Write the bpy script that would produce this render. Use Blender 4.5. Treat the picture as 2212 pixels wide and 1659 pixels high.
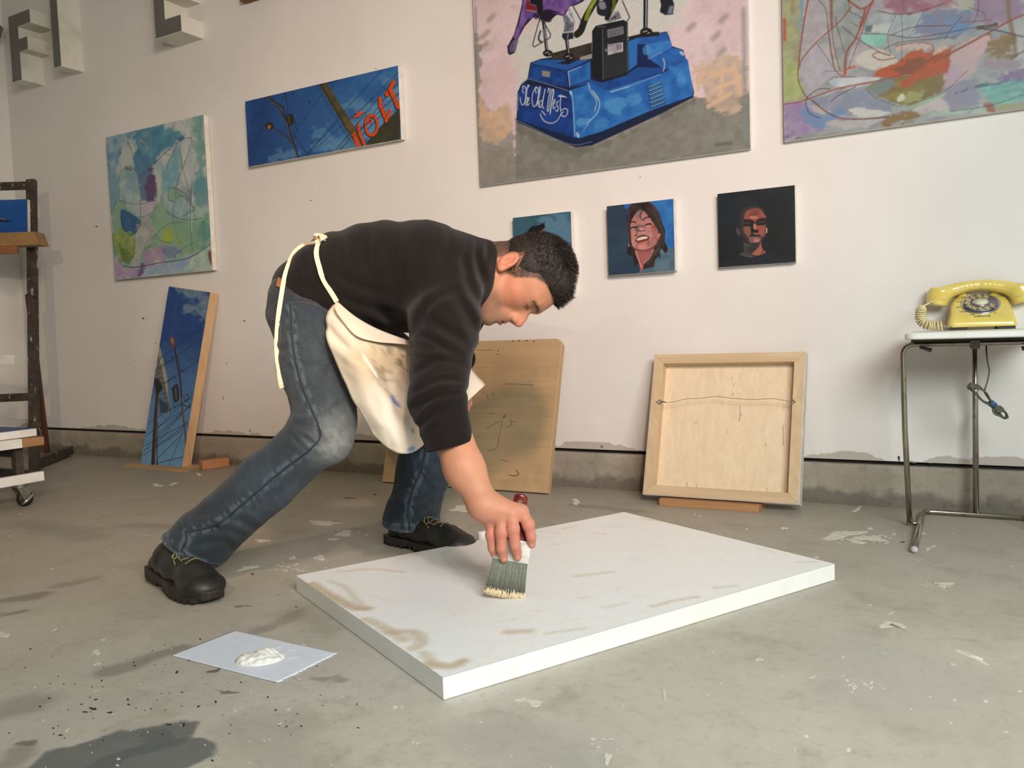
import bpy, bmesh, math, random
import numpy as np
from mathutils import Vector, Matrix
from mathutils.bvhtree import BVHTree

for o in list(bpy.data.objects):
    bpy.data.objects.remove(o)
scene = bpy.context.scene
COL = scene.collection
rng = np.random.default_rng(7)
random.seed(7)

# ------------------------------------------------------------------ camera
# The back wall is the plane Y = WALL; X runs along it, the floor is Z = 0.
FOC, PITCH, ROLL, EYE, YAW, WALL = 1788.1, 0.06188, -0.03664, 0.48, 0.51271, 2.3008
cp, sp, cr, sr = math.cos(PITCH), math.sin(PITCH), math.cos(ROLL), math.sin(ROLL)
_M = np.array([[math.cos(YAW), -math.sin(YAW), 0], [math.sin(YAW), math.cos(YAW), 0], [0, 0, 1]])
_w = np.array([0, cp, -sp]); _u = np.array([0, sp, cp]); _r = np.array([1.0, 0, 0])
FW = _M @ _w
RT = _M @ (cr * _r + sr * _u)
UP = _M @ (-sr * _r + cr * _u)
EYEP = np.array([0, 0, EYE])

cam_data = bpy.data.cameras.new('camera')
cam = bpy.data.objects.new('camera', cam_data)
COL.objects.link(cam)
cam.matrix_world = Matrix(((RT[0], UP[0], -FW[0], 0), (RT[1], UP[1], -FW[1], 0), (RT[2], UP[2], -FW[2], EYE), (0, 0, 0, 1)))
cam_data.sensor_fit = 'HORIZONTAL'
cam_data.sensor_width = 36.0
cam_data.lens = FOC / 2212 * 36.0
cam_data.clip_start = 0.05
cam_data.clip_end = 60
scene.camera = cam

# ------------------------------------------------------------------ light
def srgb(c):
    c = np.asarray(c, float) / 255.0
    return np.where(c <= 0.04045, c / 12.92, ((c + 0.055) / 1.055) ** 2.4)
def rgba(c):
    l = srgb(c); return (float(l[0]), float(l[1]), float(l[2]), 1.0)

world = bpy.data.worlds.new('world'); scene.world = world
world.use_nodes = True
world.node_tree.nodes['Background'].inputs[0].default_value = (0.62, 0.70, 0.80, 1)
world.node_tree.nodes['Background'].inputs[1].default_value = 0.04

def light(name, kind, loc, energy, color, size=0.1, size_y=None, target=None, spread=None):
    d = bpy.data.lights.new(name, kind); d.energy = energy; d.color = color
    if kind == 'AREA':
        d.shape = 'RECTANGLE'; d.size = size; d.size_y = size_y or size
        if spread: d.spread = spread
    else:
        d.shadow_soft_size = size
    o = bpy.data.objects.new(name, d); COL.objects.link(o); o.location = loc
    if target is not None:
        o.rotation_euler = (Vector(target) - Vector(loc)).to_track_quat('-Z', 'Y').to_euler()
    return o
# daylight from behind right; unseen panel added inside the room, nearer than the door
light('daylight', 'AREA', (1.15, -0.35, 1.45), 79, (0.94, 1.0, 0.98), 1.3, 1.0, (0.42, 0.62, 0.0))
# two warm work lamps near and above the camera
def flood(loc, target, energy, color, ang, blend, size):
    o = light('work_lamp', 'SPOT', loc, energy, color, size, target=target)
    o.data.spot_size = math.radians(ang); o.data.spot_blend = blend; return o
flood((0.37, -0.05, 1.76), (-1.60, 2.3, 0.80), 155, (1.0, 0.64, 0.50), 66, 1.0, 0.075)
flood((-0.55, -0.30, 1.20), (-2.8, 2.2, 0.42), 64, (1.0, 0.80, 0.50), 75, 1.0, 0.02)

scene.view_settings.view_transform = 'Standard'
scene.view_settings.look = 'None'
scene.view_settings.gamma = 1.0
scene.view_settings.use_curve_mapping = False
scene.view_settings.exposure = 0.08

# ------------------------------------------------------------------ measuring helpers
def ray(px, py):
    return FW + RT * ((px - 1106) / FOC) - UP * ((py - 829.5) / FOC)
def P(px, py, d):
    "point seen at photo position px, py at distance d along the viewing axis"
    return EYEP + ray(px, py) * d
def G(px, py, z=0.0):
    "point on the horizontal plane at height z"
    q = ray(px, py); return EYEP + q * ((z - EYE) / q[2])
def W(px, py, off=0.0):
    "point on the plane parallel to the back wall, off metres in front of it"
    q = ray(px, py); return EYEP + q * ((WALL - off) / q[1])
def PL(px, py, p0, n):
    q = ray(px, py); n = np.asarray(n); return EYEP + q * (np.dot(n, np.asarray(p0) - EYEP) / np.dot(n, q))
def depth(p): return float(np.dot(np.asarray(p) - EYEP, FW))

# ------------------------------------------------------------------ objects
def link(name, me, material=None, parent=None, smooth=False):
    o = bpy.data.objects.new(name, me); COL.objects.link(o)
    if material is not None and len(me.materials) == 0: me.materials.append(material)
    if parent is not None: o.parent = parent
    if smooth:
        me.shade_smooth()
    return o
def mesh_np(name, verts, faces, material=None, parent=None, smooth=False, cols=None):
    me = bpy.data.meshes.new(name)
    verts = np.asarray(verts, dtype=np.float32); faces = np.asarray(faces, dtype=np.int32)
    k = faces.shape[1]
    me.vertices.add(len(verts)); me.vertices.foreach_set('co', verts.ravel())
    me.loops.add(faces.size); me.loops.foreach_set('vertex_index', faces.ravel())
    me.polygons.add(len(faces)); me.polygons.foreach_set('loop_start', np.arange(0, faces.size, k, dtype=np.int32))
    me.update(calc_edges=True)
    if cols is not None:
        a = me.color_attributes.new('Col', 'FLOAT_COLOR', 'POINT')
        c4 = np.ones((len(verts), 4), dtype=np.float32); c4[:, :3] = cols
        a.data.foreach_set('color', c4.ravel())
    return link(name, me, material, parent, smooth)
def from_bm(name, bm, material=None, parent=None, smooth=False):
    me = bpy.data.meshes.new(name); bm.normal_update(); bm.to_mesh(me); bm.free()
    return link(name, me, material, parent, smooth)
def tag(o, label=None, cat=None, group=None, kind=None):
    if label: o['label'] = label
    if cat: o['category'] = cat
    if group: o['group'] = group
    if kind: o['kind'] = kind
    return o
def thing(name, loc, label, cat, group=None):
    o = bpy.data.objects.new(name, None); COL.objects.link(o); o.location = Vector([float(v) for v in loc]); o.empty_display_size = 0.05
    return tag(o, label, cat, group)
def adopt(root):
    "children were built in world space: keep them there under the root's base point"
    bpy.context.view_layer.update()
    inv = root.matrix_world.inverted()
    for c in root.children:
        c.matrix_parent_inverse = inv

def box_bm(bm, p0, p1):
    x0, y0, z0 = [min(a, b) for a, b in zip(p0, p1)]; x1, y1, z1 = [max(a, b) for a, b in zip(p0, p1)]
    v = [bm.verts.new(c) for c in ((x0,y0,z0),(x1,y0,z0),(x1,y1,z0),(x0,y1,z0),(x0,y0,z1),(x1,y0,z1),(x1,y1,z1),(x0,y1,z1))]
    for f in ((0,3,2,1),(4,5,6,7),(0,1,5,4),(1,2,6,5),(2,3,7,6),(3,0,4,7)): bm.faces.new([v[i] for i in f])
    return v
def hexa_bm(bm, bot, top):
    "box from two quads"
    v = [bm.verts.new(tuple(float(q) for q in c)) for c in list(bot) + list(top)]
    for f in ((0,3,2,1),(4,5,6,7),(0,1,5,4),(1,2,6,5),(2,3,7,6),(3,0,4,7)): bm.faces.new([v[i] for i in f])
    return v
def bevel(bm, w, seg=2):
    bmesh.ops.recalc_face_normals(bm, faces=bm.faces)
    bmesh.ops.bevel(bm, geom=list(bm.edges), offset=w, segments=seg, profile=0.7, affect='EDGES')
def box(name, p0, p1, m, parent=None, bev=0.002):
    bm = bmesh.new(); box_bm(bm, p0, p1)
    if bev: bevel(bm, bev)
    return from_bm(name, bm, m, parent)
def hexa(name, bot, top, m, parent=None, bev=0.002):
    bm = bmesh.new(); hexa_bm(bm, bot, top)
    if bev: bevel(bm, bev)
    else: bmesh.ops.recalc_face_normals(bm, faces=bm.faces)
    return from_bm(name, bm, m, parent)
def beam(name, a, b, w, h, m, parent=None, up=(0, 0, 1), bev=0.002):
    "rectangular bar from a to b, w wide, h high"
    a, b = np.array(a, float), np.array(b, float); d = (b - a) / np.linalg.norm(b - a)
    s = np.cross(d, up); s /= np.linalg.norm(s); t = np.cross(s, d)
    q = lambda c: [c - s*w/2 - t*h/2, c + s*w/2 - t*h/2, c + s*w/2 + t*h/2, c - s*w/2 + t*h/2]
    return hexa(name, q(a), q(b), m, parent, bev)

def catmull(pts, n=8, closed=False):
    pts = np.asarray(pts, float)
    if len(pts) < 3: 
        t = np.linspace(0, 1, n + 1)[:, None]; return pts[0] * (1 - t) + pts[1] * t
    if closed: q = np.vstack([pts[-1], pts, pts[0], pts[1]])
    else: q = np.vstack([2*pts[0]-pts[1], pts, 2*pts[-1]-pts[-2]])
    out = []
    for i in range(1, len(q) - 2):
        t = np.linspace(0, 1, n, endpoint=False)[:, None]
        p0, p1, p2, p3 = q[i-1], q[i], q[i+1], q[i+2]
        out.append(0.5*((2*p1)+(-p0+p2)*t+(2*p0-5*p1+4*p2-p3)*t*t+(-p0+3*p1-3*p2+p3)*t**3))
    if not closed: out.append(q[-2][None])
    return np.vstack(out)

def tube_data(path, radii, seg=10, flat=None, cap=True, off=0):
    path = np.asarray(path, float); n = len(path)
    radii = np.full(n, radii, float) if np.isscalar(radii) else np.asarray(radii, float)
    tan = np.gradient(path, axis=0); tan /= np.linalg.norm(tan, axis=1)[:, None] + 1e-12
    ref = np.array([0, 0, 1.0]) if abs(tan[0][2]) < 0.9 else np.array([1.0, 0, 0])
    u = np.cross(tan[0], ref); u /= np.linalg.norm(u)
    vs = []; 
    for i in range(n):
        u = u - tan[i] * np.dot(u, tan[i]); u /= np.linalg.norm(u) + 1e-12
        v = np.cross(tan[i], u)
        a = np.arange(seg) * 2 * math.pi / seg
        vs.append(path[i] + radii[i] * (np.cos(a)[:, None] * u + np.sin(a)[:, None] * v * (flat or 1.0)))
    V = np.vstack(vs); F = []
    for i in range(n - 1):
        for j in range(seg):
            k = (j + 1) % seg
            F.append((i*seg+j+off, i*seg+k+off, (i+1)*seg+k+off, (i+1)*seg+j+off))
    if cap:
        m = len(V)
        V = np.vstack([V, path[0], path[-1]])
        for j in range(seg):
            k = (j + 1) % seg
            F.append((k+off, j+off, m+off, m+off)); F.append(((n-1)*seg+j+off, (n-1)*seg+k+off, m+1+off, m+1+off))
    return V, F
def poly_mesh(name, V, F, m, parent=None, smooth=True):
    me = bpy.data.meshes.new(name)
    F = [tuple(dict.fromkeys(int(i) for i in f)) for f in F]
    me.from_pydata([tuple(float(c) for c in v) for v in V], [], F); me.update()
    return link(name, me, m, parent, smooth)
def tube(name, path, r, m, parent=None, seg=12, flat=None):
    V, F = tube_data(path, r, seg, flat); return poly_mesh(name, V, F, m, parent)
def tubes(name, paths, r, m, parent=None, seg=6, smooth=True):
    Vs, Fs, off = [], [], 0
    for i, p in enumerate(paths):
        V, F = tube_data(p, r[i] if isinstance(r, list) else r, seg, off=off); Vs.append(V); Fs += F; off += len(V)
    return poly_mesh(name, np.vstack(Vs), Fs, m, parent, smooth)
def lathe_bm(profile, seg=24):
    bm = bmesh.new(); rings = []
    for r, z in profile:
        rings.append([bm.verts.new((r*math.cos(2*math.pi*i/seg), r*math.sin(2*math.pi*i/seg), z)) for i in range(seg)])
    for a, b in zip(rings, rings[1:]):
        for i in range(seg): bm.faces.new((a[i], a[(i+1)%seg], b[(i+1)%seg], b[i]))
    bm.faces.new(rings[0][::-1]); bm.faces.new(rings[-1])
    bmesh.ops.remove_doubles(bm, verts=bm.verts, dist=1e-6)
    return bm

# ------------------------------------------------------------------ materials
class NT:
    def __init__(s, name):
        s.m = bpy.data.materials.new(name); s.m.use_nodes = True; s.t = s.m.node_tree; s.n = s.t.nodes; s.l = s.t.links
        s.b = s.n['Principled BSDF']
    def node(s, typ, ins=None, **kw):
        x = s.n.new(typ)
        for k, v in kw.items(): setattr(x, k, v)
        for k, v in (ins or {}).items():
            if isinstance(v, bpy.types.NodeSocket): s.l.new(v, x.inputs[k])
            else: x.inputs[k].default_value = v
        return x
    def coord(s): return s.node('ShaderNodeTexCoord').outputs['Object']
    def noise(s, vec, scale, detail=4, rough=0.6, dist=0.0):
        return s.node('ShaderNodeTexNoise', {'Vector': vec, 'Scale': scale, 'Detail': detail, 'Roughness': rough, 'Distortion': dist}).outputs['Fac']
    def ramp(s, fac, lo, hi):
        return s.node('ShaderNodeMapRange', {'Value': fac, 'From Min': lo, 'From Max': hi}, interpolation_type='SMOOTHSTEP').outputs[0]
    def mix(s, fac, a, b, mode='MIX'):
        x = s.n.new('ShaderNodeMix'); x.data_type = 'RGBA'; x.blend_type = mode
        for i, v in ((0, fac), (6, a), (7, b)):
            if isinstance(v, bpy.types.NodeSocket): s.l.new(v, x.inputs[i])
            else: x.inputs[i].default_value = v
        return x.outputs[2]
    def math(s, op, a, b=None, clamp=False):
        x = s.n.new('ShaderNodeMath'); x.operation = op; x.use_clamp = clamp
        for i, v in ((0, a), (1, b)):
            if v is None: continue
            if isinstance(v, bpy.types.NodeSocket): s.l.new(v, x.inputs[i])
            else: x.inputs[i].default_value = v
        return x.outputs[0]
    def vmath(s, op, a, b=None, out=0, scale=None):
        x = s.n.new('ShaderNodeVectorMath'); x.operation = op
        for i, v in ((0, a), (1, b)):
            if v is None: continue
            if isinstance(v, bpy.types.NodeSocket): s.l.new(v, x.inputs[i])
            else: x.inputs[i].default_value = v
        if scale is not None:
            if isinstance(scale, bpy.types.NodeSocket): s.l.new(scale, x.inputs['Scale'])
            else: x.inputs['Scale'].default_value = scale
        return x.outputs[out]
    def bump(s, h, strength=0.2, dist=0.002):
        b = s.node('ShaderNodeBump', {'Height': h, 'Strength': strength, 'Distance': dist}); s.l.new(b.outputs[0], s.b.inputs['Normal'])
    def set(s, **kw):
        for k, v in kw.items():
            k = k.replace('_', ' ')
            if isinstance(v, bpy.types.NodeSocket): s.l.new(v, s.b.inputs[k])
            else: s.b.inputs[k].default_value = v
        return s.m

def simple(name, c1, c2=None, rough=0.6, scale=30, lo=0.35, hi=0.7, bump=0.15, bscale=None, metallic=0.0, stretch=None, detail=5, bdist=0.001, coat=0.0):
    t = NT(name); v = t.coord()
    if stretch: v = t.node('ShaderNodeMapping', {'Vector': v, 'Scale': stretch}).outputs[0]
    n = t.noise(v, scale, detail)
    c2 = c2 or [x * 0.88 for x in c1]
    col = t.mix(t.ramp(n, lo, hi), rgba(c1), rgba(c2))
    if bump: t.bump(t.noise(v, bscale or scale * 3, 3), bump, bdist)
    return t.set(Base_Color=col, Roughness=rough, Metallic=metallic, Coat_Weight=coat)
def wood(name, c1, c2, axis=0, scale=6, rough=0.6):
    t = NT(name); st = [28.0, 28.0, 28.0]; st[axis] = 1.6
    v = t.node('ShaderNodeMapping', {'Vector': t.coord(), 'Scale': st}).outputs[0]
    n = t.noise(v, scale / 3, 6, 0.65, 0.6)
    n2 = t.noise(t.coord(), 9, 3)
    col = t.mix(t.ramp(n, 0.3, 0.72), rgba(c1), rgba(c2))
    col = t.mix(t.math('MULTIPLY', n2, 0.35), col, rgba([x * 0.8 for x in c1]))
    t.bump(n, 0.25, 0.001)
    return t.set(Base_Color=col, Roughness=rough)
def vcol(name, rough=0.6, bump=0.1, bscale=300, sheen=0.0, coat=0.0, spec=0.5, sss=0.0, bdist=0.0006):
    t = NT(name); a = t.node('ShaderNodeVertexColor', layer_name='Col').outputs[0]
    if bump: t.bump(t.noise(t.coord(), bscale, 3), bump, bdist)
    return t.set(Base_Color=a, Roughness=rough, Sheen_Weight=sheen, Coat_Weight=coat, Specular_IOR_Level=spec, Subsurface_Weight=sss)
# ------------------------------------------------------------------ room
XL, XR, YF, CEIL = -3.93, 2.9, -2.9, 2.75
M_white = simple('white_paint', (232, 230, 224), (214, 211, 204), rough=0.55, scale=14, bump=0.1)

def wall_material():
    t = NT('painted_drywall'); v = t.coord()
    n = t.noise(v, 1.7, 4, 0.6); n2 = t.noise(v, 60, 3)
    col = t.mix(t.ramp(n, 0.3, 0.75), rgba((228, 225, 221)), rgba((220, 216, 212)))
    # bare strip of joint compound along the bottom edge
    sx = t.node('ShaderNodeSeparateXYZ', {0: v})
    edge = t.noise(t.node('ShaderNodeMapping', {'Vector': v, 'Scale': (1, 1, 0.25)}).outputs[0], 5.5, 5, 0.6)
    lim = t.math('ADD', t.math('MULTIPLY', t.ramp(edge, 0.40, 0.62), 0.022), 0.118)
    m = t.ramp(t.math('SUBTRACT', lim, sx.outputs['Z']), -0.001, 0.002)
    col = t.mix(t.math('MULTIPLY', m, 0.85), col, rgba((176, 168, 156)))
    t.bump(n2, 0.12, 0.001)
    return t.set(Base_Color=col, Roughness=0.7)
M_wall = wall_material()

def curb_material():
    t = NT('curb_concrete'); v = t.coord()
    n = t.noise(v, 5, 6, 0.65); n2 = t.noise(v, 45, 5, 0.7); n3 = t.noise(v, 13, 5, 0.6)
    col = t.mix(t.ramp(n, 0.3, 0.7), rgba((163, 155, 140)), rgba((142, 134, 120)))
    col = t.mix(t.math('MULTIPLY', t.ramp(n2, 0.5, 0.75), 0.4), col, rgba((110, 102, 90)))
    sx = t.node('ShaderNodeSeparateXYZ', {0: v})
    h = t.math('ADD', sx.outputs['Z'], t.math('MULTIPLY', n3, 0.09))
    damp = t.ramp(h, 0.092, 0.068)
    col = t.mix(t.math('MULTIPLY', damp, 0.62), col, rgba((82, 78, 70)))
    pits = t.ramp(t.noise(v, 90, 4, 0.7), 0.62, 0.70)
    col = t.mix(t.math('MULTIPLY', t.math('MULTIPLY', pits, damp), 0.7), col, rgba((40, 36, 31)))
    t.bump(t.noise(v, 60, 6, 0.7), 0.5, 0.004)
    return t.set(Base_Color=col, Roughness=0.9)
M_curb = curb_material()

def floor_material():
    t = NT('stained_concrete'); v0 = t.coord()
    w = t.vmath('SCALE', t.vmath('SUBTRACT', t.node('ShaderNodeTexNoise', {'Vector': v0, 'Scale': 14.0, 'Detail': 4.0}).outputs['Color'], (0.5, 0.5, 0.5)), scale=0.07)
    v = t.vmath('ADD', v0, w)
    n = t.noise(v, 1.6, 6, 0.62); n2 = t.noise(v, 9, 6, 0.7); n3 = t.noise(v0, 55, 5, 0.7); n4 = t.noise(v0, 260, 3)
    col = t.mix(t.ramp(n, 0.32, 0.68), rgba((193, 186, 174)), rgba((174, 166, 152)))
    col = t.mix(t.math('MULTIPLY', t.ramp(n2, 0.50, 0.72), 0.42), col, rgba((140, 131, 116)))
    col = t.mix(t.math('MULTIPLY', t.ramp(n3, 0.50, 0.70), 0.30), col, rgba((134, 126, 112)))
    col = t.mix(t.math('MULTIPLY', t.ramp(n4, 0.55, 0.75), 0.15), col, rgba((196, 192, 182)))
    # browner to the left: dirt, with the weaker light painted into the colour
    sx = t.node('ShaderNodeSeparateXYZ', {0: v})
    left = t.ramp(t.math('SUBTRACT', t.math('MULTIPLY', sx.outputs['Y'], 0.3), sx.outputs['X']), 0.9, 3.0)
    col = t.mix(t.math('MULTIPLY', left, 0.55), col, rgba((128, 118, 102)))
    back = t.ramp(t.math('ADD', sx.outputs['Y'], t.math('MULTIPLY', n2, 0.5)), 1.2, 2.5)  # dirty band by the back wall, dimmer light there mixed into its colour
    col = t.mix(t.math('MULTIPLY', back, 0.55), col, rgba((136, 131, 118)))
    def stain(a, b, r, c, k, soft=0.5):
        nonlocal col
        pa = t.vmath('SUBTRACT', v, tuple(float(q) for q in a))
        ba = np.asarray(b) - np.asarray(a); L = float(np.dot(ba, ba)) + 1e-9
        h = t.math('MULTIPLY', t.vmath('DOT_PRODUCT', pa, tuple(float(q) for q in ba), out=1), 1 / L, clamp=True)
        d = t.vmath('LENGTH', t.vmath('SUBTRACT', pa, t.vmath('SCALE', tuple(float(q) for q in ba), scale=h)), out=1)
        f = t.ramp(d, r * (1 + soft * .5), r * (1 - soft * .5))
        f = t.math('MULTIPLY', f, k)
        col = t.mix(f, col, rgba(c))
    dark = (92, 86, 78)
    for (x0, y0, x1, y1, r, k, c, sf) in [
        (150, 1645, 330, 1595, .045, .85, (88, 92, 90), .25), (250, 1655, 385, 1630, .04, .85, (88, 92, 90), .25), (330, 1580, 345, 1600, .012, .8, (92, 96, 94), .3),
        (240, 1450, 390, 1400, .02, .5, dark, 1.2), (60, 1620, 10, 1655, .018, .45, dark, 1.2), (0, 1540, 60, 1520, .03, .4, dark, 1.4),
        (0, 1300, 90, 1285, .022, .55, dark, 1.2), (0, 1328, 40, 1322, .012, .6, dark, 1.2), (130, 1265, 200, 1250, .02, .35, dark, 1.4),
        (455, 1482, 535, 1492, .0045, .7, (80, 74, 64), .8), (700, 1460, 745, 1466, .010, .45, dark, .8),
        (510, 1311, 540, 1308, .008, .6, (70, 66, 60), .6), (430, 1452, 455, 1449, .006, .75, (66, 60, 54), .5),
        (520, 1375, 640, 1330, .018, .35, dark, 1.2), (640, 1320, 700, 1360, .03, .30, (120, 108, 92), 1.4),
        (40, 1612, 70, 1607, .009, .65, (84, 76, 66), .6), (560, 1570, 640, 1660, .05, .25, (120, 112, 100), 1.4),
        (280, 1135, 420, 1140, .03, .35, dark, 1.4), (60, 1130, 200, 1160, .05, .25, dark, 1.5),
        (1060, 1585, 1250, 1650, .05, .3, (142, 150, 146), 1.4), (1300, 1560, 2100, 1480, .06, .22, (180, 178, 170), 1.4),
        (1950, 1440, 2100, 1640, .09, .2, (172, 172, 166), 1.5), (1780, 1380, 1850, 1450, .08, .2, (176, 174, 166), 1.5),
        (1240, 1090, 1380, 1105, .02, .35, dark, 1.4)]:
        stain(G(x0, y0), G(x1, y1), r, c, k, sf)
    t.bump(t.noise(v0, 70, 6, 0.7), 0.25, 0.002)
    return t.set(Base_Color=col, Roughness=t.math('ADD', t.math('MULTIPLY', n2, 0.3), 0.42))
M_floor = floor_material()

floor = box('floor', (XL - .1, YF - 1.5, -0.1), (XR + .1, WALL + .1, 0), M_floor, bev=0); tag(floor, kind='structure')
tag(box('wall_back', (XL - .1, WALL, 0.1165), (XR + .1, WALL + .1, CEIL), M_wall, bev=0), kind='structure')
wb = bpy.data.objects['wall_back']
tag(box('wall_left', (XL - .1, YF, 0.1165), (XL, WALL, CEIL), M_wall, bev=0), kind='structure')
tag(box('wall_right', (XR, YF, 0.0), (XR + .1, WALL, CEIL), M_wall, bev=0), kind='structure')
tag(box('ceiling', (XL - .1, YF, CEIL), (XR + .1, WALL + .1, CEIL + .1), M_wall, bev=0), kind='structure')

M_gap = simple('gap_shade', (30, 27, 24), (20, 18, 16), rough=.9)  # dark sheet added behind the curb gap; its colour stands for shade
tag(box('gap_backing_1', (XL - .1, WALL + .012, 0), (XR + .1, WALL + .1, .1164), M_gap, bev=0), kind='structure')
tag(box('gap_backing_2', (XL - .1, YF, 0), (XL - .012, WALL + .012, .1164), M_gap, bev=0), kind='structure')
# concrete curb under the drywall: displaced so that its arris and face are uneven
def curb(name, a, b, out, hgt=0.106):
    L = np.linalg.norm(np.array(b) - np.array(a)); n = int(L / 0.02)
    prof = [(0.018, 0.0), (0.019, 0.02), (0.016, 0.045), (0.015, 0.075), (0.015, 0.100), (0.012, hgt), (0.0, hgt), (-0.05, hgt)]
    V = []; a = np.array(a, float); b = np.array(b, float); out = np.array(out, float)
    rr = np.random.default_rng(3)
    sm = np.convolve(rr.normal(size=(n + 9)), np.ones(6) / 6, 'same')
    for i in range(n + 1):
        p = a + (b - a) * i / n
        for j, (o, z) in enumerate(prof):
            jit = 0 if j in (0, 6, 7) else sm[i] * 0.0016 + rr.normal() * (0.0011 if j < 3 else 0.0005)
            V.append(p + out * (o + jit) + np.array([0, 0, z + (jit * .5 if j else 0)]))
    k = len(prof); F = [(i*k+j, (i+1)*k+j, (i+1)*k+j+1, i*k+j+1) for i in range(n) for j in range(k - 1)]
    o = mesh_np(name, V, F, M_curb); tag(o, kind='structure'); return o
curb('baseboard_back', (XR, WALL, 0), (XL, WALL, 0), (0, -1, 0))
curb('baseboard_left', (XL, WALL, 0), (XL, YF, 0), (1, 0, 0))

# paint chips, nail holes and scuffs on the drywall
M_chip = simple('chipped_plaster', (92, 82, 74), (60, 52, 46), rough=0.9)
def blob_plate(c, u, v, n, rx, ry, h, seg=11, jag=0.35, r_=random):
    vs = [np.array(c) + np.array(n) * h]; ph = r_.random() * 6
    for i in range(seg):
        a = 2 * math.pi * i / seg; k = 1 + jag * (r_.random() - .5) * 2
        vs.append(np.array(c) + np.array(u) * rx * k * math.cos(a) + np.array(v) * ry * k * math.sin(a) + np.array(n) * h * .8)
    for i in range(1, seg + 1): vs.append(np.array(vs[i]) - np.array(n) * h * .8 + (np.array(vs[i]) - np.array(c)) * .06)
    F = [(0, i, i % seg + 1) for i in range(1, seg + 1)]
    F += [(i, seg + i, seg + i % seg + 1) for i in range(1, seg + 1)] + [(i, seg + i % seg + 1, i % seg + 1) for i in range(1, seg + 1)]
    return vs, F
def plates(name, items, m, parent, kind='stuff'):
    V, F, off = [], [], 0
    for vs, fs in items:
        V += list(vs); F += [tuple(i + off for i in f) for f in fs]; off += len(vs)
    o = poly_mesh(name, V, F, m, parent, smooth=False)
    if kind: o['kind'] = kind
    return o
chips = []
for (x, y, w, h) in [(671,433,5,1.5),(209,489,6,2),(310,688,4,4),(528,693,4,2),(336,742,2,2),(345,760,1,6),(489,785,2,2),(482,860,1.2,5),(445,893,1.2,2),(1186,383,2,1.5),
                     (689,413,1.5,1),(812,148,1.5,2),(780,600,0.1,.1),(1383,383,2,1.2),(291,779,2,1),(540,930,1.5,5),(1300,965,3,3),(1942,990,3,9),(1975,1000,6,2.5),(2010,1001,5,2)]:
    c = W(x, y); s = depth(c) / FOC
    chips.append(blob_plate(c, (1, 0, 0), (0, 0, 1), (0, -1, 0), w * s * .75, h * s * .6, 0.0008))
plates('plaster_chips', chips, M_chip, wb)

# dried paint on the floor
M_drip = simple('dried_white_paint', (216, 210, 198), (196, 190, 176), rough=0.5, scale=60)
M_dot = simple('dried_black_paint', (44, 41, 38), (30, 28, 26), rough=0.5, scale=60)
def drip(px, py, w, h, ang=0.0):
    c = G(px, py); s = depth(c) / FOC
    fx = G(px + 1, py) - c; fy = G(px, py - 1) - c
    a = math.radians(ang); 
    return c, fx, fy, w, h, a
def drip_plate(px, py, w, h, ang=0, hh=0.0006, seg=20, jag=.3):
    c, fx, fy, w, h, a = drip(px, py, w, h, ang)
    vs = [c + np.array([0, 0, hh])]; ring = []; ph1, ph2 = random.random() * 6.28, random.random() * 6.28
    for i in range(seg):
        t = 2*math.pi*i/seg; k = 1 + jag * (random.random() - .5) + jag * math.sin(2 * t + ph1) + jag * .8 * math.sin(3 * t + ph2) + jag * .6 * math.sin(5 * t + ph1 * 2)
        x = w * k * math.cos(t); y = h * k * math.sin(t)
        ring.append(c + fx * (x*math.cos(a) - y*math.sin(a)) + fy * (x*math.sin(a) + y*math.cos(a)))
    vs += [r + np.array([0, 0, hh * .8]) for r in ring] + [c + (r - c) * 1.05 for r in ring]
    F = [(0, i, i % seg + 1) for i in range(1, seg + 1)] + [(i, seg + i, seg + i % seg + 1) for i in range(1, seg + 1)] + [(i, seg + i % seg + 1, i % seg + 1) for i in range(1, seg + 1)]
    return vs, F
main = [(1925,1350,20,8,0),(2098,1418,26,5,-22),(1150,1517,22,5,-16),(1125,1512,10,4,10),(1435,1500,3,12,8),(1312,1638,9,9,-30),(8,1371,11,5,0),(208,1409,9,4,0),(209,1434,7,2.5,0),
        (1000,1098,26,6,5),(742,1152,16,6,25),(1245,1084,9,5,0),(1820,1155,34,7,5),(1880,1163,26,6,-5),(1797,1158,16,5,20),(1850,1170,18,3,-8),(1430,1145,10,3,10),(1693,1141,6,3,0),
        (1852,1100,10,3,25),(690,1205,14,4,5),(535,1227,16,4,12),(477,1228,0.1,.1,0),(700,1130,34,4,0),(720,1165,10,3,0),(1640,1425,6,4,0),(2040,1262,14,4,0),(1645,1480,0.1,.1,0),
        (566,1168,14,3,-8),(632,1205,6,3,0),(1200,1250,.1,.1,0),(340,1048,10,2.5,0),(375,1045,8,2,10),(430,1025,6,2.5,0),(1990,1152,7,2,0),(2017,1180,4,2,0),(2005,1186,6,2.5,0),(1880,1142,6,2,0)]
fr = bpy.data.objects['floor']
for m_ in main:
    if m_[2] < 1: continue
    vs, F = drip_plate(*m_[:5]); poly_mesh('paint_drip', vs, F, M_drip, fr, smooth=False)
V, F = tube_data([G(x, y, .0003) for x, y in [(1925,1350),(1960,1362),(2010,1382),(2060,1400),(2090,1412),(2122,1426)]], [.0028,.0008,.0006,.0009,.0012,.0025], 6)
poly_mesh('paint_drip', V, F, M_drip, fr)
it = []
for i in range(230):
    x = random.uniform(0, 2212); y = random.uniform(1040, 1659)
    s = depth(G(x, y)); 
    k = random.random() ** 3
    it.append(drip_plate(x, y, (0.8 + 3.6 * k) * 1.7 / s, (0.5 + 1.5 * k) * 1.7 / s, random.uniform(-30, 30), 0.0003, 9))
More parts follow.
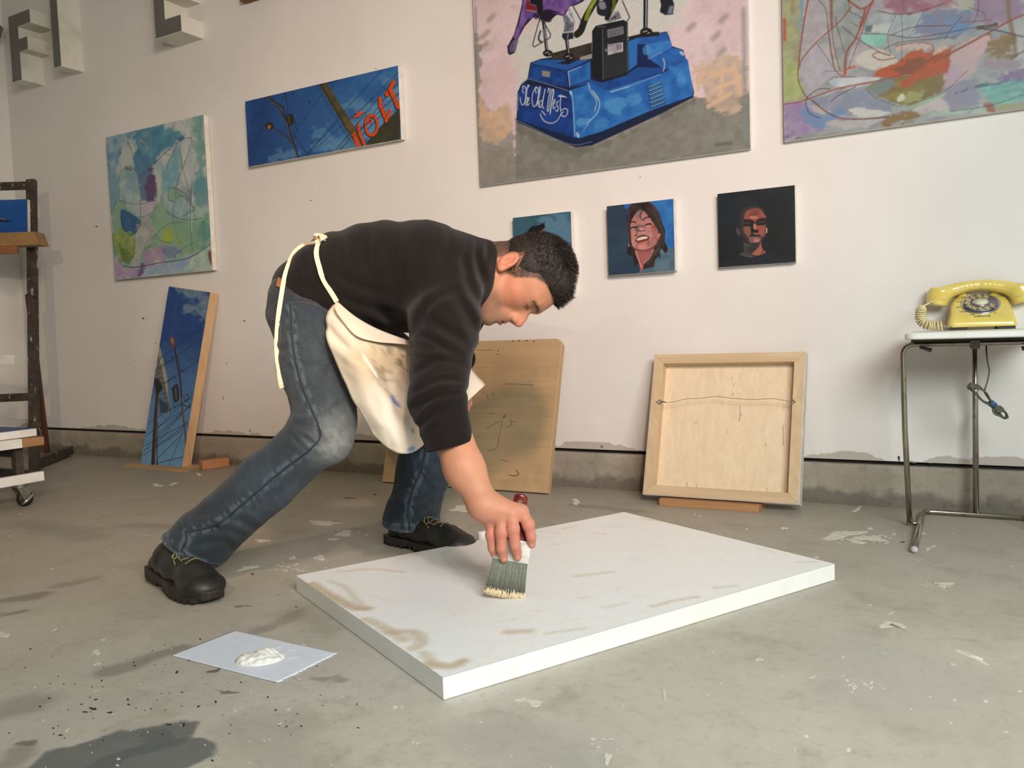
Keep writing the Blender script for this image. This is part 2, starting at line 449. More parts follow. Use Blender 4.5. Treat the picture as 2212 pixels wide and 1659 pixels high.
for (cx_, cy_, n_, sx_, sy_) in [(1860,1162,34,70,12),(1850,1480,22,45,14),(1290,1600,8,40,20),(640,1225,16,60,18),(740,1150,10,30,12),(2020,1265,12,40,10)]:
    for i in range(n_):
        it.append(drip_plate(random.gauss(cx_, sx_ / 2), random.gauss(cy_, sy_ / 2), random.uniform(1, 4.5), random.uniform(.6, 1.8), random.uniform(-30, 30), 0.0003, 9))
plates('paint_flecks', it, M_drip, fr)
it = []
for i in range(90):
    x = random.gauss(330, 230); y = random.gauss(1500, 70)
    if not (0 < x < 900 and 1380 < y < 1659): continue
    it.append(drip_plate(x, y, random.uniform(.8, 3.2), random.uniform(.6, 1.8), 0, 0.0003, 7))
for (x, y, w, h) in [(201,1531,7,3),(184,1538,5,2),(238,1539,5,2),(207,1511,3,2),(364,1565,5,2),(397,1566,4,3),(429,1526,3,2),(466,1516,3,2),(459,1643,3,2),(278,1522,3,2),(276,1511,3,2),(131,1588,4,2),(382,1452,4,2.5),(115,1573,3,1.5),
                     (1085,1103,12,1.6),(640,1311,3,1),(545,1240,3,2),(810,1068,5,1.2),(755,1076,9,1.2),(2030,1086,2,1),(1950,1171,5,1.5)]:
    it.append(drip_plate(x, y, w, h, 0, 0.0003, 9))
plates('dark_specks', it, M_dot, fr)

def room_check(): pass
# ------------------------------------------------------------------ implicit surfaces
def _np(a): return np.asarray(a, float)
def rc(p, a, b, ra, rb):
    a, b = _np(a), _np(b); ba = b - a; h = np.clip(((p - a) @ ba) / (ba @ ba + 1e-12), 0, 1)
    return np.linalg.norm(p - a - h[:, None] * ba, axis=1) - (ra + (rb - ra) * h)
def chain(p, pts, k=0.02):
    d = None
    for (a, ra), (b, rb) in zip(pts, pts[1:]):
        e = rc(p, a, b, ra, rb); d = e if d is None else smin(d, e, k)
    return d
def ell(p, c, r, R=None):
    q = p - _np(c)
    if R is not None: q = q @ _np(R).T
    r = _np(r); k0 = np.linalg.norm(q / r, axis=1); k1 = np.linalg.norm(q / (r * r), axis=1)
    return k0 * (k0 - 1) / (k1 + 1e-9)
def smin(a, b, k):
    h = np.clip(0.5 + 0.5 * (b - a) / k, 0, 1); return b * (1 - h) + a * h - k * h * (1 - h)
def smax(a, b, k): return -smin(-a, -b, k)
def rbox(p, c, half, r, R=None):
    q = p - _np(c)
    if R is not None: q = q @ _np(R).T
    q = np.abs(q) - (_np(half) - r)
    return np.linalg.norm(np.maximum(q, 0), axis=1) + np.minimum(q.max(1), 0) - r
def rotm(ax, deg):
    return np.array(Matrix.Rotation(math.radians(deg), 3, ax))
def polydist(p, pts):
    d = np.full(len(p), 1e9); pts = _np(pts)
    for a, b in zip(pts, pts[1:]):
        ba = b - a; h = np.clip(((p - a) @ ba) / (ba @ ba + 1e-12), 0, 1)
        d = np.minimum(d, np.linalg.norm(p - a - h[:, None] * ba, axis=1))
    return d
def surface(f, lo, hi, h, band=2.0):
    "naive surface nets, fine samples only near the surface"
    lo, hi = _np(lo), _np(hi); K = 4; H = h * K
    n = np.ceil((hi - lo) / H).astype(int) + 1
    ax = [lo[i] + H * (np.arange(n[i]) + 0.5) - H * .5 + h * (K - 1) / 2 for i in range(3)]
    g = np.stack(np.meshgrid(*ax, indexing='ij'), -1).reshape(-1, 3)
    c = np.concatenate([f(q) for q in np.array_split(g, max(1, len(g) // 200000))]).reshape(n)
    v = np.repeat(np.repeat(np.repeat(c, K, 0), K, 1), K, 2).astype(np.float32)
    near = np.argwhere(np.abs(c) < H * band)
    off = np.stack(np.meshgrid(*[np.arange(K)] * 3, indexing='ij'), -1).reshape(-1, 3)
    for q in np.array_split(near, max(1, len(near) // 4000)):
        idx = (q[:, None, :] * K + off[None]).reshape(-1, 3)
        v[idx[:, 0], idx[:, 1], idx[:, 2]] = f(lo + idx * h)
    s = v < 0
    N = np.array(v.shape)
    cell = np.zeros(tuple(N - 1), np.int8)
    sl = lambda d, k: slice(d, k - 1 + d)
    for dx in (0, 1):
        for dy in (0, 1):
            for dz in (0, 1):
                cell += s[sl(dx, N[0]), sl(dy, N[1]), sl(dz, N[2])]
    act = np.argwhere((cell > 0) & (cell < 8))
    idm = np.full(tuple(N - 1), -1, np.int32); idm[act[:, 0], act[:, 1], act[:, 2]] = np.arange(len(act))
    acc = np.zeros((len(act), 3)); cnt = np.zeros(len(act))
    corners = [(0,0,0),(1,0,0),(0,1,0),(1,1,0),(0,0,1),(1,0,1),(0,1,1),(1,1,1)]
    vals = [v[act[:,0]+a, act[:,1]+b, act[:,2]+c_] for a, b, c_ in corners]
    for i in range(8):
        for j in range(i + 1, 8):
            ci, cj = np.array(corners[i]), np.array(corners[j])
            if np.abs(ci - cj).sum() != 1: continue
            m = (vals[i] < 0) != (vals[j] < 0)
            t = vals[i][m] / (vals[i][m] - vals[j][m])
            acc[m] += ci + t[:, None] * (cj - ci); cnt[m] += 1
    pos = lo + (act + acc / np.maximum(cnt, 1)[:, None]) * h
    faces = []
    for ax_ in range(3):
        a = [slice(1, N[i] - 1) for i in range(3)]; b = list(a)
        a[ax_] = slice(0, N[ax_] - 1); b[ax_] = slice(1, N[ax_])
        sa, sb = s[tuple(a)], s[tuple(b)]
        e = np.argwhere(sa != sb); flip = sa[e[:, 0], e[:, 1], e[:, 2]]
        e = e + np.array([0 if i == ax_ else 1 for i in range(3)])
        u, w = [(1, 2), (2, 0), (0, 1)][ax_]
        def at(du, dw):
            q = e.copy(); q[:, u] -= du; q[:, w] -= dw; return idm[q[:, 0], q[:, 1], q[:, 2]]
        q = np.stack([at(1, 1), at(0, 1), at(0, 0), at(1, 0)], 1)
        q[~flip] = q[~flip][:, ::-1]
        faces.append(q)
    F = np.vstack(faces); F = F[(F >= 0).all(1)]
    # one step towards the true surface
    e = h * .5
    d0 = f(pos); G_ = np.stack([f(pos + np.eye(3)[i] * e) - f(pos - np.eye(3)[i] * e) for i in range(3)], 1) / (2 * e)
    g2 = (G_ ** 2).sum(1)
    st = -(d0 / np.maximum(g2, 0.3))[:, None] * G_
    L = np.linalg.norm(st, axis=1); st *= np.minimum(1, h * .7 / (L + 1e-9))[:, None]
    return pos + st, F
def sdf_object(name, f, lo, hi, h, m, parent=None, colf=None, xf=None):
    V, F = surface(f, lo, hi, h)
    cols = colf(V) if colf else None
    if xf is not None: V = xf(V)
    return mesh_np(name, V, F, m, parent, smooth=True, cols=cols)
# ------------------------------------------------------------------ painted canvases
# A painting is a stretched canvas (box) with a finely divided painted face whose
# vertices carry the paint colours.  Shapes are given at their places in the photograph
# and turned into coordinates on the canvas.
M_paintface = vcol('oil_paint', rough=0.42, bump=0.10, bscale=500, bdist=0.0004)
M_edge_white = simple('gessoed_edge', (226, 222, 214), (206, 201, 192), rough=0.6, scale=25)
M_edge_pine = wood('pine_edge', (216, 180, 138), (198, 158, 114), axis=2)

def vnoise(X, Y, s, seed=0, octaves=3, sx=1.0, sy=1.0):
    out = np.zeros_like(X); amp = 1.0; tot = 0
    for o in range(octaves):
        r = np.random.default_rng(seed * 31 + o).random((64, 64))
        x = X * s * sx * 2**o + 17.3 * o; y = Y * s * sy * 2**o + 5.1 * o
        xi = np.floor(x).astype(int); yi = np.floor(y).astype(int); fx = x - xi; fy = y - yi
        fx = fx*fx*(3-2*fx); fy = fy*fy*(3-2*fy)
        g = lambda a, b: r[(yi + b) % 64, (xi + a) % 64]
        out += amp * ((g(0,0)*(1-fx)+g(1,0)*fx)*(1-fy) + (g(0,1)*(1-fx)+g(1,1)*fx)*fy); tot += amp; amp *= .5
    return out / tot

class Painting:
    """front face: origin o (bottom left), unit vectors a (right), b (up), n (towards viewer)"""
    def __init__(s, o, a, b, w, h, res, top_res=None, vis_h=None, gain=1.0, tint=(1, 1, 1)):
        s.o, s.a, s.b = [np.asarray(q, float) for q in (o, a, b)]; s.n = np.cross(s.a, s.b); s.w, s.h = w, h
        us = np.linspace(0, w, int(w / res) + 1)
        vs = np.linspace(0, vis_h or h, int((vis_h or h) / res) + 1)
        if vis_h and vis_h < h: vs = np.concatenate([vs, np.linspace(vis_h, h, int((h - vis_h) / top_res) + 1)[1:]])
        s.U, s.V = np.meshgrid(us, vs); s.us, s.vs = us, vs
        s.I = np.zeros(s.U.shape + (3,)); s.gain = np.asarray(tint) * gain
        c = s.o + s.a * w / 2 + s.b * min(h, vis_h or h) / 2; s.px = depth(c) / FOC
        s.res = res; s.seed = 1
    def uv(s, pts):
        out = []
        for p in pts:
            q = PL(p[0], p[1], s.o, s.n) - s.o; out.append((q @ s.a, q @ s.b))
        return np.array(out)
    def c(s, col): return srgb(col)
    def window(s, p, pad):
        u0, v0 = p.min(0) - pad; u1, v1 = p.max(0) + pad
        i0, i1 = np.searchsorted(s.us, [u0, u1]); j0, j1 = np.searchsorted(s.vs, [v0, v1])
        i0 = max(i0 - 1, 0); j0 = max(j0 - 1, 0)
        return slice(j0, j1 + 1), slice(i0, i1 + 1)
    def blend(s, sl, al, col):
        al = np.clip(al, 0, 1)[..., None]; s.I[sl] = s.I[sl] * (1 - al) + col * al
    def fill(s, col): s.I[:] = s.c(col)
    def segdist(s, X, Y, p, closed):
        d = np.full(X.shape, 1e9); t_ = None
        n = len(p) if closed else len(p) - 1
        for i in range(n):
            a = p[i]; b = p[(i + 1) % len(p)]; ba = b - a; L = ba @ ba + 1e-12
            h = np.clip(((X - a[0]) * ba[0] + (Y - a[1]) * ba[1]) / L, 0, 1)
            d = np.minimum(d, np.hypot(X - a[0] - ba[0]*h, Y - a[1] - ba[1]*h))
        return d
    def stroke(s, pts, w, col, al=1.0, soft=1.0, curve=True, rough=0.0, raw=False):
        "w is the full width in photo pixels"
        p = np.asarray(pts, float) if raw else s.uv(pts)
        if curve and len(p) > 2: p = catmull(p, 5)
        r = w * s.px / 2; f = soft * s.px
        sl = s.window(p, r + f * 2); X, Y = s.U[sl], s.V[sl]
        if X.size == 0: return
        d = s.segdist(X, Y, p, False)
        if rough:
            s.seed += 1; nz = vnoise(X, Y, 1 / (5 * s.px), s.seed, 2); d = d + (nz - .5) * rough * s.px * 2
            al = al * (0.6 + 0.8 * nz)
        s.blend(sl, al * np.clip((r + f/2 - d) / f, 0, 1), s.c(col))
    def poly(s, pts, col, al=1.0, soft=1.2, curve=False, col2=None, rough=0.0, grad=None, streak=None, raw=False):
        p = np.asarray(pts, float) if raw else s.uv(pts)
        if soft >= 5 and not rough: rough = soft * .9; soft = soft * .7
        if curve: p = catmull(p, 5, closed=True)
        f = soft * s.px; sl = s.window(p, f * 2 + rough * s.px); X, Y = s.U[sl], s.V[sl]
        if X.size == 0: return
        ins = np.zeros(X.shape, bool); j = len(p) - 1
        for i in range(len(p)):
            xi, yi = p[i]; xj, yj = p[j]
            if yi != yj:
                ins ^= ((yi > Y) != (yj > Y)) & (X < (xj - xi) * (Y - yi) / (yj - yi) + xi)
            j = i
        d = s.segdist(X, Y, p, True); sd = np.where(ins, d, -d)
        s.seed += 1; nz = vnoise(X, Y, 1 / (13 * s.px), s.seed, 4, .8, 1.3) if not rough else (vnoise(X, Y, 1 / (13 * s.px), s.seed, 4, .8, 1.3) - .5) * 1.6 + .5
        if rough: sd = sd + (nz - .5) * rough * s.px * 2
        c = s.c(col)
        if col2 is not None:
            c2 = s.c(col2)
            if grad is not None:
                q = s.uv(grad); g = q[1] - q[0]; t = np.clip(((X - q[0][0]) * g[0] + (Y - q[0][1]) * g[1]) / (g @ g), 0, 1)
                t = np.clip(t + (nz - .5) * .25, 0, 1)
            else:
                k = streak or (1, 1); t = np.clip((vnoise(X, Y, 1 / (16 * s.px), s.seed + 50, 3, *k) - .5) * 2.2 + .5, 0, 1)
            c = c * (1 - t[..., None]) + c2 * t[..., None]
        s.blend(sl, al * np.clip(sd / f + .5, 0, 1), c)
    def mottle(s, col, scale, lo, hi, al=1.0, seed=0, sx=1, sy=1, region=None):
        n = vnoise(s.U, s.V, 1 / (scale * s.px), seed + 90, 4, sx, sy)
        t = np.clip((n - lo) / (hi - lo), 0, 1); t = t*t*(3-2*t)
        s.blend((slice(None), slice(None)), t * al, s.c(col))
    def wires(s, segs, w, col, al=1.0):
        for a, b in segs: s.stroke([a, b], w, col, al, curve=False)
    def finish(s, name, parent, gain=None, grain=0.13):
        n = .5 * vnoise(s.U, s.V, 1 / (3.0 * s.px), 5, 2, 1, 2.5) + .5 * vnoise(s.U + s.V * .6, s.V - s.U * .5, 1 / (9.0 * s.px), 8, 3, .5, 2.0)
        I = s.I * s.gain * (1 + (n - .5)[..., None] * grain * 2)
        I = np.clip(I, 0.002, 0.9)
        ny, nx = s.U.shape
        V = s.o + s.U[..., None] * s.a + s.V[..., None] * s.b + s.n * 0.0006
        idx = np.arange(ny * nx).reshape(ny, nx)
        F = np.stack([idx[:-1, :-1], idx[:-1, 1:], idx[1:, 1:], idx[1:, :-1]], -1).reshape(-1, 4)
        return mesh_np(name, V.reshape(-1, 3), F, M_paintface, parent, cols=I.reshape(-1, 3))

def canvas_thing(name, label, cat, o, a, b, w, h, t, m, group=None, base=None):
    "stretched canvas body with rounded edges, thickness t behind the front plane"
    o, a, b = [np.asarray(q, float) for q in (o, a, b)]; n = np.cross(a, b)
    root = thing(name, o + a * w / 2, label, cat, group)
    if cat == 'painting' and abs(n[2]) < 1e-6 and abs(o[1] - (WALL - t)) < 1e-6: t = t - .003
    q = lambda k: [o + n*k, o + a*w + n*k, o + a*w + b*h + n*k, o + b*h + n*k]
    body = hexa('stretched_canvas' if cat == 'painting' else 'panel', q(-t), q(0), m, root, bev=0.0015)
    return root, body

def wall_canvas(tl, tr, br, bl, off, top=None):
    "rectangle on the wall from photo corners"
    c = [W(*p, off) for p in (tl, tr, br, bl)]
    x0 = (c[0][0] + c[3][0]) / 2; x1 = (c[1][0] + c[2][0]) / 2; z0 = (c[2][2] + c[3][2]) / 2; z1 = top or (c[0][2] + c[1][2]) / 2
    return np.array([x0, WALL - off, z0]), x1 - x0, z1 - z0
AX, BZ = np.array([1.0, 0, 0]), np.array([0, 0, 1.0])

# ---------- green and blue abstract ----------
o, w_, h_ = wall_canvas((230,297), (442,247), (457,582), (248,606), .026)
root, _ = canvas_thing('abstract_painting', 'square abstract canvas of greens, teals and lilac, above the leaning narrow painting', 'painting', o, AX, BZ, w_, h_, .026, M_edge_white)
p = Painting(o, AX, BZ, w_, h_, .0021, gain=1.15, tint=(.97, 1.0, 1.02))
p.fill((150, 168, 170))
p.mottle((96, 142, 160), 60, .35, .65, .8, 1)
p.mottle((178, 184, 176), 50, .5, .7, .9, 2, 1, .6)
Q = lambda pts, ox=220, oy=240, k=4.424: [(ox + x / k, oy + y / k) for x, y in pts]
p.poly(Q([(40,250),(330,185),(330,260),(180,350),(170,480),(90,620),(60,640)]), (70,125,155), .85, 14, True, (150,170,180))
p.poly(Q([(330,185),(600,120),(760,230),(560,420),(470,540),(330,620),(300,420)]), (48,112,140), .9, 10, True, (84,140,160))
p.poly(Q([(620,110),(880,50),(900,250),(890,560),(820,700),(700,760),(740,400),(800,240)]), (160,170,172), .9, 16, True, (190,190,184))
p.poly(Q([(860,60),(975,40),(1000,520),(930,640),(900,400)]), (92,140,132), .8, 14, True, (120,160,150))
p.poly(Q([(180,400),(260,330),(310,400),(280,520),(180,560)]), (172,178,172), .9, 8, True)
p.poly(Q([(240,260),(330,250),(330,390),(300,420)]), (184,188,180), .8, 8)
p.poly(Q([(700,330),(760,420),(770,500),(700,740),(640,740),(570,820),(570,620)]), (96,146,160), .8, 8, True, (120,164,170))
p.poly(Q([(560,420),(700,320),(620,520),(600,560)]), (180,184,172), .85, 6)
p.poly(Q([(300,430),(440,420),(500,590),(400,640),(350,620)]), (64,108,138), .9, 6, False, (78,120,150))
p.poly(Q([(355,620),(430,570),(500,600),(525,700),(520,850),(365,880)]), (92,100,132), .95, 5, False, (70,110,140))
p.poly(Q([(450,560),(500,620),(520,760),(500,850),(430,870),(425,760)]), (86,52,92), .85, 9, True)
p.poly(Q([(165,640),(200,560),(280,540),(340,600),(365,760),(365,870),(165,850)]), (128,156,158), .95, 4, True, (160,178,172))
p.poly(Q([(215,560),(300,560),(330,700),(300,760),(240,700)]), (104,144,160), .6, 12, True)
p.poly(Q([(225,880),(370,880),(520,860),(510,940),(420,1010),(300,1010)]), (176,158,176), .95, 3, True, (150,168,168), grad=Q([(480,900),(270,900)]))
p.poly(Q([(90,950),(160,860),(225,880),(240,960),(370,1030),(450,1040),(520,900),(570,830),(660,980),(850,1040),(1010,1000),(1030,1280),(860,1390),(700,1420),(560,1300),(330,1430),(160,1400),(110,1180)]), (108,150,118), .9, 14, True, (128,160,132))
p.poly(Q([(190,940),(370,1045),(350,1130),(290,1185),(200,1130)]), (34,82,124), 1, 3, True, (50,96,138))
p.poly(Q([(330,1150),(400,1030),(520,1180),(420,1300),(340,1480),(290,1470)]), (174,172,168), .9, 12, True, (150,150,150))
p.poly(Q([(110,1170),(300,1190),(310,1400),(170,1420)]), (116,142,76), .95, 8, True, (150,160,90))
p.poly(Q([(170,1300),(240,1330),(290,1420),(190,1430)]), (70,84,52), .6, 10, True)
p.poly(Q([(580,1130),(640,1110),(740,1240),(600,1260)]), (158,164,58), .95, 6, False, (140,160,80))
p.poly(Q([(660,1090),(760,1160),(760,1260),(680,1250),(620,1130)]), (128,160,104), .7, 8, True)
p.poly(Q([(640,740),(720,740),(780,820),(700,860),(640,840)]), (122,158,128), .8, 6, True)
p.poly(Q([(700,760),(740,690),(830,680),(880,760),(850,840),(780,800)]), (112,124,136), .7, 14, True)
p.poly(Q([(890,900),(980,900),(990,960),(900,1050),(830,1010)]), (152,176,158), .8, 6, True)
p.poly(Q([(870,700),(1010,660),(1020,900),(900,880)]), (84,136,136), .75, 10, True)
p.poly(Q([(1020,980),(1035,1190),(960,1280),(930,1100)]), (74,134,126), .7, 12, True)
p.poly(Q([(110,1460),(330,1490),(390,1570),(120,1600)]), (168,146,172), .95, 10, False, (150,130,160))
p.poly(Q([(350,1490),(430,1480),(380,1580),(330,1590)]), (96,66,110), .85, 10, True)
p.poly(Q([(420,1480),(830,1410),(850,1510),(400,1580)]), (128,150,176), .95, 8, False, (150,166,180))
p.poly(Q([(540,1290),(700,1280),(770,1340),(660,1420),(560,1400)]), (108,118,148), .9, 6, True, (126,138,160))
p.poly(Q([(400,1340),(540,1300),(600,1420),(400,1470)]), (160,130,158), .8, 14, True)
p.poly(Q([(850,1410),(1040,1280),(1050,1500),(790,1530)]), (178,186,172), .95, 8, False, (140,170,160))
p.poly(Q([(1015,1350),(1045,1340),(1050,1470),(1025,1420)]), (112,50,30), .9, 4, True)
p.poly(Q([(230,540),(290,540),(280,565),(240,560)]), (92,60,36), .8, 6, True)
p.poly(Q([(735,250),(780,240),(790,280),(750,300)]), (36,84,126), .8, 8, True)
ink = (44, 54, 58)
for l, w in [([(300,425),(240,260),(260,250),(400,480)],1.2),([(175,560),(175,380),(195,350)],1.0),([(165,850),(165,640),(200,560),(260,530),(330,580),(355,700),(370,880),(375,1100)],1.4),
             ([(165,850),(240,880),(380,885),(520,850)],1.1),([(225,880),(215,930),(280,1000),(400,1010),(500,950),(525,860),(525,680)],1.0),([(190,930),(195,1060),(230,1140),(290,1185),(350,1120),(370,1045)],1.6),
             ([(190,1130),(370,1060)],1.2),([(470,530),(600,410),(740,290),(840,255),(860,290),(800,480),(730,660),(700,760)],1.2),([(740,330),(770,520),(830,740),(860,900),(900,1050)],1.3),
             ([(720,310),(640,500),(600,600)],1.0),([(900,580),(870,700),(850,900),(855,1200),(870,1340)],1.1),([(635,730),(720,740),(790,790),(880,920),(850,950)],1.1),([(635,740),(640,850),(700,870),(680,940),(700,1010),(830,1040),(960,1020)],1.1),
             ([(560,800),(600,920),(680,1000),(760,1030)],1.0),([(710,770),(700,830),(770,810),(850,900),(900,930),(860,960),(760,1010)],1.2),([(150,1400),(210,1480),(340,1490),(550,1450),(700,1430),(860,1390),(1035,1275)],2.0),
             ([(150,1400),(110,1250),(110,1170)],1.0),([(320,1160),(300,1400)],1.1),([(400,1330),(430,1250),(520,1170),(640,1080),(760,1060)],.9),([(680,1010),(720,1200),(760,1270)],.8),
             ([(560,1300),(640,1400),(660,1430),(760,1320),(970,1200),(970,1050)],.8),([(80,1000),(140,850)],.9),([(450,1190),(480,1230),(520,1180),(560,1240),(650,1260)],1.1),([(410,1330),(440,1300),(500,1290)],.9),
             ([(590,400),(660,430)],1.0),([(795,480),(760,560),(720,700)],.8),([(870,930),(790,790)],.8)]:
    p.stroke(Q(l), w * 1.15, ink, .85, 1.2, rough=.4)
p.stroke(Q([(360,270),(410,310),(440,370)]), 2.2, (190,130,120), .9)
p.stroke(Q([(890,620),(870,760),(860,1000),(860,1160)]), 2.0, (196,206,196), .7)
p.finish('painted_face', root); adopt(root)

# ---------- long blue painting with utility poles ----------
o, w_, h_ = wall_canvas((530,218), (861,143), (866,303), (537,358), .026)
root, _ = canvas_thing('sky_painting', 'long horizontal canvas of blue sky, utility poles and orange VOLT letters, hung on the wall', 'painting', o, AX, BZ, w_, h_, .026, M_edge_white)
p = Painting(o, AX, BZ, w_, h_, .0018, gain=.92)
Q = lambda pts, ox=520, oy=130, k=5.978: [(ox + x / k, oy + y / k) for x, y in pts]
p.poly(Q([(40,500),(2060,50),(2080,1060),(80,1390)]), (22,62,128), 1, 1, False, (58,112,172), grad=Q([(300,500),(1800,1000)]))
p.mottle((30, 84, 150), 50, .45, .7, .6, 3)
for c, r in [((1000,930),70),((560,1240),110),((1150,1080),150),((1450,600),120),((1870,220),60),((1750,650),110),((1300,1120),120)]:
    p.poly(Q([(c[0]+r*1.5*math.cos(a), c[1]+r*.6*math.sin(a)) for a in np.linspace(0,6.28,9)[:-1]]), (104,152,188), .55, 18, True, (84,136,178))
p.poly(Q([(1340,800),(1560,760),(2040,330),(2060,620),(1640,1040),(1560,900)]), (108,160,190), .55, 20, True)
p.poly(Q([(1620,1070),(1800,860),(2055,615),(2060,1025),(1630,1100)]), (52,54,42), 1, 1.2, False, (66,64,46))
for i in range(5): p.stroke(Q([(1700+80*i,1080-20*i),(1790+75*i,870-55*i)]), 1.0, (40,40,32), .7)
p.stroke(Q([(1900,1060),(2055,900)]), 1.5, (34,34,30), .9)
p.poly(Q([(1010,310),(1110,295),(1330,640),(1500,900),(1560,1110),(1500,1120),(1400,950),(1190,610)]), (66,62,38), 1, 1.2, False, (98,88,50), streak=(.6,.6))
p.poly(Q([(1010,310),(1050,305),(1240,640),(1420,960),(1380,930),(1190,610)]), (34,34,26), .7, 3)
for a, b in [((860,1220),(1260,760)),((830,1230),(1250,790)),((870,1222),(1420,750)),((1420,770),(2035,150)),((1330,670),(1820,130)),((1240,1160),(2035,170)),((1290,1150),(1390,1060)),((1390,770),(2030,230)),
             ((740,860),(1060,430)),((740,900),(700,990)),((1260,760),(1330,680)),((1450,1000),(2035,420)),((1560,880),(2035,280)),((1580,960),(2040,440)),((1490,840),(1640,660)),((1560,980),(1780,760)),((1220,1160),(1390,960)),((1280,1150),(1560,860)),
             ((120,1170),(240,960)),((240,960),(450,600)),((130,830),(450,460)),((970,400),(1010,330))]:
    p.stroke(Q([a, b]), 1.15, (18,26,48), .92, curve=False)
for k in (0, 28): p.stroke(Q([(1000+k,360),(1090+k,560),(1200+k,730),(1330+k,930),(1440+k,1130)]), .8, (20,28,46), .9)
for i in range(12): p.stroke(Q([(1030+32*i,420+54*i),(1060+32*i,425+54*i)]), .9, (20,28,46), .8, curve=False)
wd = (96, 82, 54); dk = (26, 24, 24)
for l, w in [([(345,480),(550,625)],5.5),([(545,610),(550,700),(600,800),(640,960),(690,1100),(740,1250)],6.0),([(410,870),(500,920),(600,1000),(680,1080)],3.2),([(460,590),(560,730),(600,800)],2.4)]:
    p.stroke(Q(l), w, dk, 1)
    p.stroke(Q([(x - 6, y + 2) for x, y in l]), w * .45, wd, .95)
p.poly(Q([(600,710),(670,700),(690,800),(640,850),(605,800)]), (34,32,32), 1, 1.2, True)
p.stroke(Q([(625,730),(635,820)]), 4, (88,74,60), .9)
p.poly(Q([(320,850),(340,810),(400,810),(425,850),(410,890),(350,895)]), (40,36,30), 1, 1.2, True)
p.poly(Q([(350,850),(385,840),(385,880),(355,885)]), (150,116,66), 1, 1.2, True)
for l in [[(690,930),(660,950),(670,1010),(700,1000),(690,930)],[(590,460),(570,420),(600,600),(590,720)],[(700,980),(870,1225)],[(730,830),(700,790),(720,880),(740,910)],[(660,440),(680,440)],[(880,540),(900,530)],[(535,480),(550,490)],[(700,1250),(720,1240)],[(1120,300),(1180,290),(1190,360),(1160,380)],[(1200,280),(1250,270)]]:
    p.stroke(Q(l), 1.5, dk, .95)
for x, y in ((350,475),(400,520),(480,560),(880,540),(665,440),(730,900)): p.stroke(Q([(x,y),(x+14,y+4)]), 2.6, dk, 1, curve=False)
org = (206, 78, 34)
def vlet(pts, w):
    p.stroke(Q([(x - 6, y + 8) for x, y in pts]), w + 2.0, (40, 16, 14), 1, curve=False)
    p.stroke(Q(pts), w, org, 1, curve=False)
vlet([(1470,980),(1530,1105)], 9); vlet([(1525,840),(1530,930),(1600,1090)], 7.5); p.poly(Q([(1440,960),(1480,920),(1540,1105),(1490,1115)]), org, 1, 1.2)
ov = [(1690 + 78*math.cos(a) - 6*math.sin(a), 840 + 128*math.sin(a) + 12*math.cos(a)) for a in np.linspace(0, 6.283, 20)]
p.stroke(Q([(x-6, y+6) for x, y in ov]), 8.6, (40,16,14), 1); p.stroke(Q(ov), 6.4, org, 1)
p.poly(Q([(1640,760),(1690,750),(1700,820),(1650,830)]), org, 1, 1.2); p.stroke(Q([(1690,760),(1670,800),(1700,825)]), 1.2, (40,16,14), 1)
p.poly(Q([(1440,750),(1510,690),(1480,670),(1620,665),(1560,700),(1540,730)]), org, 1, 1.2); p.stroke(Q([(1440,752),(1540,735),(1565,700),(1620,668)]), 1.3, (40,16,14), 1, curve=False)
vlet([(1800,500),(1810,590),(1885,770)], 9.5); vlet([(1880,780),(1930,660)], 8.5)
vlet([(1890,440),(1975,290)], 10); vlet([(1930,370),(1990,500),(2035,600)], 10)
for a, b in [((1560,880),(2035,440)),((1450,1000),(1700,760)),((1780,760),(2035,500))]: p.stroke(Q([a, b]), 1.1, (24,22,34), .9, curve=False)
p.finish('painted_face', root); adopt(root)

# ---------- large coin ride painting ----------
o, w_, h_ = wall_canvas((1024,0), (1617,0), (1619,318), (1035,405), .016, top=1.85)
root, _ = canvas_thing('coin_ride_painting', 'largest canvas, a blue coin-operated horse ride lettered The Old West', 'painting', o, AX, BZ, w_, h_, .016, M_edge_white)
p = Painting(o, AX, BZ, w_, h_, .0016, .004, vis_h=.66, gain=.90, tint=(.98, 1, 1.04))
Q = lambda pts, ox=1080, oy=0, k=5.027: [(ox + x / k, oy + y / k) for x, y in pts]
p.fill((214, 190, 192)); p.mottle((220, 202, 202), 60, .35, .7, .8, 4); p.mottle((196, 180, 178), 26, .6, .8, .7, 5)
V_ = lambda a: [(x, y) for x, y in a]
p.poly(V_([(1130,-250),(1560,-250),(1480,40),(1430,80),(1400,180),(1120,190),(1115,100),(1160,40)]), (200,206,196), .95, 22, False, (206,204,198))
# grey floor and tan transition
p.poly(V_([(1015,300),(1120,330),(1120,262),(1330,300),(1500,215),(1640,190),(1640,340),(1015,420)]), (146,144,136), 1, 10, False, (132,136,130))
p.poly(V_([(1114,255),(1250,315),(1500,212),(1640,205),(1640,340),(1114,420)]), (122,122,112), .9, 2, False, (136,136,126))
p.poly(V_([(1020,60),(1040,100),(1035,200),(1070,270),(1110,280),(1112,420),(1015,420)]), (150,144,136), .85, 12, False, (134,132,124))
p.poly(V_([(1035,215),(1060,235),(1095,225),(1110,260),(1090,300),(1065,310),(1040,290)]), (214,178,144), .9, 10, True, (186,166,142))
p.poly(V_([(1505,150),(1540,130),(1600,125),(1612,180),(1590,240),(1540,230),(1515,200)]), (206,178,150), .85, 14, True, (176,160,144))
for a, b, w in [((1535,165),(1580,150),10),((1550,190),(1590,175),9),((1530,230),(1578,202),9),((1560,165),(1555,205),9),((1585,140),(1600,200),9),((1512,160),(1508,195),8)]: p.stroke([a, b], w, (214,182,150), .85, 3, curve=False)
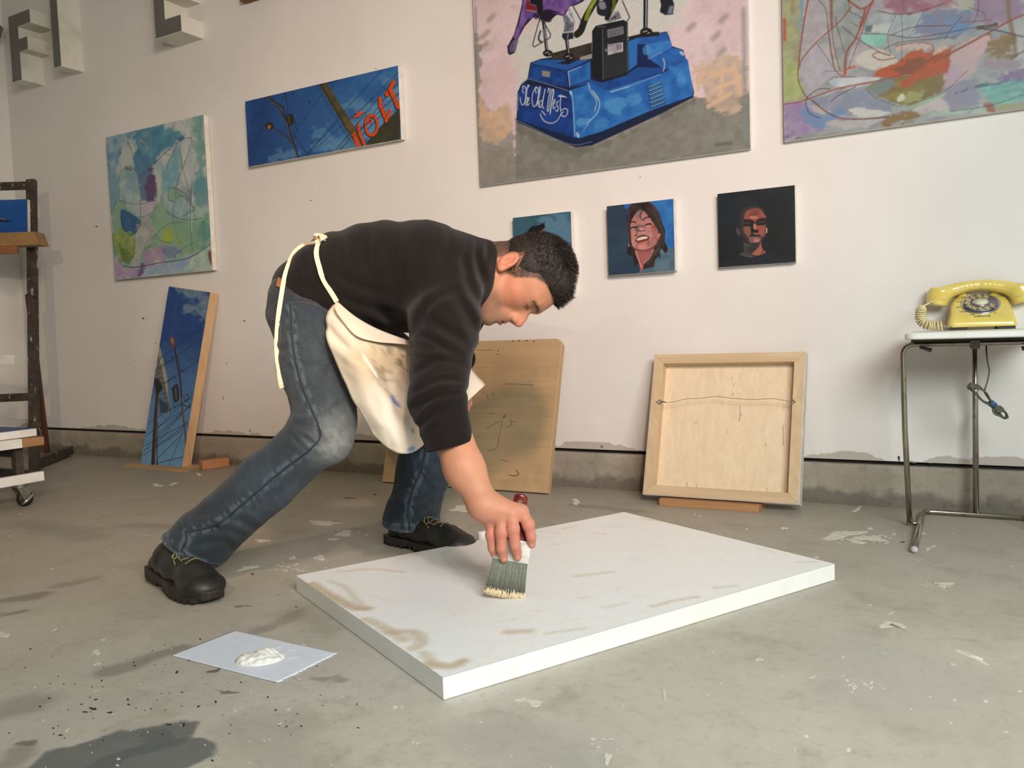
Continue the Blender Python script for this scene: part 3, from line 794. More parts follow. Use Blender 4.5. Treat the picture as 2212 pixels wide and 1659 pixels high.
for x, y in [(1048,75),(1045,100),(1562,42),(1492,60),(1557,115),(1545,80),(1060,40)]: p.stroke([(x-4,y+3),(x+6,y-6)], 12, (132,124,122), .6, 9, curve=False)
p.stroke([(1028,20),(1033,330)], 6, (126,128,122), .6, 8); p.stroke([(1606,20),(1611,300)], 8, (128,136,134), .7, 9)
# base shadow
p.poly(V_([(1114,262),(1245,322),(1330,300),(1498,210),(1498,222),(1335,303),(1245,345),(1114,285)]), (96,96,88), .5, 10)
# ride body
p.poly(Q([(180,1290),(185,1180),(190,1010),(230,910),(300,850),(330,680),(440,640),(900,560),(1150,560),(1420,420),(1500,400),(1810,340),(1840,400),(1870,500),(1990,540),(2040,700),(2110,1000),(2100,1060),(1700,1260),(1000,1580),(820,1600),(740,1570),(190,1330)]), (18,32,64), 1, 1.5, False)
p.poly(Q([(195,1290),(205,1010),(245,915),(740,990),(790,1090),(810,1500),(220,1310)]), (14,44,108), 1, 1.5, False, (24,66,142))
p.poly(Q([(800,1490),(785,1090),(750,985),(1000,900),(1150,980),(1780,790),(2040,640),(2100,1000),(2090,1040),(1640,1200),(1100,1430),(870,1500)]), (30,92,170), 1, 1.5, False, (48,120,190), streak=(.8,.8))
p.poly(Q([(310,850),(335,700),(720,770),(745,950),(520,910)]), (16,50,116), 1, 1.5, False, (26,74,148))
p.poly(Q([(335,690),(440,650),(980,650),(730,765)]), (34,86,158), 1, 1.5)
p.poly(Q([(730,775),(980,670),(985,860),(760,940)]), (32,88,166), 1, 1.5, False, (46,112,184))
p.poly(Q([(760,950),(990,865),(1100,900),(1400,800),(1760,730),(1790,790),(1160,985),(1000,905)]), (18,62,134), 1, 2, False, (30,82,156))
p.poly(Q([(1390,450),(1500,410),(1490,700),(1400,770)]), (44,108,180), 1, 1.5)
p.poly(Q([(1490,480),(1590,480),(1610,640),(1770,730),(1540,720),(1490,690)]), (12,34,84), 1, 1.5)
p.poly(Q([(1400,790),(1500,730),(1760,740),(1700,800),(1400,880)]), (24,74,146), 1, 2)
p.poly(Q([(1500,400),(1820,350),(1850,480),(1600,480),(1490,480)]), (26,80,154), 1, 1.5, False, (40,100,176))
p.poly(Q([(1600,480),(1850,440),(1870,520),(1620,640)]), (44,112,188), 1, 1.5, False, (60,132,200))
p.poly(Q([(1620,640),(1880,520),(1980,545),(2030,660),(1800,760)]), (26,84,160), 1, 1.5, False, (40,106,184))
for c, r, col in [((1250,1150),120,(84,156,206)),((1450,1080),90,(80,150,206)),((900,1330),70,(88,160,208)),((1900,760),70,(60,132,198)),((1980,860),60,(76,150,210)),((1600,560),60,(70,146,208)),((880,1050),60,(70,140,200)),((1100,1330),90,(70,140,196)),((500,1250),120,(22,62,140))]:
    p.poly(Q([(c[0]+r*math.cos(a), c[1]+r*.7*math.sin(a)) for a in np.linspace(0,6.28,9)[:-1]]), col, .6, 8, True)
for l, w, al in [([(745,780),(760,940)],1.6,.8),([(740,780),(880,725)],1.4,.7),([(760,990),(790,1080),(815,1470)],2.2,.6),([(1200,1000),(1400,940)],2.4,.8),([(1400,940),(1740,810)],1.4,.5),([(1775,640),(1790,700),(1775,770)],2.6,.7),
                 ([(1610,640),(1760,570)],1.2,.5),([(1600,490),(1610,620)],1.2,.5),([(1965,570),(1990,590)],5,.9),([(840,1450),(850,1480)],6,.8),([(765,1000),(775,1020)],5,.9),([(960,900),(985,990),(1050,1100),(1030,1200)],1.8,.9),
                 ([(230,920),(300,860)],1.4,.7),([(200,1020),(195,1200)],1.2,.6),([(1010,990),(1080,1100),(1060,1220),(960,1330)],2.0,.9),([(1000,980),(1075,1090)],1.4,.7),([(960,1340),(900,1430)],1.4,.5),([(190,1310),(740,1560),(1000,1540)],1.2,.35),([(310,855),(520,915),(740,985)],1.2,.4)]:
    p.stroke(Q(l), w, (168,198,214), al, 1.6)
for i in range(6):
    p.stroke(Q([(1610+8*i*.7,950+47*i*.92),(1755+8*i*.7,895+47*i*.92)]), 4.6, (10,26,48), 1, curve=False)
    p.stroke(Q([(1614+8*i*.7,946+47*i*.92),(1755+8*i*.7,892+47*i*.92)]), 1.6, (136,190,206), .9, curve=False)
p.poly(Q([(458,765),(545,780),(540,840),(458,825)]), (132,136,124), 1, 1.2)
# lettering "The Old West"
ink = (196, 206, 212)
for l in [[(220,1060),(230,1120),(250,1140),(275,1090),(285,960)],[(240,950),(260,935),(290,960),(320,930),(300,925)],[(255,960),(245,990),(262,1010)],[(305,930),(290,1010),(272,1140)],[(272,1120),(285,1060),(297,1070),(290,1145)],[(300,1110),(318,1080),(308,1060),(296,1110),(304,1145),(322,1120)],
          [(400,950),(360,1000),(350,1100),(370,1160),(400,1120),(420,1020),(405,950),(380,960),(395,1010)],[(400,1150),(425,1050),(440,960),(430,950),(418,1080),(424,1160)],[(455,1090),(430,1110),(432,1160),(452,1150),(490,970)],[(490,970),(462,1140),(478,1180)],
          [(520,1000),(530,960),(545,985),(530,1060),(515,1190),(530,1190),(560,1000),(580,980),(570,1060),(545,1240)],[(545,1210),(575,1060),(585,980),(560,975)],[(575,1140),(600,1110),(592,1080),(577,1130),(582,1180),(605,1160)],[(640,1100),(622,1110),(618,1140),(634,1170),(625,1210),(605,1195)],
          [(665,1030),(655,1140),(662,1210)],[(640,1040),(690,1045),(720,1060)],[(662,1200),(700,1180),(730,1190),(735,1230),(710,1265),(675,1255),(665,1230),(690,1215)],[(665,1240),(620,1310),(560,1338),(490,1320),(450,1270),(440,1235)],[(455,1205),(495,1250)]]:
    p.stroke(Q(l), 1.7, ink, .95, 1.1)
p.stroke(Q([(545,1240),(560,1120)]), 1.6, ink, .9); p.stroke(Q([(640,1045),(700,1050)]), 2.4, ink, .9)
# coin box
p.poly(Q([(1000,340),(1040,280),(1130,260),(1340,215),(1390,240),(1395,790),(1370,820),(1130,890),(1060,870),(1005,830)]), (20,24,28), 1, 1.4)
p.poly(Q([(1110,310),(1370,250),(1375,790),(1120,870)]), (44,48,52), .9, 2, False, (24,30,34), grad=Q([(1150,700),(1300,300)]))
for l in [[(1115,320),(1120,860)],[(1060,290),(1140,290)],[(1380,260),(1385,780)]]: p.stroke(Q(l), 1.4, (110,120,124), .6, 1.4)
p.poly(Q([(1165,325),(1340,285),(1345,370),(1170,412)]), (112,112,120), 1, 1.1); p.poly(Q([(1170,485),(1335,460),(1337,560),(1172,598)]), (186,186,192), 1, 1.1, False, (140,140,146))
for l in [[(1180,352),(1225,342)],[(1240,340),(1330,318)],[(1195,385),(1205,370),(1215,382),(1200,392)],[(1230,378),(1230,362),(1245,374),(1245,358)],[(1258,354),(1258,370),(1275,366)],[(1285,350),(1295,360),(1305,345),(1295,360),(1295,372)]]: p.stroke(Q(l), 1.1, (40,42,50), .9, curve=False)
p.poly(Q([(1260,480),(1325,470),(1325,530),(1265,545)]), (110,108,112), .8, 2); p.stroke(Q([(1185,500),(1250,488)]), 1.4, (80,80,90), .8); p.stroke(Q([(1185,560),(1320,540)]), 2, (160,160,168), .8)
p.stroke(Q([(1150,530),(1145,545),(1160,555),(1168,535)]), 1.3, (170,172,176), .9)
p.poly(Q([(1145,225),(1250,130),(1290,115),(1320,200),(1180,245)]), (92,98,104), 1, 1.3, False, (130,132,136)); p.stroke(Q([(1150,225),(1290,120),(1325,200)]), 1.6, (176,182,186), .9, curve=False); p.stroke(Q([(1215,205),(1255,175),(1250,205)]), 3, (40,44,48), .9)
# black platform, posts, stirrups
p.poly(Q([(560,580),(1000,460),(1000,620),(860,650),(560,640)]), (40,38,34), 1, 1.3, False, (62,58,50))
p.poly(Q([(1390,400),(1600,350),(1730,345),(1730,390),(1500,410),(1400,440)]), (30,30,30), 1, 1.3)
p.poly(Q([(872,620),(1000,585),(1000,635),(872,655)]), (150,146,138), 1, 1.3); p.poly(Q([(610,690),(740,650),(860,650),(740,700)]), (24,24,24), 1, 1.3)
def post(x0, y0, x1, y1, w):
    p.stroke(Q([(x0,y0),(x1,y1)]), w, (22,24,28), 1, 1.2, curve=False); p.stroke(Q([(x0+6,y0),(x1+6,y1)]), w*.22, (170,178,184), .8, 1.0, curve=False)
post(1585,-200,1580,330,10); post(725,430,745,590,8.5); post(470,200,510,560,8)
for x, y, r in [(520,580,55),(750,620,60),(1590,350,70)]:
    p.poly(Q([(x+r*math.cos(a), y+r*.7*math.sin(a)) for a in np.linspace(0,6.28,9)[:-1]]), (20,20,22), 1, 1.5, True)
    p.stroke(Q([(x-r*.5,y-4),(x+r*.1,y-12)]), 2.4, (150,152,154), .9); p.stroke(Q([(x+r*.2,y+14),(x+r*.55,y+4)]), 1.6, (190,190,190), .8)
for l in [[(430,210),(355,490),(375,510),(545,410),(550,370),(460,210),(430,210)],[(790,60),(890,240),(890,280)],[(1330,10),(1410,190),(1385,225)]]:
    p.stroke(Q(l), 2.8, (28,30,34), 1, 1.2, curve=False); p.stroke(Q([(x+4,y) for x, y in l]), .8, (140,150,154), .6, 1, curve=False)
# purple horse
pu, pl, pd = (88,62,132), (132,98,160), (36,24,58)
p.poly(Q([(240,-400),(980,-400),(960,-40),(900,20),(820,60),(760,70),(700,180),(620,160),(520,240),(370,180),(270,290),(200,420),(170,560),(110,600),(85,570),(95,480),(150,380),(190,250),(240,40)]), pd, 1, 1.8)
p.poly(Q([(260,-400),(960,-400),(930,-60),(860,20),(770,60),(720,110),(690,170),(640,130),(560,110),(500,100),(400,180),(300,210),(230,330),(180,450),(150,400),(210,250),(250,50)]), pu, 1, 3, False, pl)
p.poly(Q([(120,470),(190,400),(200,450),(160,570),(110,590),(100,520)]), (126,120,142), 1, 2, False, (84,76,108)); p.stroke(Q([(88,500),(100,580),(150,570)]), 4, (28,26,34), 1)
p.poly(Q([(680,180),(780,130),(815,230),(800,340),(690,350),(700,260)]), (150,156,166), 1, 2, False, (88,92,104)); p.stroke(Q([(740,160),(790,230)]), 5, (206,206,212), .8, 3)
p.poly(Q([(680,360),(800,350),(800,420),(700,440),(672,400)]), (30,34,48), 1, 1.5); p.stroke(Q([(740,370),(735,420)]), 2, (150,160,170), .8)
p.stroke(Q([(440,340),(420,420),(450,460)]), 5, (40,40,52), .9); p.stroke(Q([(470,330),(480,420)]), 4, (120,116,136), .8)
p.poly(Q([(320,-400),(460,-400),(470,180),(420,190),(395,60),(330,40)]), (18,16,22), 1, 2); p.poly(Q([(275,150),(300,-60),(330,50),(400,70),(405,130),(300,120)]), (118,30,34), 1, 2); p.stroke(Q([(290,110),(390,125)]), 1.4, (190,170,160), .8)
p.stroke(Q([(510,110),(580,140),(660,150)]), 1.6, (120,90,160), .8); p.stroke(Q([(430,170),(425,190)]), 2.6, (200,200,204), .9)
p.stroke(Q([(760,-60),(720,60),(760,120)]), 4, (132,100,168), .7, 3); p.poly(Q([(330,180),(540,100),(620,160),(540,240),(480,230)]), (26,18,34), .85, 5)
# green and black horse legs
p.poly(Q([(1060,-200),(1330,-200),(1290,0),(1230,120),(1180,220),(1140,220),(1130,60)]), (20,22,26), 1, 2)
p.stroke(Q([(1060,-30),(960,140),(920,220),(880,330),(840,370)]), 17, (26,28,24), 1, 2); p.stroke(Q([(1050,-40),(975,100),(940,200)]), 10, (118,132,34), 1, 2); p.stroke(Q([(1040,0),(980,90)]), 4, (160,170,80), .8, 2)
p.stroke(Q([(1235,-40),(1240,60),(1225,110)]), 7, (96,108,34), .9, 3)
p.poly(Q([(1050,90),(1060,20),(1140,10),(1180,60),(1165,160),(1110,175),(1060,150)]), (28,32,42), 1, 1.6, True); p.poly(Q([(1075,30),(1130,20),(1150,90),(1090,95)]), (128,132,144), .95, 3, True)
p.poly(Q([(1720,-80),(1850,-80),(1895,50),(1880,160),(1790,165),(1735,130),(1750,60)]), (24,28,38), 1, 1.8); p.poly(Q([(1840,70),(1890,60),(1870,150),(1820,150)]), (110,126,146), .9, 3)
# bodies of the horses continue above
p.poly(Q([(150,-1500),(700,-1900),(1000,-1200),(980,-400),(250,-380)]), pu, 1, 4, True, pl); p.poly(Q([(1050,-1300),(1800,-1400),(1900,-700),(1750,-80),(1080,-150)]), (30,34,36), 1, 4, True, (90,108,40))
p.poly(V_([(1545,309),(1583,304),(1583,313),(1545,318)]), (104,106,98), .5, 2)
for i in range(7): p.stroke([(1547+5*i,316-.7*i),(1548+5*i,310-.7*i),(1551+5*i,315-.7*i)], 1.0, (78,78,72), .8, 1, curve=False)
p.stroke([(1022,-300),(1032,395)], 1.6, (110,112,104), .6, 1, curve=False)
p.finish('painted_face', root); adopt(root)

# ---------- rust and teal abstract at the right ----------
o0, _, _ = wall_canvas((1691,0), (2212,0), (2212,238), (1692,303), .016, top=1.75)
ow = W(1692, 303, .016); o = np.array([(ow[0] + W(1691, 0, .016)[0]) / 2, WALL - .016, .955 - .002]); o[2] = (W(1692,303,.016)[2] + W(2212,238,.016)[2]) / 2
root, _ = canvas_thing('abstract_painting', 'large abstract canvas with rust-orange curves over grey and violet', 'painting', o, AX, BZ, .86, .80, .016, M_edge_white)
p = Painting(o, AX, BZ, .86, .80, .0017, .0045, vis_h=.43, gain=.86)
Q = lambda pts, ox=1680, oy=0, k=4.158: [(ox + x / k, oy + y / k) for x, y in pts]
p.fill((152, 158, 160)); p.mottle((178, 176, 176), 60, .4, .7, .8, 6); p.mottle((128, 136, 146), 40, .52, .75, .7, 7, 1, 2); p.mottle((158, 142, 160), 50, .6, .8, .6, 8)
p.poly(Q([(40,-600),(210,-600),(240,60),(180,600),(260,890),(50,930)]), (148,150,124), 1, 8, False, (164,170,128))
p.poly(Q([(48,520),(170,560),(250,860),(50,920)]), (168,180,122), .9, 12, False, (148,164,112)); p.poly(Q([(185,-300),(260,-300),(240,230),(200,280)]), (112,150,186), .85, 8)
p.stroke(Q([(60,180),(62,360)]), 7, (176,84,48), .9, 4); p.stroke(Q([(150,-300),(130,120)]), 7, (130,118,84), .6, 8)
p.poly(Q([(270,-200),(440,-200),(450,280),(340,400),(230,520),(200,440)]), (176,172,174), .95, 5, False, (158,156,162)); p.poly(Q([(350,390),(210,560),(190,640),(270,860),(400,760),(520,640)]), (160,160,176), .95, 5, False, (176,172,180))
p.poly(Q([(440,-100),(640,60),(730,220),(700,330),(600,640),(540,600),(470,300)]), (152,160,160), .9, 6, False, (130,140,142))
p.poly(Q([(840,120),(1200,120),(1310,110),(1270,320),(1000,330),(800,290)]), (164,178,180), .95, 6, False, (146,160,166)); p.poly(Q([(840,210),(1040,200),(990,300),(830,290)]), (184,190,188), .9, 5)
p.poly(Q([(760,310),(975,310),(960,400),(870,420),(750,380)]), (124,180,166), 1, 4, False, (140,196,184)); p.poly(Q([(790,230),(850,230),(840,290),(790,290)]), (60,96,104), .8, 5)
p.poly(Q([(960,-200),(1620,-200),(1580,100),(1300,110),(950,90)]), (168,150,156), .95, 8, False, (150,118,136)); p.poly(Q([(960,60),(1200,-40),(1390,20),(1380,90),(1100,120)]), (144,92,112), .8, 12); p.poly(Q([(1500,-60),(1610,-60),(1600,40),(1500,60)]), (160,92,110), .7, 8)
p.poly(Q([(1300,120),(1560,100),(1720,80),(1760,240),(1600,350),(1240,300)]), (104,130,160), .9, 9, False, (120,120,150)); p.poly(Q([(1540,210),(1740,200),(1700,290),(1560,290)]), (92,136,176), .85, 8)
p.poly(Q([(1700,-300),(2212,-300),(2212,150),(1880,230),(1760,120)]), (138,116,144), .95, 10, False, (150,128,150)); p.poly(Q([(1610,-60),(1800,-60),(1740,80),(1640,90)]), (168,164,152), .8, 10)
p.stroke(Q([(2080,-300),(2075,100),(2110,300),(2140,500)]), 8, (128,94,52), .85, 5)
p.poly(Q([(1880,400),(1940,310),(2110,340),(2130,480),(1960,520)]), (112,94,52), .9, 14, True, (134,106,52))
p.poly(Q([(700,540),(760,470),(900,440),(1060,520),(1060,590),(880,630),(760,600)]), (192,190,182), .95, 4, True)
p.poly(Q([(1640,400),(1880,320),(1880,400),(1700,720),(1560,840),(1400,800),(1420,700)]), (176,158,164), .95, 6, True, (196,166,164), grad=Q([(1600,600),(1850,380)]))
p.poly(Q([(1380,700),(1600,600),(1620,740),(1500,840)]), (172,152,170), .8, 10, True)
p.poly(Q([(790,800),(960,690),(1150,660),(1480,600),(1500,820),(1240,950),(1080,950)]), (112,100,50), .95, 7, False, (134,124,66), streak=(.5,1.2)); p.poly(Q([(800,790),(900,700),(1080,690),(1060,760),(900,850)]), (112,132,138), .8, 9)
p.poly(Q([(840,700),(880,620),(1060,560),(1200,440),(1330,460),(1640,400),(1580,440),(1520,660),(1350,700),(1130,790),(1100,750),(1180,680)]), (178,82,48), 1, 6, False, (156,84,56), streak=(.5,1.3))
p.poly(Q([(1000,650),(1180,540),(1480,500),(1300,620),(1120,660)]), (116,74,56), .8, 9)
for c in [(1100,430),(1150,420),(1210,420),(1280,420),(1340,420),(1480,440),(1430,460)]: p.stroke(Q([(c[0]-20,c[1]+15),(c[0]+22,c[1]-15)]), 9, (196,176,160), .8, 4, curve=False)
p.poly(Q([(1070,880),(1160,840),(1300,820),(1290,880),(1150,910)]), (150,158,104), .85, 7, True); p.poly(Q([(1080,880),(1120,840),(1140,890),(1080,915)]), (196,206,184), .9, 3, True)
p.poly(Q([(250,900),(520,820),(790,790),(1060,960),(1020,1010),(560,1030),(430,1000)]), (122,136,156), .9, 8, False, (136,146,168))
p.poly(Q([(470,720),(560,700),(920,700),(700,790),(500,770)]), (196,202,206), .95, 4, True, (176,184,196)); p.poly(Q([(50,930),(260,910),(380,1060),(420,1180),(60,1250)]), (142,126,166), .98, 6, False, (160,146,176))
p.poly(Q([(230,940),(400,1030),(560,960),(600,1040),(360,1150),(240,1050)]), (100,136,178), .85, 9, True); p.poly(Q([(640,970),(900,990),(1040,1010),(800,1060),(700,1040)]), (192,196,194), .95, 6, True)
p.poly(Q([(470,1090),(900,1060),(1000,1070),(700,1150),(520,1140)]), (186,184,178), .95, 7, True, (170,170,176)); p.poly(Q([(880,1130),(960,1060),(1180,1000),(1260,1060),(1000,1120)]), (130,104,58), .95, 10, True)
p.poly(Q([(1250,980),(1400,900),(1520,900),(1700,980),(1400,1010)]), (186,180,178), .9, 9, True); p.poly(Q([(1500,820),(1700,700),(1780,760),(1800,960),(1560,1000)]), (130,132,154), .85, 12, True)
p.poly(Q([(1800,760),(2212,720),(2300,860),(1960,960),(1850,880)]), (122,184,168), .95, 8, False, (96,150,148), streak=(.5,2)); p.poly(Q([(1780,770),(1960,740),(1980,760),(1800,790)]), (52,96,110), .85, 6, True); p.poly(Q([(1600,830),(1700,800),(1690,825),(1620,845)]), (62,96,120), .8, 5, True)
p.poly(Q([(2000,650),(2212,640),(2212,720),(2020,720)]), (112,92,134), .85, 8, True); p.poly(Q([(1840,560),(1900,530),(2180,560),(2150,620),(1860,620)]), (148,136,146), .9, 8, True)
p.poly(Q([(1100,990),(1500,830),(1520,850),(1180,980)]), (140,180,150), .9, 4); p.poly(Q([(1850,930),(1950,930),(1930,1000),(1850,1000)]), (144,82,56), .9, 6, True); p.poly(Q([(1960,960),(2300,900),(2300,980),(1980,1000)]), (150,150,104), .85, 8)
p.poly(Q([(1380,1010),(1850,970),(1860,1000),(1380,1040)]), (160,190,170), .7, 8)
ru, dk2, ma = (140, 68, 46), (52, 58, 66), (104, 44, 52)
for l, w, c in [([(290,-100),(240,180),(200,450),(185,620)],4,ru),([(180,620),(190,740),(250,860),(320,910)],2.4,ma),([(660,60),(560,190),(350,380),(220,530),(195,600)],3.4,ru),([(480,-100),(485,240)],6,ru),([(450,240),(480,480),(530,640),(590,690)],2.4,ru),
                ([(485,250),(510,440),(560,640)],2.2,ru),([(580,-40),(680,40),(760,80),(850,20),(870,-60)],5,ru),([(850,20),(740,250),(700,350),(620,470),(600,660)],5,ru),([(790,80),(740,240)],5,ru),([(820,90),(740,330),(640,600)],2.2,ru),([(690,600),(620,620),(600,680)],6,(176,86,58)),
                ([(900,100),(1100,130),(1320,90),(1500,30)],2.2,ma),([(580,240),(720,350),(900,460),(1010,500)],2.2,(80,60,66)),([(1010,500),(900,470),(855,500),(930,540),(1060,520)],3,ru),([(1060,410),(1250,380),(1380,400),(1400,470)],2.4,ru),([(1020,320),(1080,290),(1240,240),(1560,230)],2,ma),
                ([(1400,560),(1700,400),(1900,290),(2100,180),(2260,110)],5,ru),([(1640,200),(1910,180)],2.4,ru),([(60,935),(180,920),(300,880),(560,790),(880,730),(1040,690),(1200,660)],3.2,ru),([(320,910),(430,1000),(560,1060),(760,1070),(1000,1050)],3.4,ma),([(480,910),(560,850),(700,780)],2.2,ma),
                ([(560,800),(640,780),(860,740)],2,ru),([(370,0),(430,80),(450,240),(500,600)],1.6,dk2),([(520,150),(540,260),(600,470)],1.6,dk2),([(250,930),(270,870),(370,800),(470,800)],2.6,dk2),([(250,940),(290,1020),(380,1060)],2.2,dk2),([(470,720),(520,695),(700,690)],1.6,dk2),
                ([(760,300),(980,310),(1200,340),(1480,300),(1700,260),(1850,230)],2,dk2),([(960,440),(1100,380),(1400,350),(1600,330)],2,dk2),([(1650,150),(1560,260),(1500,350)],2.4,(66,80,110)),([(1850,260),(2000,280),(2200,330)],3.6,dk2),([(1800,250),(1900,240),(1960,220)],9,(70,56,48)),
                ([(1110,120),(1120,300),(1110,560)],1.2,dk2),([(1060,140),(990,310),(1010,480)],1.2,dk2),([(1310,100),(1240,240),(1180,330)],1.2,dk2),([(640,100),(760,160),(740,160)],1.4,dk2),([(1800,-60),(1800,100),(1760,200)],1.8,ma),([(790,800),(900,890),(1060,950)],1.8,(90,92,56)),
                ([(1060,960),(1300,900),(1500,820),(1700,640)],1.6,(90,96,74)),([(1560,1000),(1900,950),(2210,850)],1.5,dk2),([(2100,520),(2212,460)],3,(70,78,70)),([(350,390),(430,500),(520,640)],1.6,dk2),([(1720,70),(1840,110),(1870,180)],1.4,dk2),([(650,190),(720,240)],1.6,dk2),([(430,640),(540,640)],1.4,dk2)]:
    p.stroke(Q(l), w, c, .85, 1.6, rough=.8)
p.stroke(Q([(1120,-20),(1135,110)]), 1.2, dk2, .7); p.stroke(Q([(620,-80),(640,60),(660,100)]), 1.4, dk2, .7)
for l in [[(55,1215),(58,1255)],[(70,1230),(90,1218),(98,1230),(84,1240)],[(120,1242),(128,1244)],[(155,1240),(215,1238)]]: p.stroke(Q(l), 1.3, (40,34,70), .9, curve=False)
p.finish('painted_face', root); adopt(root)

# ---------- three small portraits ----------
def portrait(tl, tr, br, bl, off, label, draw, gain, Qp):
    o, w_, h_ = wall_canvas(tl, tr, br, bl, off)
    root, _ = canvas_thing('portrait_painting', label, 'painting', o, AX, BZ, w_, h_, off, M_edge_white, group=None)
    p = Painting(o, AX, BZ, w_, h_, .0012, gain=gain)
    draw(p, lambda pts: [(Qp[0] + x / Qp[2], Qp[1] + y / Qp[2]) for x, y in pts])
    p.finish('painted_face', root); adopt(root)
def draw_head(p, Q):
    p.fill((52, 88, 106)); p.mottle((44, 78, 96), 30, .4, .7, .7, 11)
    p.poly(Q([(1200,150),(1450,60),(1560,150),(1580,420),(1400,380),(1250,330)]), (84,122,148), .85, 22, True)
    p.poly(Q([(950,440),(990,340),(1080,250),(1200,200),(1250,180),(1260,230),(1250,270),(1300,300),(1500,420),(1500,700),(1000,700)]), (120,86,76), 1, 2)
    p.poly(Q([(950,440),(980,340),(1040,300),(1070,240),(1110,210),(1180,205),(1250,180),(1262,230),(1180,290),(1050,350),(1020,420),(960,440)]), (12,22,26), 1, 1.6)
    for i in range(12): p.stroke(Q([(1010+20*i,330-11*i),(1015+22*i,290-12*i)]), 1.8, (8,16,20), .9, 1, curve=False)
    p.stroke(Q([(1060,345),(1120,320),(1180,310)]), 2, (150,110,96), .8, 2)
    p.poly(Q([(1040,700),(1080,560),(1400,560),(1500,700)]), (132,96,84), 1, 3)
    for l, w in [([(1060,450),(1110,438),(1160,446)],5),([(1230,440),(1290,425),(1340,440)],5),([(1075,500),(1110,488),(1150,500)],4),([(1240,492),(1285,478),(1325,492)],4),([(1200,500),(1190,590),(1215,612),(1245,600)],3.5),([(1120,680),(1200,668),(1290,676)],4),([(1000,440),(990,560),(1020,700)],3)]: p.stroke(Q(l), w, (60,40,36), .85, 2)
    p.poly(Q([(1000,400),(1040,380),(1040,640),(1010,640)]), (92,66,58), .7, 6); p.poly(Q([(1195,500),(1230,500),(1250,590),(1200,600)]), (158,116,100), .8, 3)

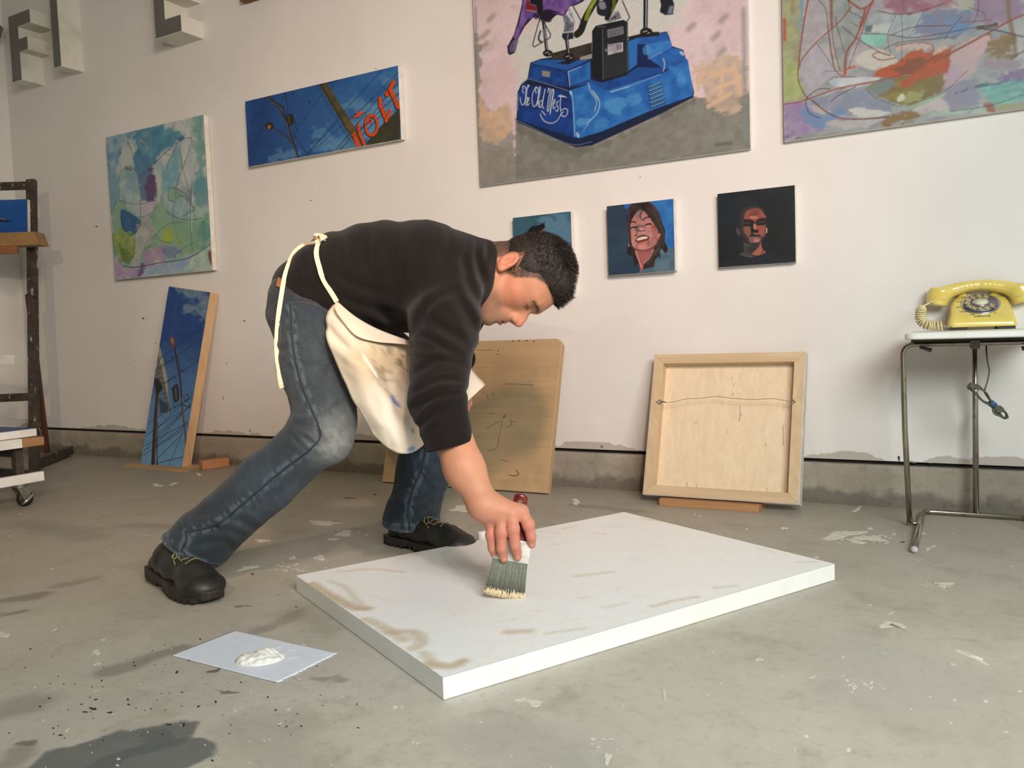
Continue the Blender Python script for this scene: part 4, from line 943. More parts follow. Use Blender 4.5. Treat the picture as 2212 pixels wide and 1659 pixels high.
def draw_woman(p, Q):
    p.fill((40, 60, 80)); p.mottle((48, 70, 90), 40, .4, .7, .6, 12)
    p.poly(Q([(430,150),(1360,40),(1380,1050),(1100,1000),(900,300),(430,270)]), (38,98,168), 1, 3, False, (54,118,184))
    p.poly(Q([(1150,1000),(1380,1010),(1400,1460),(700,1480),(800,1300),(1000,1150)]), (70,98,116), 1, 3, False, (88,116,130))
    p.poly(Q([(560,180),(700,130),(880,130),(980,200),(1080,330),(1150,560),(1200,680),(1190,880),(1250,1020),(1230,1100),(1190,1100),(1130,1020),(1090,1060),(1110,1200),(1060,1170),(1010,1230),(990,1370),(880,1390),(760,1420),(690,1290),(640,1370),(600,1350),(590,1180),(480,1140),(480,960),(520,900),(470,620),(480,400),(520,380),(480,270)]), (58,46,44), 1, 1.4, False, (36,30,32))
    p.poly(Q([(620,390),(700,320),(780,310),(880,420),(960,520),(1030,640),(1060,700),(1040,880),(960,990),(800,1060),(660,1030),(580,960),(550,760),(545,560)]), (168,112,106), 1, 1.6, True, (186,130,124))
    p.poly(Q([(620,1040),(800,1060),(960,1000),(980,1040),(900,1200),(800,1300),(770,1420),(730,1430),(700,1250),(660,1130)]), (170,104,100), 1, 1.6, False, (150,86,86))
    p.poly(Q([(640,320),(760,250),(740,420),(620,440),(600,400)]), (118,104,104), .7, 5, True); p.poly(Q([(780,420),(900,430),(950,560),(820,520)]), (184,124,134), .8, 5, True)
    p.poly(Q([(640,590),(780,600),(700,720),(640,760),(620,660)]), (92,80,74), .8, 5, True); p.poly(Q([(700,640),(760,620),(810,700),(720,710)]), (206,146,140), .9, 3, True)
    p.poly(Q([(940,580),(1010,600),(1020,700),(960,640)]), (150,52,44), .8, 4, True); p.poly(Q([(980,640),(1040,720),(1040,900),(960,980),(950,800)]), (150,96,92), .6, 6, True)
    p.poly(Q([(630,870),(680,800),(780,770),(890,800),(880,860),(780,890),(690,920),(650,900)]), (120,40,40), 1, 1.2, True); p.poly(Q([(665,840),(760,800),(860,800),(850,830),(770,850),(680,870)]), (206,206,200), 1, 1.1, True)
    p.stroke(Q([(640,860),(700,795),(790,765),(880,790)]), 1.6, (60,28,30), .9); p.stroke(Q([(690,905),(780,890),(880,860)]), 2.4, (150,60,56), .9)
    for l, w in [([(545,530),(600,515),(640,535)],3),([(790,470),(830,440),(900,430)],3),([(830,580),(880,560),(930,560)],4),([(555,640),(600,620),(650,625)],4),([(720,400),(740,460),(800,495)],1.6),([(790,260),(730,380),(730,440)],2.4),([(780,240),(880,330),(900,400)],2),([(680,690),(720,680),(740,700)],2.6),([(770,690),(810,680)],2.4)]: p.stroke(Q(l), w, (34,26,30), .92, 1.1)
    p.stroke(Q([(850,592),(900,588)]), 1.3, (200,190,186), .8); p.stroke(Q([(570,652),(620,650)]), 1.3, (200,190,186), .8)
    p.stroke(Q([(590,1020),(720,1055),(880,1040),(980,1000)]), 2.6, (80,44,48), .8, 2); p.stroke(Q([(640,1090),(720,1300),(760,1400)]), 2.2, (196,160,148), .9); p.stroke(Q([(980,1050),(900,1200),(800,1300)]), 2, (150,140,134), .8); p.stroke(Q([(730,1250),(760,1350),(745,1430)]), 3, (190,70,56), .8)
    p.poly(Q([(650,960),(700,920),(680,1000)]), (96,88,72), .7, 4, True); p.poly(Q([(850,900),(910,880),(880,970)]), (96,88,76), .8, 4, True); p.poly(Q([(1050,760),(1110,740),(1080,820),(1050,820)]), (196,120,112), 1, 1.5, True)
    p.poly(Q([(720,950),(860,950),(850,1020),(720,1010)]), (200,130,126), .8, 6, True); p.poly(Q([(560,860),(610,900),(640,980),(580,960)]), (190,140,136), .7, 5, True); p.poly(Q([(500,930),(515,930),(520,980),(505,985)]), (196,150,144), .9, 2)
    for l in [[(560,200),(500,300),(520,400),(490,600),(530,900)],[(900,160),(1040,320),(1120,560),(1170,760),(1160,960)],[(980,260),(1060,500),(1120,700),(1100,950),(1000,1100)],[(1060,1030),(960,1180),(860,1300)]]: p.stroke(Q(l), 2.4, (88,70,64), .6, 3)
def draw_youth(p, Q):
    p.fill((22, 28, 32)); p.mottle((28, 36, 44), 60, .4, .7, .7, 14)
    p.poly(Q([(560,560),(700,460),(880,480),(980,600),(1000,800),(1020,880),(980,960),(900,1100),(700,1110),(600,1040),(560,980),(540,780)]), (52,46,46), 1, 3, True)
    p.poly(Q([(600,640),(660,540),(780,500),(880,510),(960,610),(985,680),(800,730),(640,710)]), (150,82,72), 1, 2.4, True, (120,66,60)); p.poly(Q([(700,600),(860,540),(900,600),(760,660)]), (104,56,50), .7, 5, True)
    p.poly(Q([(720,640),(830,640),(830,680),(720,680)]), (188,120,108), .8, 4, True)
    p.poly(Q([(600,830),(700,820),(720,900),(700,1010),(640,980),(600,900)]), (128,82,66), .95, 4, True); p.poly(Q([(830,800),(970,790),(980,900),(950,1000),(860,960)]), (146,80,70), .95, 4, True)
    p.poly(Q([(770,780),(820,800),(820,870),(780,870)]), (176,108,96), 1, 3, True); p.poly(Q([(700,1000),(880,1000),(900,1060),(860,1110),(720,1110),(690,1060)]), (118,90,88), .95, 4, True); p.poly(Q([(780,1050),(870,1050),(860,1090),(790,1100)]), (190,110,104), .9, 4, True)
    for l, w in [([(620,730),(680,715),(740,730)],6),([(840,725),(900,700),(965,690)],6),([(620,800),(700,795)],5),([(850,790),(950,780)],6),([(750,740),(740,880),(790,920),(840,900)],5),([(710,995),(780,985),(880,990)],4),([(740,900),(830,910)],5)]: p.stroke(Q(l), w, (20,16,18), .9, 2)
    p.stroke(Q([(640,758),(700,748)]), 1.2, (96,84,86), .5); p.stroke(Q([(870,748),(940,748)]), 1.2, (90,72,74), .4); p.stroke(Q([(780,945),(840,960)]), 2, (190,128,112), .8); p.stroke(Q([(850,815),(905,815)]), 1.5, (160,84,70), .9)
    p.poly(Q([(460,860),(500,850),(540,960),(500,990),(465,930)]), (62,56,56), 1, 2, True); p.stroke(Q([(480,890),(500,940)]), 2.4, (110,70,60), .9); p.stroke(Q([(1005,860),(1010,900),(1000,935)]), 2, (196,170,168), .9)
    p.poly(Q([(590,1110),(700,1130),(880,1120),(920,1100),(920,1220),(1000,1290),(870,1350),(700,1370),(530,1320),(600,1260)]), (66,66,62), 1, 2, False, (40,40,42)); p.poly(Q([(900,1120),(920,1220),(990,1280),(900,1340),(780,1340),(740,1310),(860,1200)]), (150,92,78), 1, 2.4)
    p.stroke(Q([(950,1240),(920,1310),(880,1345)]), 1.6, (20,16,18), 1); p.stroke(Q([(530,1320),(640,1360),(780,1370)]), 1.4, (110,110,104), .7)
    p.poly(Q([(140,1520),(530,1330),(720,1378),(900,1345),(1010,1295),(1200,1360),(1520,1420),(1520,1560),(140,1560)]), (26,34,42), .9, 3)
portrait((1110,470), (1235,457), (1237,640), (1112,650), .022, 'small teal portrait mostly hidden behind the bent man, showing a dark quiff', draw_head, 1.05, (950, 450, 5.53))
portrait((1312,446), (1455,429), (1458,584), (1314,596), .025, 'small square portrait of a grinning long-haired woman on blue', draw_woman, 1.0, (1300, 420, 8.733))
portrait((1551,418), (1717,401), (1719,566), (1552,578), .019, 'small square portrait of a shadowed young face on near-black ground', draw_youth, 1.0, (1535, 390, 8.295))

# ---------- narrow painting leaning on the wall ----------
bl = G(308, 1000, .008); br = G(395, 1008, .008)
yb = (bl[1] + br[1]) / 2
tilt_top = W(365, 618, .040)
o = np.array([bl[0], yb, .008]); wv = (br[0] - bl[0])
tl3 = W(365, 618, .045); tr3 = W(450, 612, .045)
x0 = (bl[0] + tl3[0]) / 2; x1 = (br[0] + tr3[0]) / 2
o = np.array([bl[0], yb, .008]); tp = np.array([tl3[0], WALL - .045, (tl3[2] + tr3[2]) / 2])
b_ = tp - o; hh = float(np.linalg.norm(b_)); b_ /= hh
a_ = np.array([1.0, 0, 0]); a_ = a_ - b_ * (a_ @ b_); a_ /= np.linalg.norm(a_)
wv = ((br[0] - bl[0]) + (tr3[0] - tl3[0])) / 2
root, _ = canvas_thing('narrow_painting', 'tall narrow painting of a street lamp and power lines, leaning on the wall', 'painting', o, a_, b_, wv, hh, .042, M_edge_pine)
p = Painting(o, a_, b_, wv, hh, .0018, gain=1.15)
Q = lambda pts, ox=250, oy=600, k=3.858: [(ox + x / k, oy + y / k) for x, y in pts]
p.poly(Q([(440,40),(800,20),(640,1600),(200,1600)]), (16,58,118), 1, 1, False, (96,140,178), grad=Q([(560,500),(420,1500)]))
for l, r in [((560,100),50),((620,130),60),((700,110),70),((740,180),60),((610,260),50),((700,240),60),((740,300),40)]: p.poly(Q([(l[0]+r*math.cos(a), l[1]+r*.8*math.sin(a)) for a in np.linspace(0,6.28,9)[:-1]]), (120,140,146), .6, 12, True, (96,124,144))
p.poly(Q([(560,160),(660,160),(690,220),(600,200)]), (20,66,128), .7, 14, True)
p.poly(Q([(355,560),(375,590),(430,830),(445,1050),(400,900),(330,740)]), (150,150,140), 1, 1.4, False, (128,130,122)); p.poly(Q([(350,660),(380,730),(450,1100),(430,1130),(380,900),(335,830)]), (110,108,100), .9, 2)
for i in range(9): p.stroke(Q([(335+10*i,760+42*i),(375+9*i,745+42*i)]), 1.6, (22,22,26), .95, curve=False)
for l in [[(355,650),(455,1130)],[(345,700),(430,1110)],[(340,760),(390,1060)],[(390,830),(440,1060)]]: p.stroke(Q(l), 1.6, (22,22,26), .9)
p.stroke(Q([(350,860),(345,1000),(330,1200),(310,1550)]), 11, (48,36,34), 1); p.stroke(Q([(355,1000),(342,1200),(325,1550)]), 4, (92,62,48), .9, 2); p.poly(Q([(325,840),(360,850),(390,920),(350,970),(325,900)]), (20,20,22), 1, 2, True); p.poly(Q([(360,1000),(440,1060),(430,1120),(370,1130)]), (24,24,30), .8, 4)
dk = (20, 24, 34)
for a, b in [((350,690),(720,415)),((345,745),(470,690)),((340,780),(500,660)),((500,660),(715,510)),((400,880),(690,690)),((360,1240),(640,970)),((270,1210),(560,1030)),((350,1330),(630,1060)),((355,1300),(600,1080)),((240,1400),(560,1230)),((340,1400),(600,1220)),((230,1480),(560,1270)),((320,1540),(555,1300)),((430,1590),(560,1290)),
             ((330,1550),(570,1490)),((350,1250),(560,1100)),((355,1370),(560,1120)),((250,1320),(330,1260)),((300,1010),(330,930)),((240,1440),(290,1400)),((430,1120),(640,1000)),((350,720),(390,640)),((400,890),(520,800))]: p.stroke(Q([a, b]), 1.35, dk, .95, curve=False)
p.stroke(Q([(485,560),(520,740),(540,860),(550,1000),(560,1120),(580,1300),(590,1480)]), 5.0, (36,32,32), 1); p.stroke(Q([(552,1000),(570,1200),(585,1400)]), 2.4, (112,92,72), .9, 1.5); p.stroke(Q([(490,590),(535,720),(545,790)]), 1.6, dk, 1)
p.poly(Q([(450,510),(470,490),(492,510),(490,570),(480,590),(460,560)]), (96,60,52), 1, 1.2, True); p.stroke(Q([(470,510),(474,540)]), 3, (190,160,140), .9)
p.poly(Q([(475,910),(520,890),(530,1010),(490,1040),(475,980)]), (30,34,36), 1, 1.2, True); p.stroke(Q([(500,920),(505,1010)]), 4, (84,96,88), .8, 2)
for l in [[(580,980),(600,970),(610,1000),(580,1030),(570,1000)],[(460,930),(475,920)],[(480,1040),(490,1080),(500,1080)],[(610,1040),(620,1090)],[(540,770),(565,780)],[(490,830),(505,835)],[(470,665),(485,665)],[(540,870),(550,880)],[(560,1060),(620,1080)],[(600,1200),(560,1230)],[(350,1200),(345,1560)],[(340,1330),(350,1560)]]: p.stroke(Q(l), 2.2, dk, .95)
p.finish('painted_face', root); adopt(root)
# ------------------------------------------------------------------ lettering on the wall
M_face_grey = simple('grey_letter_face', (104, 102, 96), (92, 90, 85), rough=0.5, scale=10, bump=0.05)
M_letter_side = simple('dusty_white_side', (216, 214, 202), (176, 172, 156), rough=0.6, scale=6, lo=.45, hi=.8)
def letter(label, outline, depth_, dirv=(0, -1, 0), base_plane=WALL, to3=None):
    "outline in (x, z) on the wall, extruded by depth_"
    to3 = to3 or (lambda x, z, k: (x, WALL - k, z))
    bm = bmesh.new()
    a = [bm.verts.new(to3(x, z, 0.0)) for x, z in outline]; b = [bm.verts.new(to3(x, z, depth_)) for x, z in outline]
    n = len(outline)
    bm.faces.new(b); bm.faces.new(a[::-1])
    for i in range(n): bm.faces.new((a[i], a[(i+1)%n], b[(i+1)%n], b[i]))
    bmesh.ops.recalc_face_normals(bm, faces=bm.faces)
    o_ = np.array(outline).mean(0)
    root = thing('channel_letter', to3(o_[0], o_[1], 0), label, 'letter')
    from_bm('letter_body', bm, M_letter_side, root)
    # grey face plate, inset a little from the rim
    P2 = np.array(outline); area = 0.5*np.sum(P2[:,0]*np.roll(P2[:,1],-1)-np.roll(P2[:,0],-1)*P2[:,1]); sgn = 1 if area > 0 else -1
    ins = []
    for i in range(n):
        p, q, r = P2[i-1], P2[i], P2[(i+1)%n]
        d1 = (q-p)/np.linalg.norm(q-p); d2 = (r-q)/np.linalg.norm(r-q)
        n1 = sgn*np.array([-d1[1], d1[0]]); n2 = sgn*np.array([-d2[1], d2[0]])
        m = n1 + n2; m = m / (1 + n1 @ n2); ins.append(q + m * 0.0025)
    bm = bmesh.new()
    a = [bm.verts.new(to3(x, z, depth_)) for x, z in ins]; b = [bm.verts.new(to3(x, z, depth_ + .0015)) for x, z in ins]
    bm.faces.new(b)
    for i in range(n): bm.faces.new((a[i], a[(i+1)%n], b[(i+1)%n], b[i]))
    bmesh.ops.recalc_face_normals(bm, faces=bm.faces)
    from_bm('face_plate', bm, M_face_grey, root)
    adopt(root); return root
def wx(px, py, k=.1): return W(px, py, k)[0]
def wz(px, py, k=.1): return W(px, py, k)[2]
fx0, fx1, fx2, fx3 = wx(22,100), wx(41,80), wx(65,34), wx(60,92)
fz = [wz(37,176), wz(60,107), wz(60,77), wz(65,49), wz(65,18)]
letter('white-sided grey letter F mounted high by the room corner', [(fx0,fz[0]),(fx1,fz[0]),(fx1,fz[1]),(fx3,fz[1]),(fx3,fz[2]),(fx1,fz[2]),(fx1,fz[3]),(fx2,fz[3]),(fx2,fz[4]),(fx0,fz[4])], .1)
ix0, ix1, iz = wx(114,100), wx(133,143), wz(133,143)
letter('tall straight letter I with a white side, beside the letter F', [(ix0,iz),(ix1,iz),(ix1,iz+.34),(ix0,iz+.34)], .1)
ex0, ex1, ex2 = wx(335,60), wx(357,40), wx(392,50); ez0, ez1 = wz(392,68), wz(392,30); ez2 = W(403,18,0)[2]; hh_ = ez1 - ez0
letter('letter E with grey face and white sides, above the green abstract canvas', [(ex0,ez0),(ex2,ez0),(ex2,ez1),(ex1,ez1),(ex1,ez2),(ex2-.006,ez2),(ex2-.006,ez2+hh_),(ex1,ez2+hh_),(ex1,ez2+hh_+.05),(ex2,ez2+hh_+.05),(ex2,ez2+2*hh_+.05),(ex0,ez2+2*hh_+.05)], .1)
def lw(px, py):
    q = PL(px, py, (XL + .1, 0, 0), (1, 0, 0)); return q[1], q[2]
letter('slanted letter end poking in at the top left corner, on the side wall', [lw(2, 86), lw(8.5, 61), lw(-14, 40), lw(-40, 60)], .1, to3=lambda y, z, k: (XL + k, y, z))
# screw holes in the E
es = [blob_plate(W(x, y, 0), (1,0,0), (0,0,1), (0,-1,0), .002, .002, .001) for x, y in ()]

M_oak = wood('varnished_wood', (132, 96, 50), (104, 72, 36))
ob = W(532, 12, 0); ob2 = W(585, -6, 0)
t_ = thing('wooden_frame', (ob[0] + .2, WALL, ob[2]), 'dark wooden frame end just showing at the top above the long blue painting', 'frame')
box('frame_bar', (ob[0], WALL - .03, ob[2] + .004), (ob[0] + .42, WALL, ob[2] + .03), M_oak, t_); box('frame_bar', (ob[0], WALL - .03, ob[2] + .032), (ob[0] + .026, WALL, ob[2] + .30), M_oak, t_)
box('frame_bar', (ob[0] + .394, WALL - .03, ob[2] + .032), (ob[0] + .42, WALL, ob[2] + .30), M_oak, t_); box('backing', (ob[0] + .02, WALL - .012, ob[2] + .02), (ob[0] + .40, WALL, ob[2] + .30), M_face_grey, t_)
adopt(t_)

# ------------------------------------------------------------------ easel at the left edge
M_dark_wood = simple('paint_crusted_wood', (62, 52, 44), (40, 33, 29), rough=0.7, scale=22, bump=0.6, bscale=70, bdist=.003)
M_red_wood = wood('reddish_brace', (96, 60, 40), (74, 44, 30), axis=2)
M_shelf_wood = wood('shelf_pine', (168, 130, 84), (140, 104, 62))
M_cedar = wood('cedar_board', (158, 104, 66), (134, 84, 52))
def crusted():
    t = NT('spattered_dark_wood'); v = t.coord()
    n = t.noise(v, 26, 5, .7); s = t.node('ShaderNodeMapping', {'Vector': v, 'Scale': (40, 40, 14)}).outputs[0]
    sp_ = t.ramp(t.noise(s, 1.0, 4, .7), .60, .66)
    col = t.mix(t.ramp(n, .35, .7), rgba((72, 60, 50)), rgba((44, 36, 31)))
    col = t.mix(t.math('MULTIPLY', sp_, .8), col, rgba((186, 180, 168)))
    t.bump(n, .6, .003); return t.set(Base_Color=col, Roughness=.65)
M_crust = crusted()
ez = thing('easel', G(72, 1018), 'dark paint-crusted wooden easel standing at the left edge of the room', 'easel')
d0, d1 = 3.29, 3.47
def ep(px, py):
    return P(px, py, d0 + (d1 - d0) * (1018 - py) / 630.0)
beam('upright', ep(75, 1018), ep(68, 389), .034, .026, M_crust, ez, up=FW)
beam('upright', ep(-175, 1030), ep(-190, 400), .034, .026, M_crust, ez, up=FW)
beam('crossbar', ep(60, 401), ep(-190, 408), .020, .032, M_crust, ez, up=(0, 0, 1))
beam('crossbar', ep(66, 857), ep(-180, 868), .020, .032, M_crust, ez, up=(0, 0, 1))
q = ep(80, 505); s_ = ep(-200, 512)
fwd = np.array([FW[0], FW[1], 0]); fwd /= np.linalg.norm(fwd); rtv = np.array([RT[0], RT[1], 0]); rtv /= np.linalg.norm(rtv)
zt, zb = P(80, 503, 3.40)[2], P(97, 527, 3.30)[2]
c0 = P(90, 515, 3.36); c0[2] = 0
e0 = P(-200, 515, 3.36); e0[2] = 0
hexa('shelf', [e0 - fwd*.045 + BZ*zb, c0 + rtv*.012 - fwd*.045 + BZ*zb, c0 + rtv*.012 + fwd*.03 + BZ*zb, e0 + fwd*.03 + BZ*zb],
     [e0 - fwd*.045 + BZ*(zt-.006), c0 - rtv*.004 - fwd*.045 + BZ*(zt-.006), c0 - rtv*.004 + fwd*.03 + BZ*(zt-.006), e0 + fwd*.03 + BZ*(zt-.006)], M_shelf_wood, ez)
beam('shelf_bracket', P(39, 536, 3.33), P(-200, 545, 3.33), .018, .044, M_cedar, ez)
beam('lower_shelf', P(38, 776, 3.20), P(-200, 782, 3.20), .05, .036, M_white, ez)
beam('brace', P(61, 636, 3.42), P(102, 978, 3.62), .020, .016, M_red_wood, ez, up=FW)
beam('foot', P(72, 1002, 3.30), P(150, 972, 3.72), .034, .036, M_crust, ez)
tube('peg', [P(72, 641, 3.36), P(82, 641, 3.34)], .0022, M_dark_wood, ez)
adopt(ez)
# small canvas standing on the easel shelf
o = P(-150, 505, 3.40); zc = zt - .006; o[2] = zc
top = P(60, 431, 3.44)
wid = float(np.dot(P(60, 470, 3.42) - P(-150, 470, 3.42), rtv))
b_ = BZ + fwd * .10; b_ /= np.linalg.norm(b_)
ed = P(60, 503, 3.385); o = ed - rtv * wid; o[2] = zc
hgt = (P(60, 431, 3.40)[2] - zc) / b_[2]
root, _ = canvas_thing('small_sky_painting', 'small blue sky canvas with a dark aircraft shape, standing on the easel shelf', 'painting', o, rtv, b_, wid, hgt, .02, M_edge_white)
p = Painting(o, rtv, b_, wid, hgt, .002, gain=1.2); p.fill((24, 72, 138)); p.mottle((40, 96, 158), 60, .4, .7, .6, 21)
p.poly([(-60, 470), (0, 471), (10, 474), (30, 479), (10, 480), (0, 479), (-60, 484)], (14, 22, 44), 1, 1.2); p.stroke([(0, 472), (12, 475)], 1, (150, 160, 170), .8)
p.finish('painted_face', root); adopt(root)

# ------------------------------------------------------------------ white rolling rack
M_rubber = simple('black_rubber', (30, 29, 28), (22, 22, 21), rough=0.6, scale=40)
M_steel = simple('zinc_steel', (176, 174, 168), (150, 148, 142), rough=0.32, metallic=0.9, scale=40, bump=0.05)
M_raw_end = wood('raw_wood_end', (176, 134, 92), (152, 112, 72), axis=1)
rk = thing('rolling_rack', (-2.8, 1.2, 0), 'white low rolling rack on black casters at the left edge in front of the easel', 'rack')
xr = -2.552; ye = 1.575
def rz(px, py, X=xr): return PL(px, py, (X, 0, 0), (1, 0, 0))
e1, e2 = rz(95, 1018), rz(95, 1038)
box('rail', (xr - .02, .62, e2[2]), (xr, e1[1], e1[2]), M_white, rk); box('rail', (-3.08, .62, e2[2]), (-3.06, e1[1], e1[2]), M_white, rk)
box('rail', (-3.06, e1[1] - .02, e2[2]), (xr - .02, e1[1], e1[2]), M_dark_wood, rk); box('rail', (-3.06, .62, e2[2]), (xr - .02, .64, e1[2]), M_white, rk)
u1, u2 = rz(95, 942, xr), rz(95, 961, xr); um = rz(48, 955, xr)
for x_, y_ in ((xr - .05, e1[1] - .05), (-3.04, e1[1] - .05), (xr - .05, .66), (-3.04, .66)):
    box('post', (x_, y_ - .02, e1[2]), (x_ + .025, y_ + .005, u2[2]), M_crust, rk)
box('upper_rail', (xr - .022, .62, u2[2]), (xr, um[1], u1[2]), M_white, rk)
tag(box('upper_rail', (xr - .022, um[1], u2[2]), (xr, u1[1], u1[2] - .001), M_raw_end, rk), 'bare wooden end of the white rail')
box('upper_rail', (-3.06, .62, u2[2]), (-3.04, u1[1], u1[2]), M_white, rk); box('cross_rail', (-3.06, u1[1] - .08, u2[2] - .03), (xr - .03, u1[1] - .06, u2[2]), M_dark_wood, rk)
def caster(x, y):
    bm = lathe_bm([(.0001, 0), (.013, 0), (.021, .002), (.0235, .006), (.024, .0115), (.0235, .017), (.021, .021), (.013, .023), (.0001, .023)], 28)
    bmesh.ops.rotate(bm, verts=bm.verts, matrix=Matrix.Rotation(math.pi/2, 3, 'Y')); bmesh.ops.translate(bm, verts=bm.verts, vec=(x - .0115, y, .024))
    wh = from_bm('caster_wheel', bm, M_rubber, rk, smooth=True)
    hz = e2[2]
    bm = lathe_bm([(.0001, hz), (.024, hz), (.024, hz - .004), (.020, hz - .006), (.020, hz - .010), (.0001, hz - .010)], 24); bmesh.ops.translate(bm, verts=bm.verts, vec=(x, y - .012, 0)); from_bm('swivel_plate', bm, M_steel, rk)
    for s in (-1, 1):
        xs = x + s * .016
        hexa('fork', [(xs-.0015, y-.010, .018), (xs+.0015, y-.010, .018), (xs+.0015, y+.008, .018), (xs-.0015, y+.008, .018)], [(xs-.0015, y-.030, hz-.009), (xs+.0015, y-.030, hz-.009), (xs+.0015, y+.010, hz-.009), (xs-.0015, y+.010, hz-.009)], M_steel, rk, bev=.0005)
    tube('brake_lever', [(x + .021, y - .022, .010), (x + .0225, y - .006, .020), (x + .0225, y + .010, .033), (x + .021, y + .020, .030)], [.003, .0055, .005, .003], M_steel, rk)
cc = G(92, 1088)
for x_, y_ in ((xr - .018, e1[1] - .055), (-3.05, e1[1] - .055), (xr - .018, .69), (-3.05, .69)): caster(x_, y_)
adopt(rk)
# flat canvas lying on the rack
k1, k2 = rz(79, 928, xr - .03), rz(79, 940, xr - .03)
o = np.array([-3.03, .70, u1[2] + .026]); wl = k1[1] - .70
root = thing('stored_canvas', (-2.8, 1.1, u1[2]), 'blue-topped canvas with white edges lying flat on the rolling rack', 'canvas')
box('stretched_canvas', (-3.03, .70, u1[2] + .0005), (xr - .03, k1[1], u1[2] + .024), M_white, root)
M_blue = simple('blue_paint', (44, 84, 128), (30, 66, 108), rough=.5, scale=8); box('painted_face', (-3.028, .702, u1[2] + .024), (xr - .032, k1[1] - .002, u1[2] + .0252), M_blue, root, bev=0); adopt(root)

# ------------------------------------------------------------------ panels leaning on the wall
def ply(name, c1, c2, streak=(60, 60, 3), scale=1.0):
    t = NT(name); v = t.coord(); s = t.node('ShaderNodeMapping', {'Vector': v, 'Scale': streak}).outputs[0]
    n = t.noise(s, scale, 5, .6, .8); n2 = t.noise(v, 5, 4, .6, 1.5)
    rings = t.math('PINGPONG', t.math('MULTIPLY', n2, 9.0), 1.0)
    col = t.mix(t.ramp(n, .35, .7), rgba(c1), rgba(c2)); col = t.mix(t.math('MULTIPLY', t.ramp(rings, .80, 1.0), .10), col, rgba([x * .86 for x in c2]))
    t.bump(n, .12, .0006); return t, col
t, col = ply('old_plywood', (186, 156, 116), (176, 147, 108), (3, 60, 60)); v = t.coord()
n = t.noise(v, 4.5, 5, .6); col = t.mix(t.math('MULTIPLY', t.ramp(n, .45, .72), .55), col, rgba((146, 126, 98)))
n = t.noise(t.node('ShaderNodeMapping', {'Vector': v, 'Scale': (6, 60, 90)}).outputs[0], 1, 5, .7); col = t.mix(t.math('MULTIPLY', t.ramp(n, .62, .76), .35), col, rgba((130, 110, 82)))
M_ply = t.set(Base_Color=col, Roughness=.7)
M_ply_edge = wood('plywood_edge', (198, 172, 132), (170, 144, 106), axis=2)
bl, br = G(828, 1040, .004), G(1179, 1067, .004)
tr = W(1212, 731, .028); zt_ = tr[2]
yb = (bl[1] + br[1]) / 2
root = thing('plywood_board', ((bl[0] + br[0]) / 2, yb, 0), 'large stained plywood panel leaning on the wall behind the bent man', 'panel')
b_ = np.array([0, (WALL - .028) - yb, zt_ - .004]); hh = np.linalg.norm(b_); b_ /= hh; nn = np.cross(AX, b_)
xl = bl[0]; xrr = (br[0] + tr[0]) / 2; L_ = xrr - xl
def pf(x, y, k): return np.array([xl, yb, .004]) + AX * x + b_ * y + nn * k
out = [(0, 0), (L_, 0), (L_ + .004, hh - .018), (L_ - .012, hh), (0, hh)]
bm = bmesh.new(); a = [bm.verts.new(pf(x, y, -.024)) for x, y in out]; b = [bm.verts.new(pf(x, y, 0)) for x, y in out]
bm.faces.new(a[::-1]); bm.faces.new(b)
for i in range(5): bm.faces.new((a[i], a[(i+1)%5], b[(i+1)%5], b[i]))
bevel(bm, .0012, 1); from_bm('plywood_sheet', bm, M_ply, root)
M_scratch = simple('dark_scratch', (62, 52, 40), (48, 40, 32), rough=.8)
def pm(px, py, k=.0006): return PL(px, py, pf(0, 0, k), nn)
K = lambda pts: [pm(800 + x / 4.148, 700 + y / 4.148) for x, y in pts]
tubes('scratches', [catmull(K(l), 5) for l in [[(1190,830),(1160,980),(1130,1110),(1055,1135)],[(1035,935),(1110,900),(1170,860)],[(1265,850),(1255,915),(1210,925)],[(1270,875),(1300,870)],[(1180,1210),(1210,1228),(1240,1228)],[(1050,625),(1050,665)],[(1095,615),(1098,640)],[(1020,600),(1022,625)],[(1070,805),(1110,795)],
    [(1240,1350),(1290,1362),(1325,1350)],[(1300,1305),(1330,1335),(1328,1355)],[(1210,535),(1460,545)],[(950,235),(1100,232)]]], .00045, M_scratch, root, seg=5)['kind'] = 'stuff'
tubes('scratches', [K([(1240,1350),(1290,1362),(1330,1345),(1305,1305)]), K([(1195,815),(1210,820),(1205,835),(1190,830)])], .0009, M_scratch, root, seg=5)['kind'] = 'stuff'
plates('knots', [blob_plate(pm(800 + x/4.148, 700 + y/4.148, 0), AX, b_, nn, .003, .0015, .0006) for x, y in ((1400,150),(1330,148),(1465,158),(1140,270),(1145,240),(1280,152))], M_scratch, root)
adopt(root)

# stretcher back leaning on a wood block
t, col = ply('birch_panel', (230, 210, 180), (222, 200, 166), (60, 60, 5))
n = t.noise(t.node('ShaderNodeMapping', {'Vector': t.coord(), 'Scale': (90, 90, 8)}).outputs[0], 1, 4, .7); col = t.mix(t.math('MULTIPLY', t.ramp(n, .66, .72), .6), col, rgba((140, 116, 86)))
M_birch = t.set(Base_Color=col, Roughness=.55)
M_bar = wood('stretcher_bar', (216, 190, 154), (198, 170, 132), axis=0); M_bar_v = wood('stretcher_bar_upright', (216, 190, 154), (198, 170, 132), axis=2)
zb_ = .0255
bl, br = G(1387, 1068, zb_), G(1728, 1088, zb_)
tl, tr = W(1414, 768, .045), W(1738, 757, .045)
yb = (bl[1] + br[1]) / 2
o = np.array([(bl[0] + tl[0]) / 2, yb, (zb_)]); zt_ = (tl[2] + tr[2]) / 2
b_ = np.array([0, WALL - .045 - yb, zt_ - zb_]); hh = np.linalg.norm(b_); b_ /= hh; nn = np.cross(AX, b_)
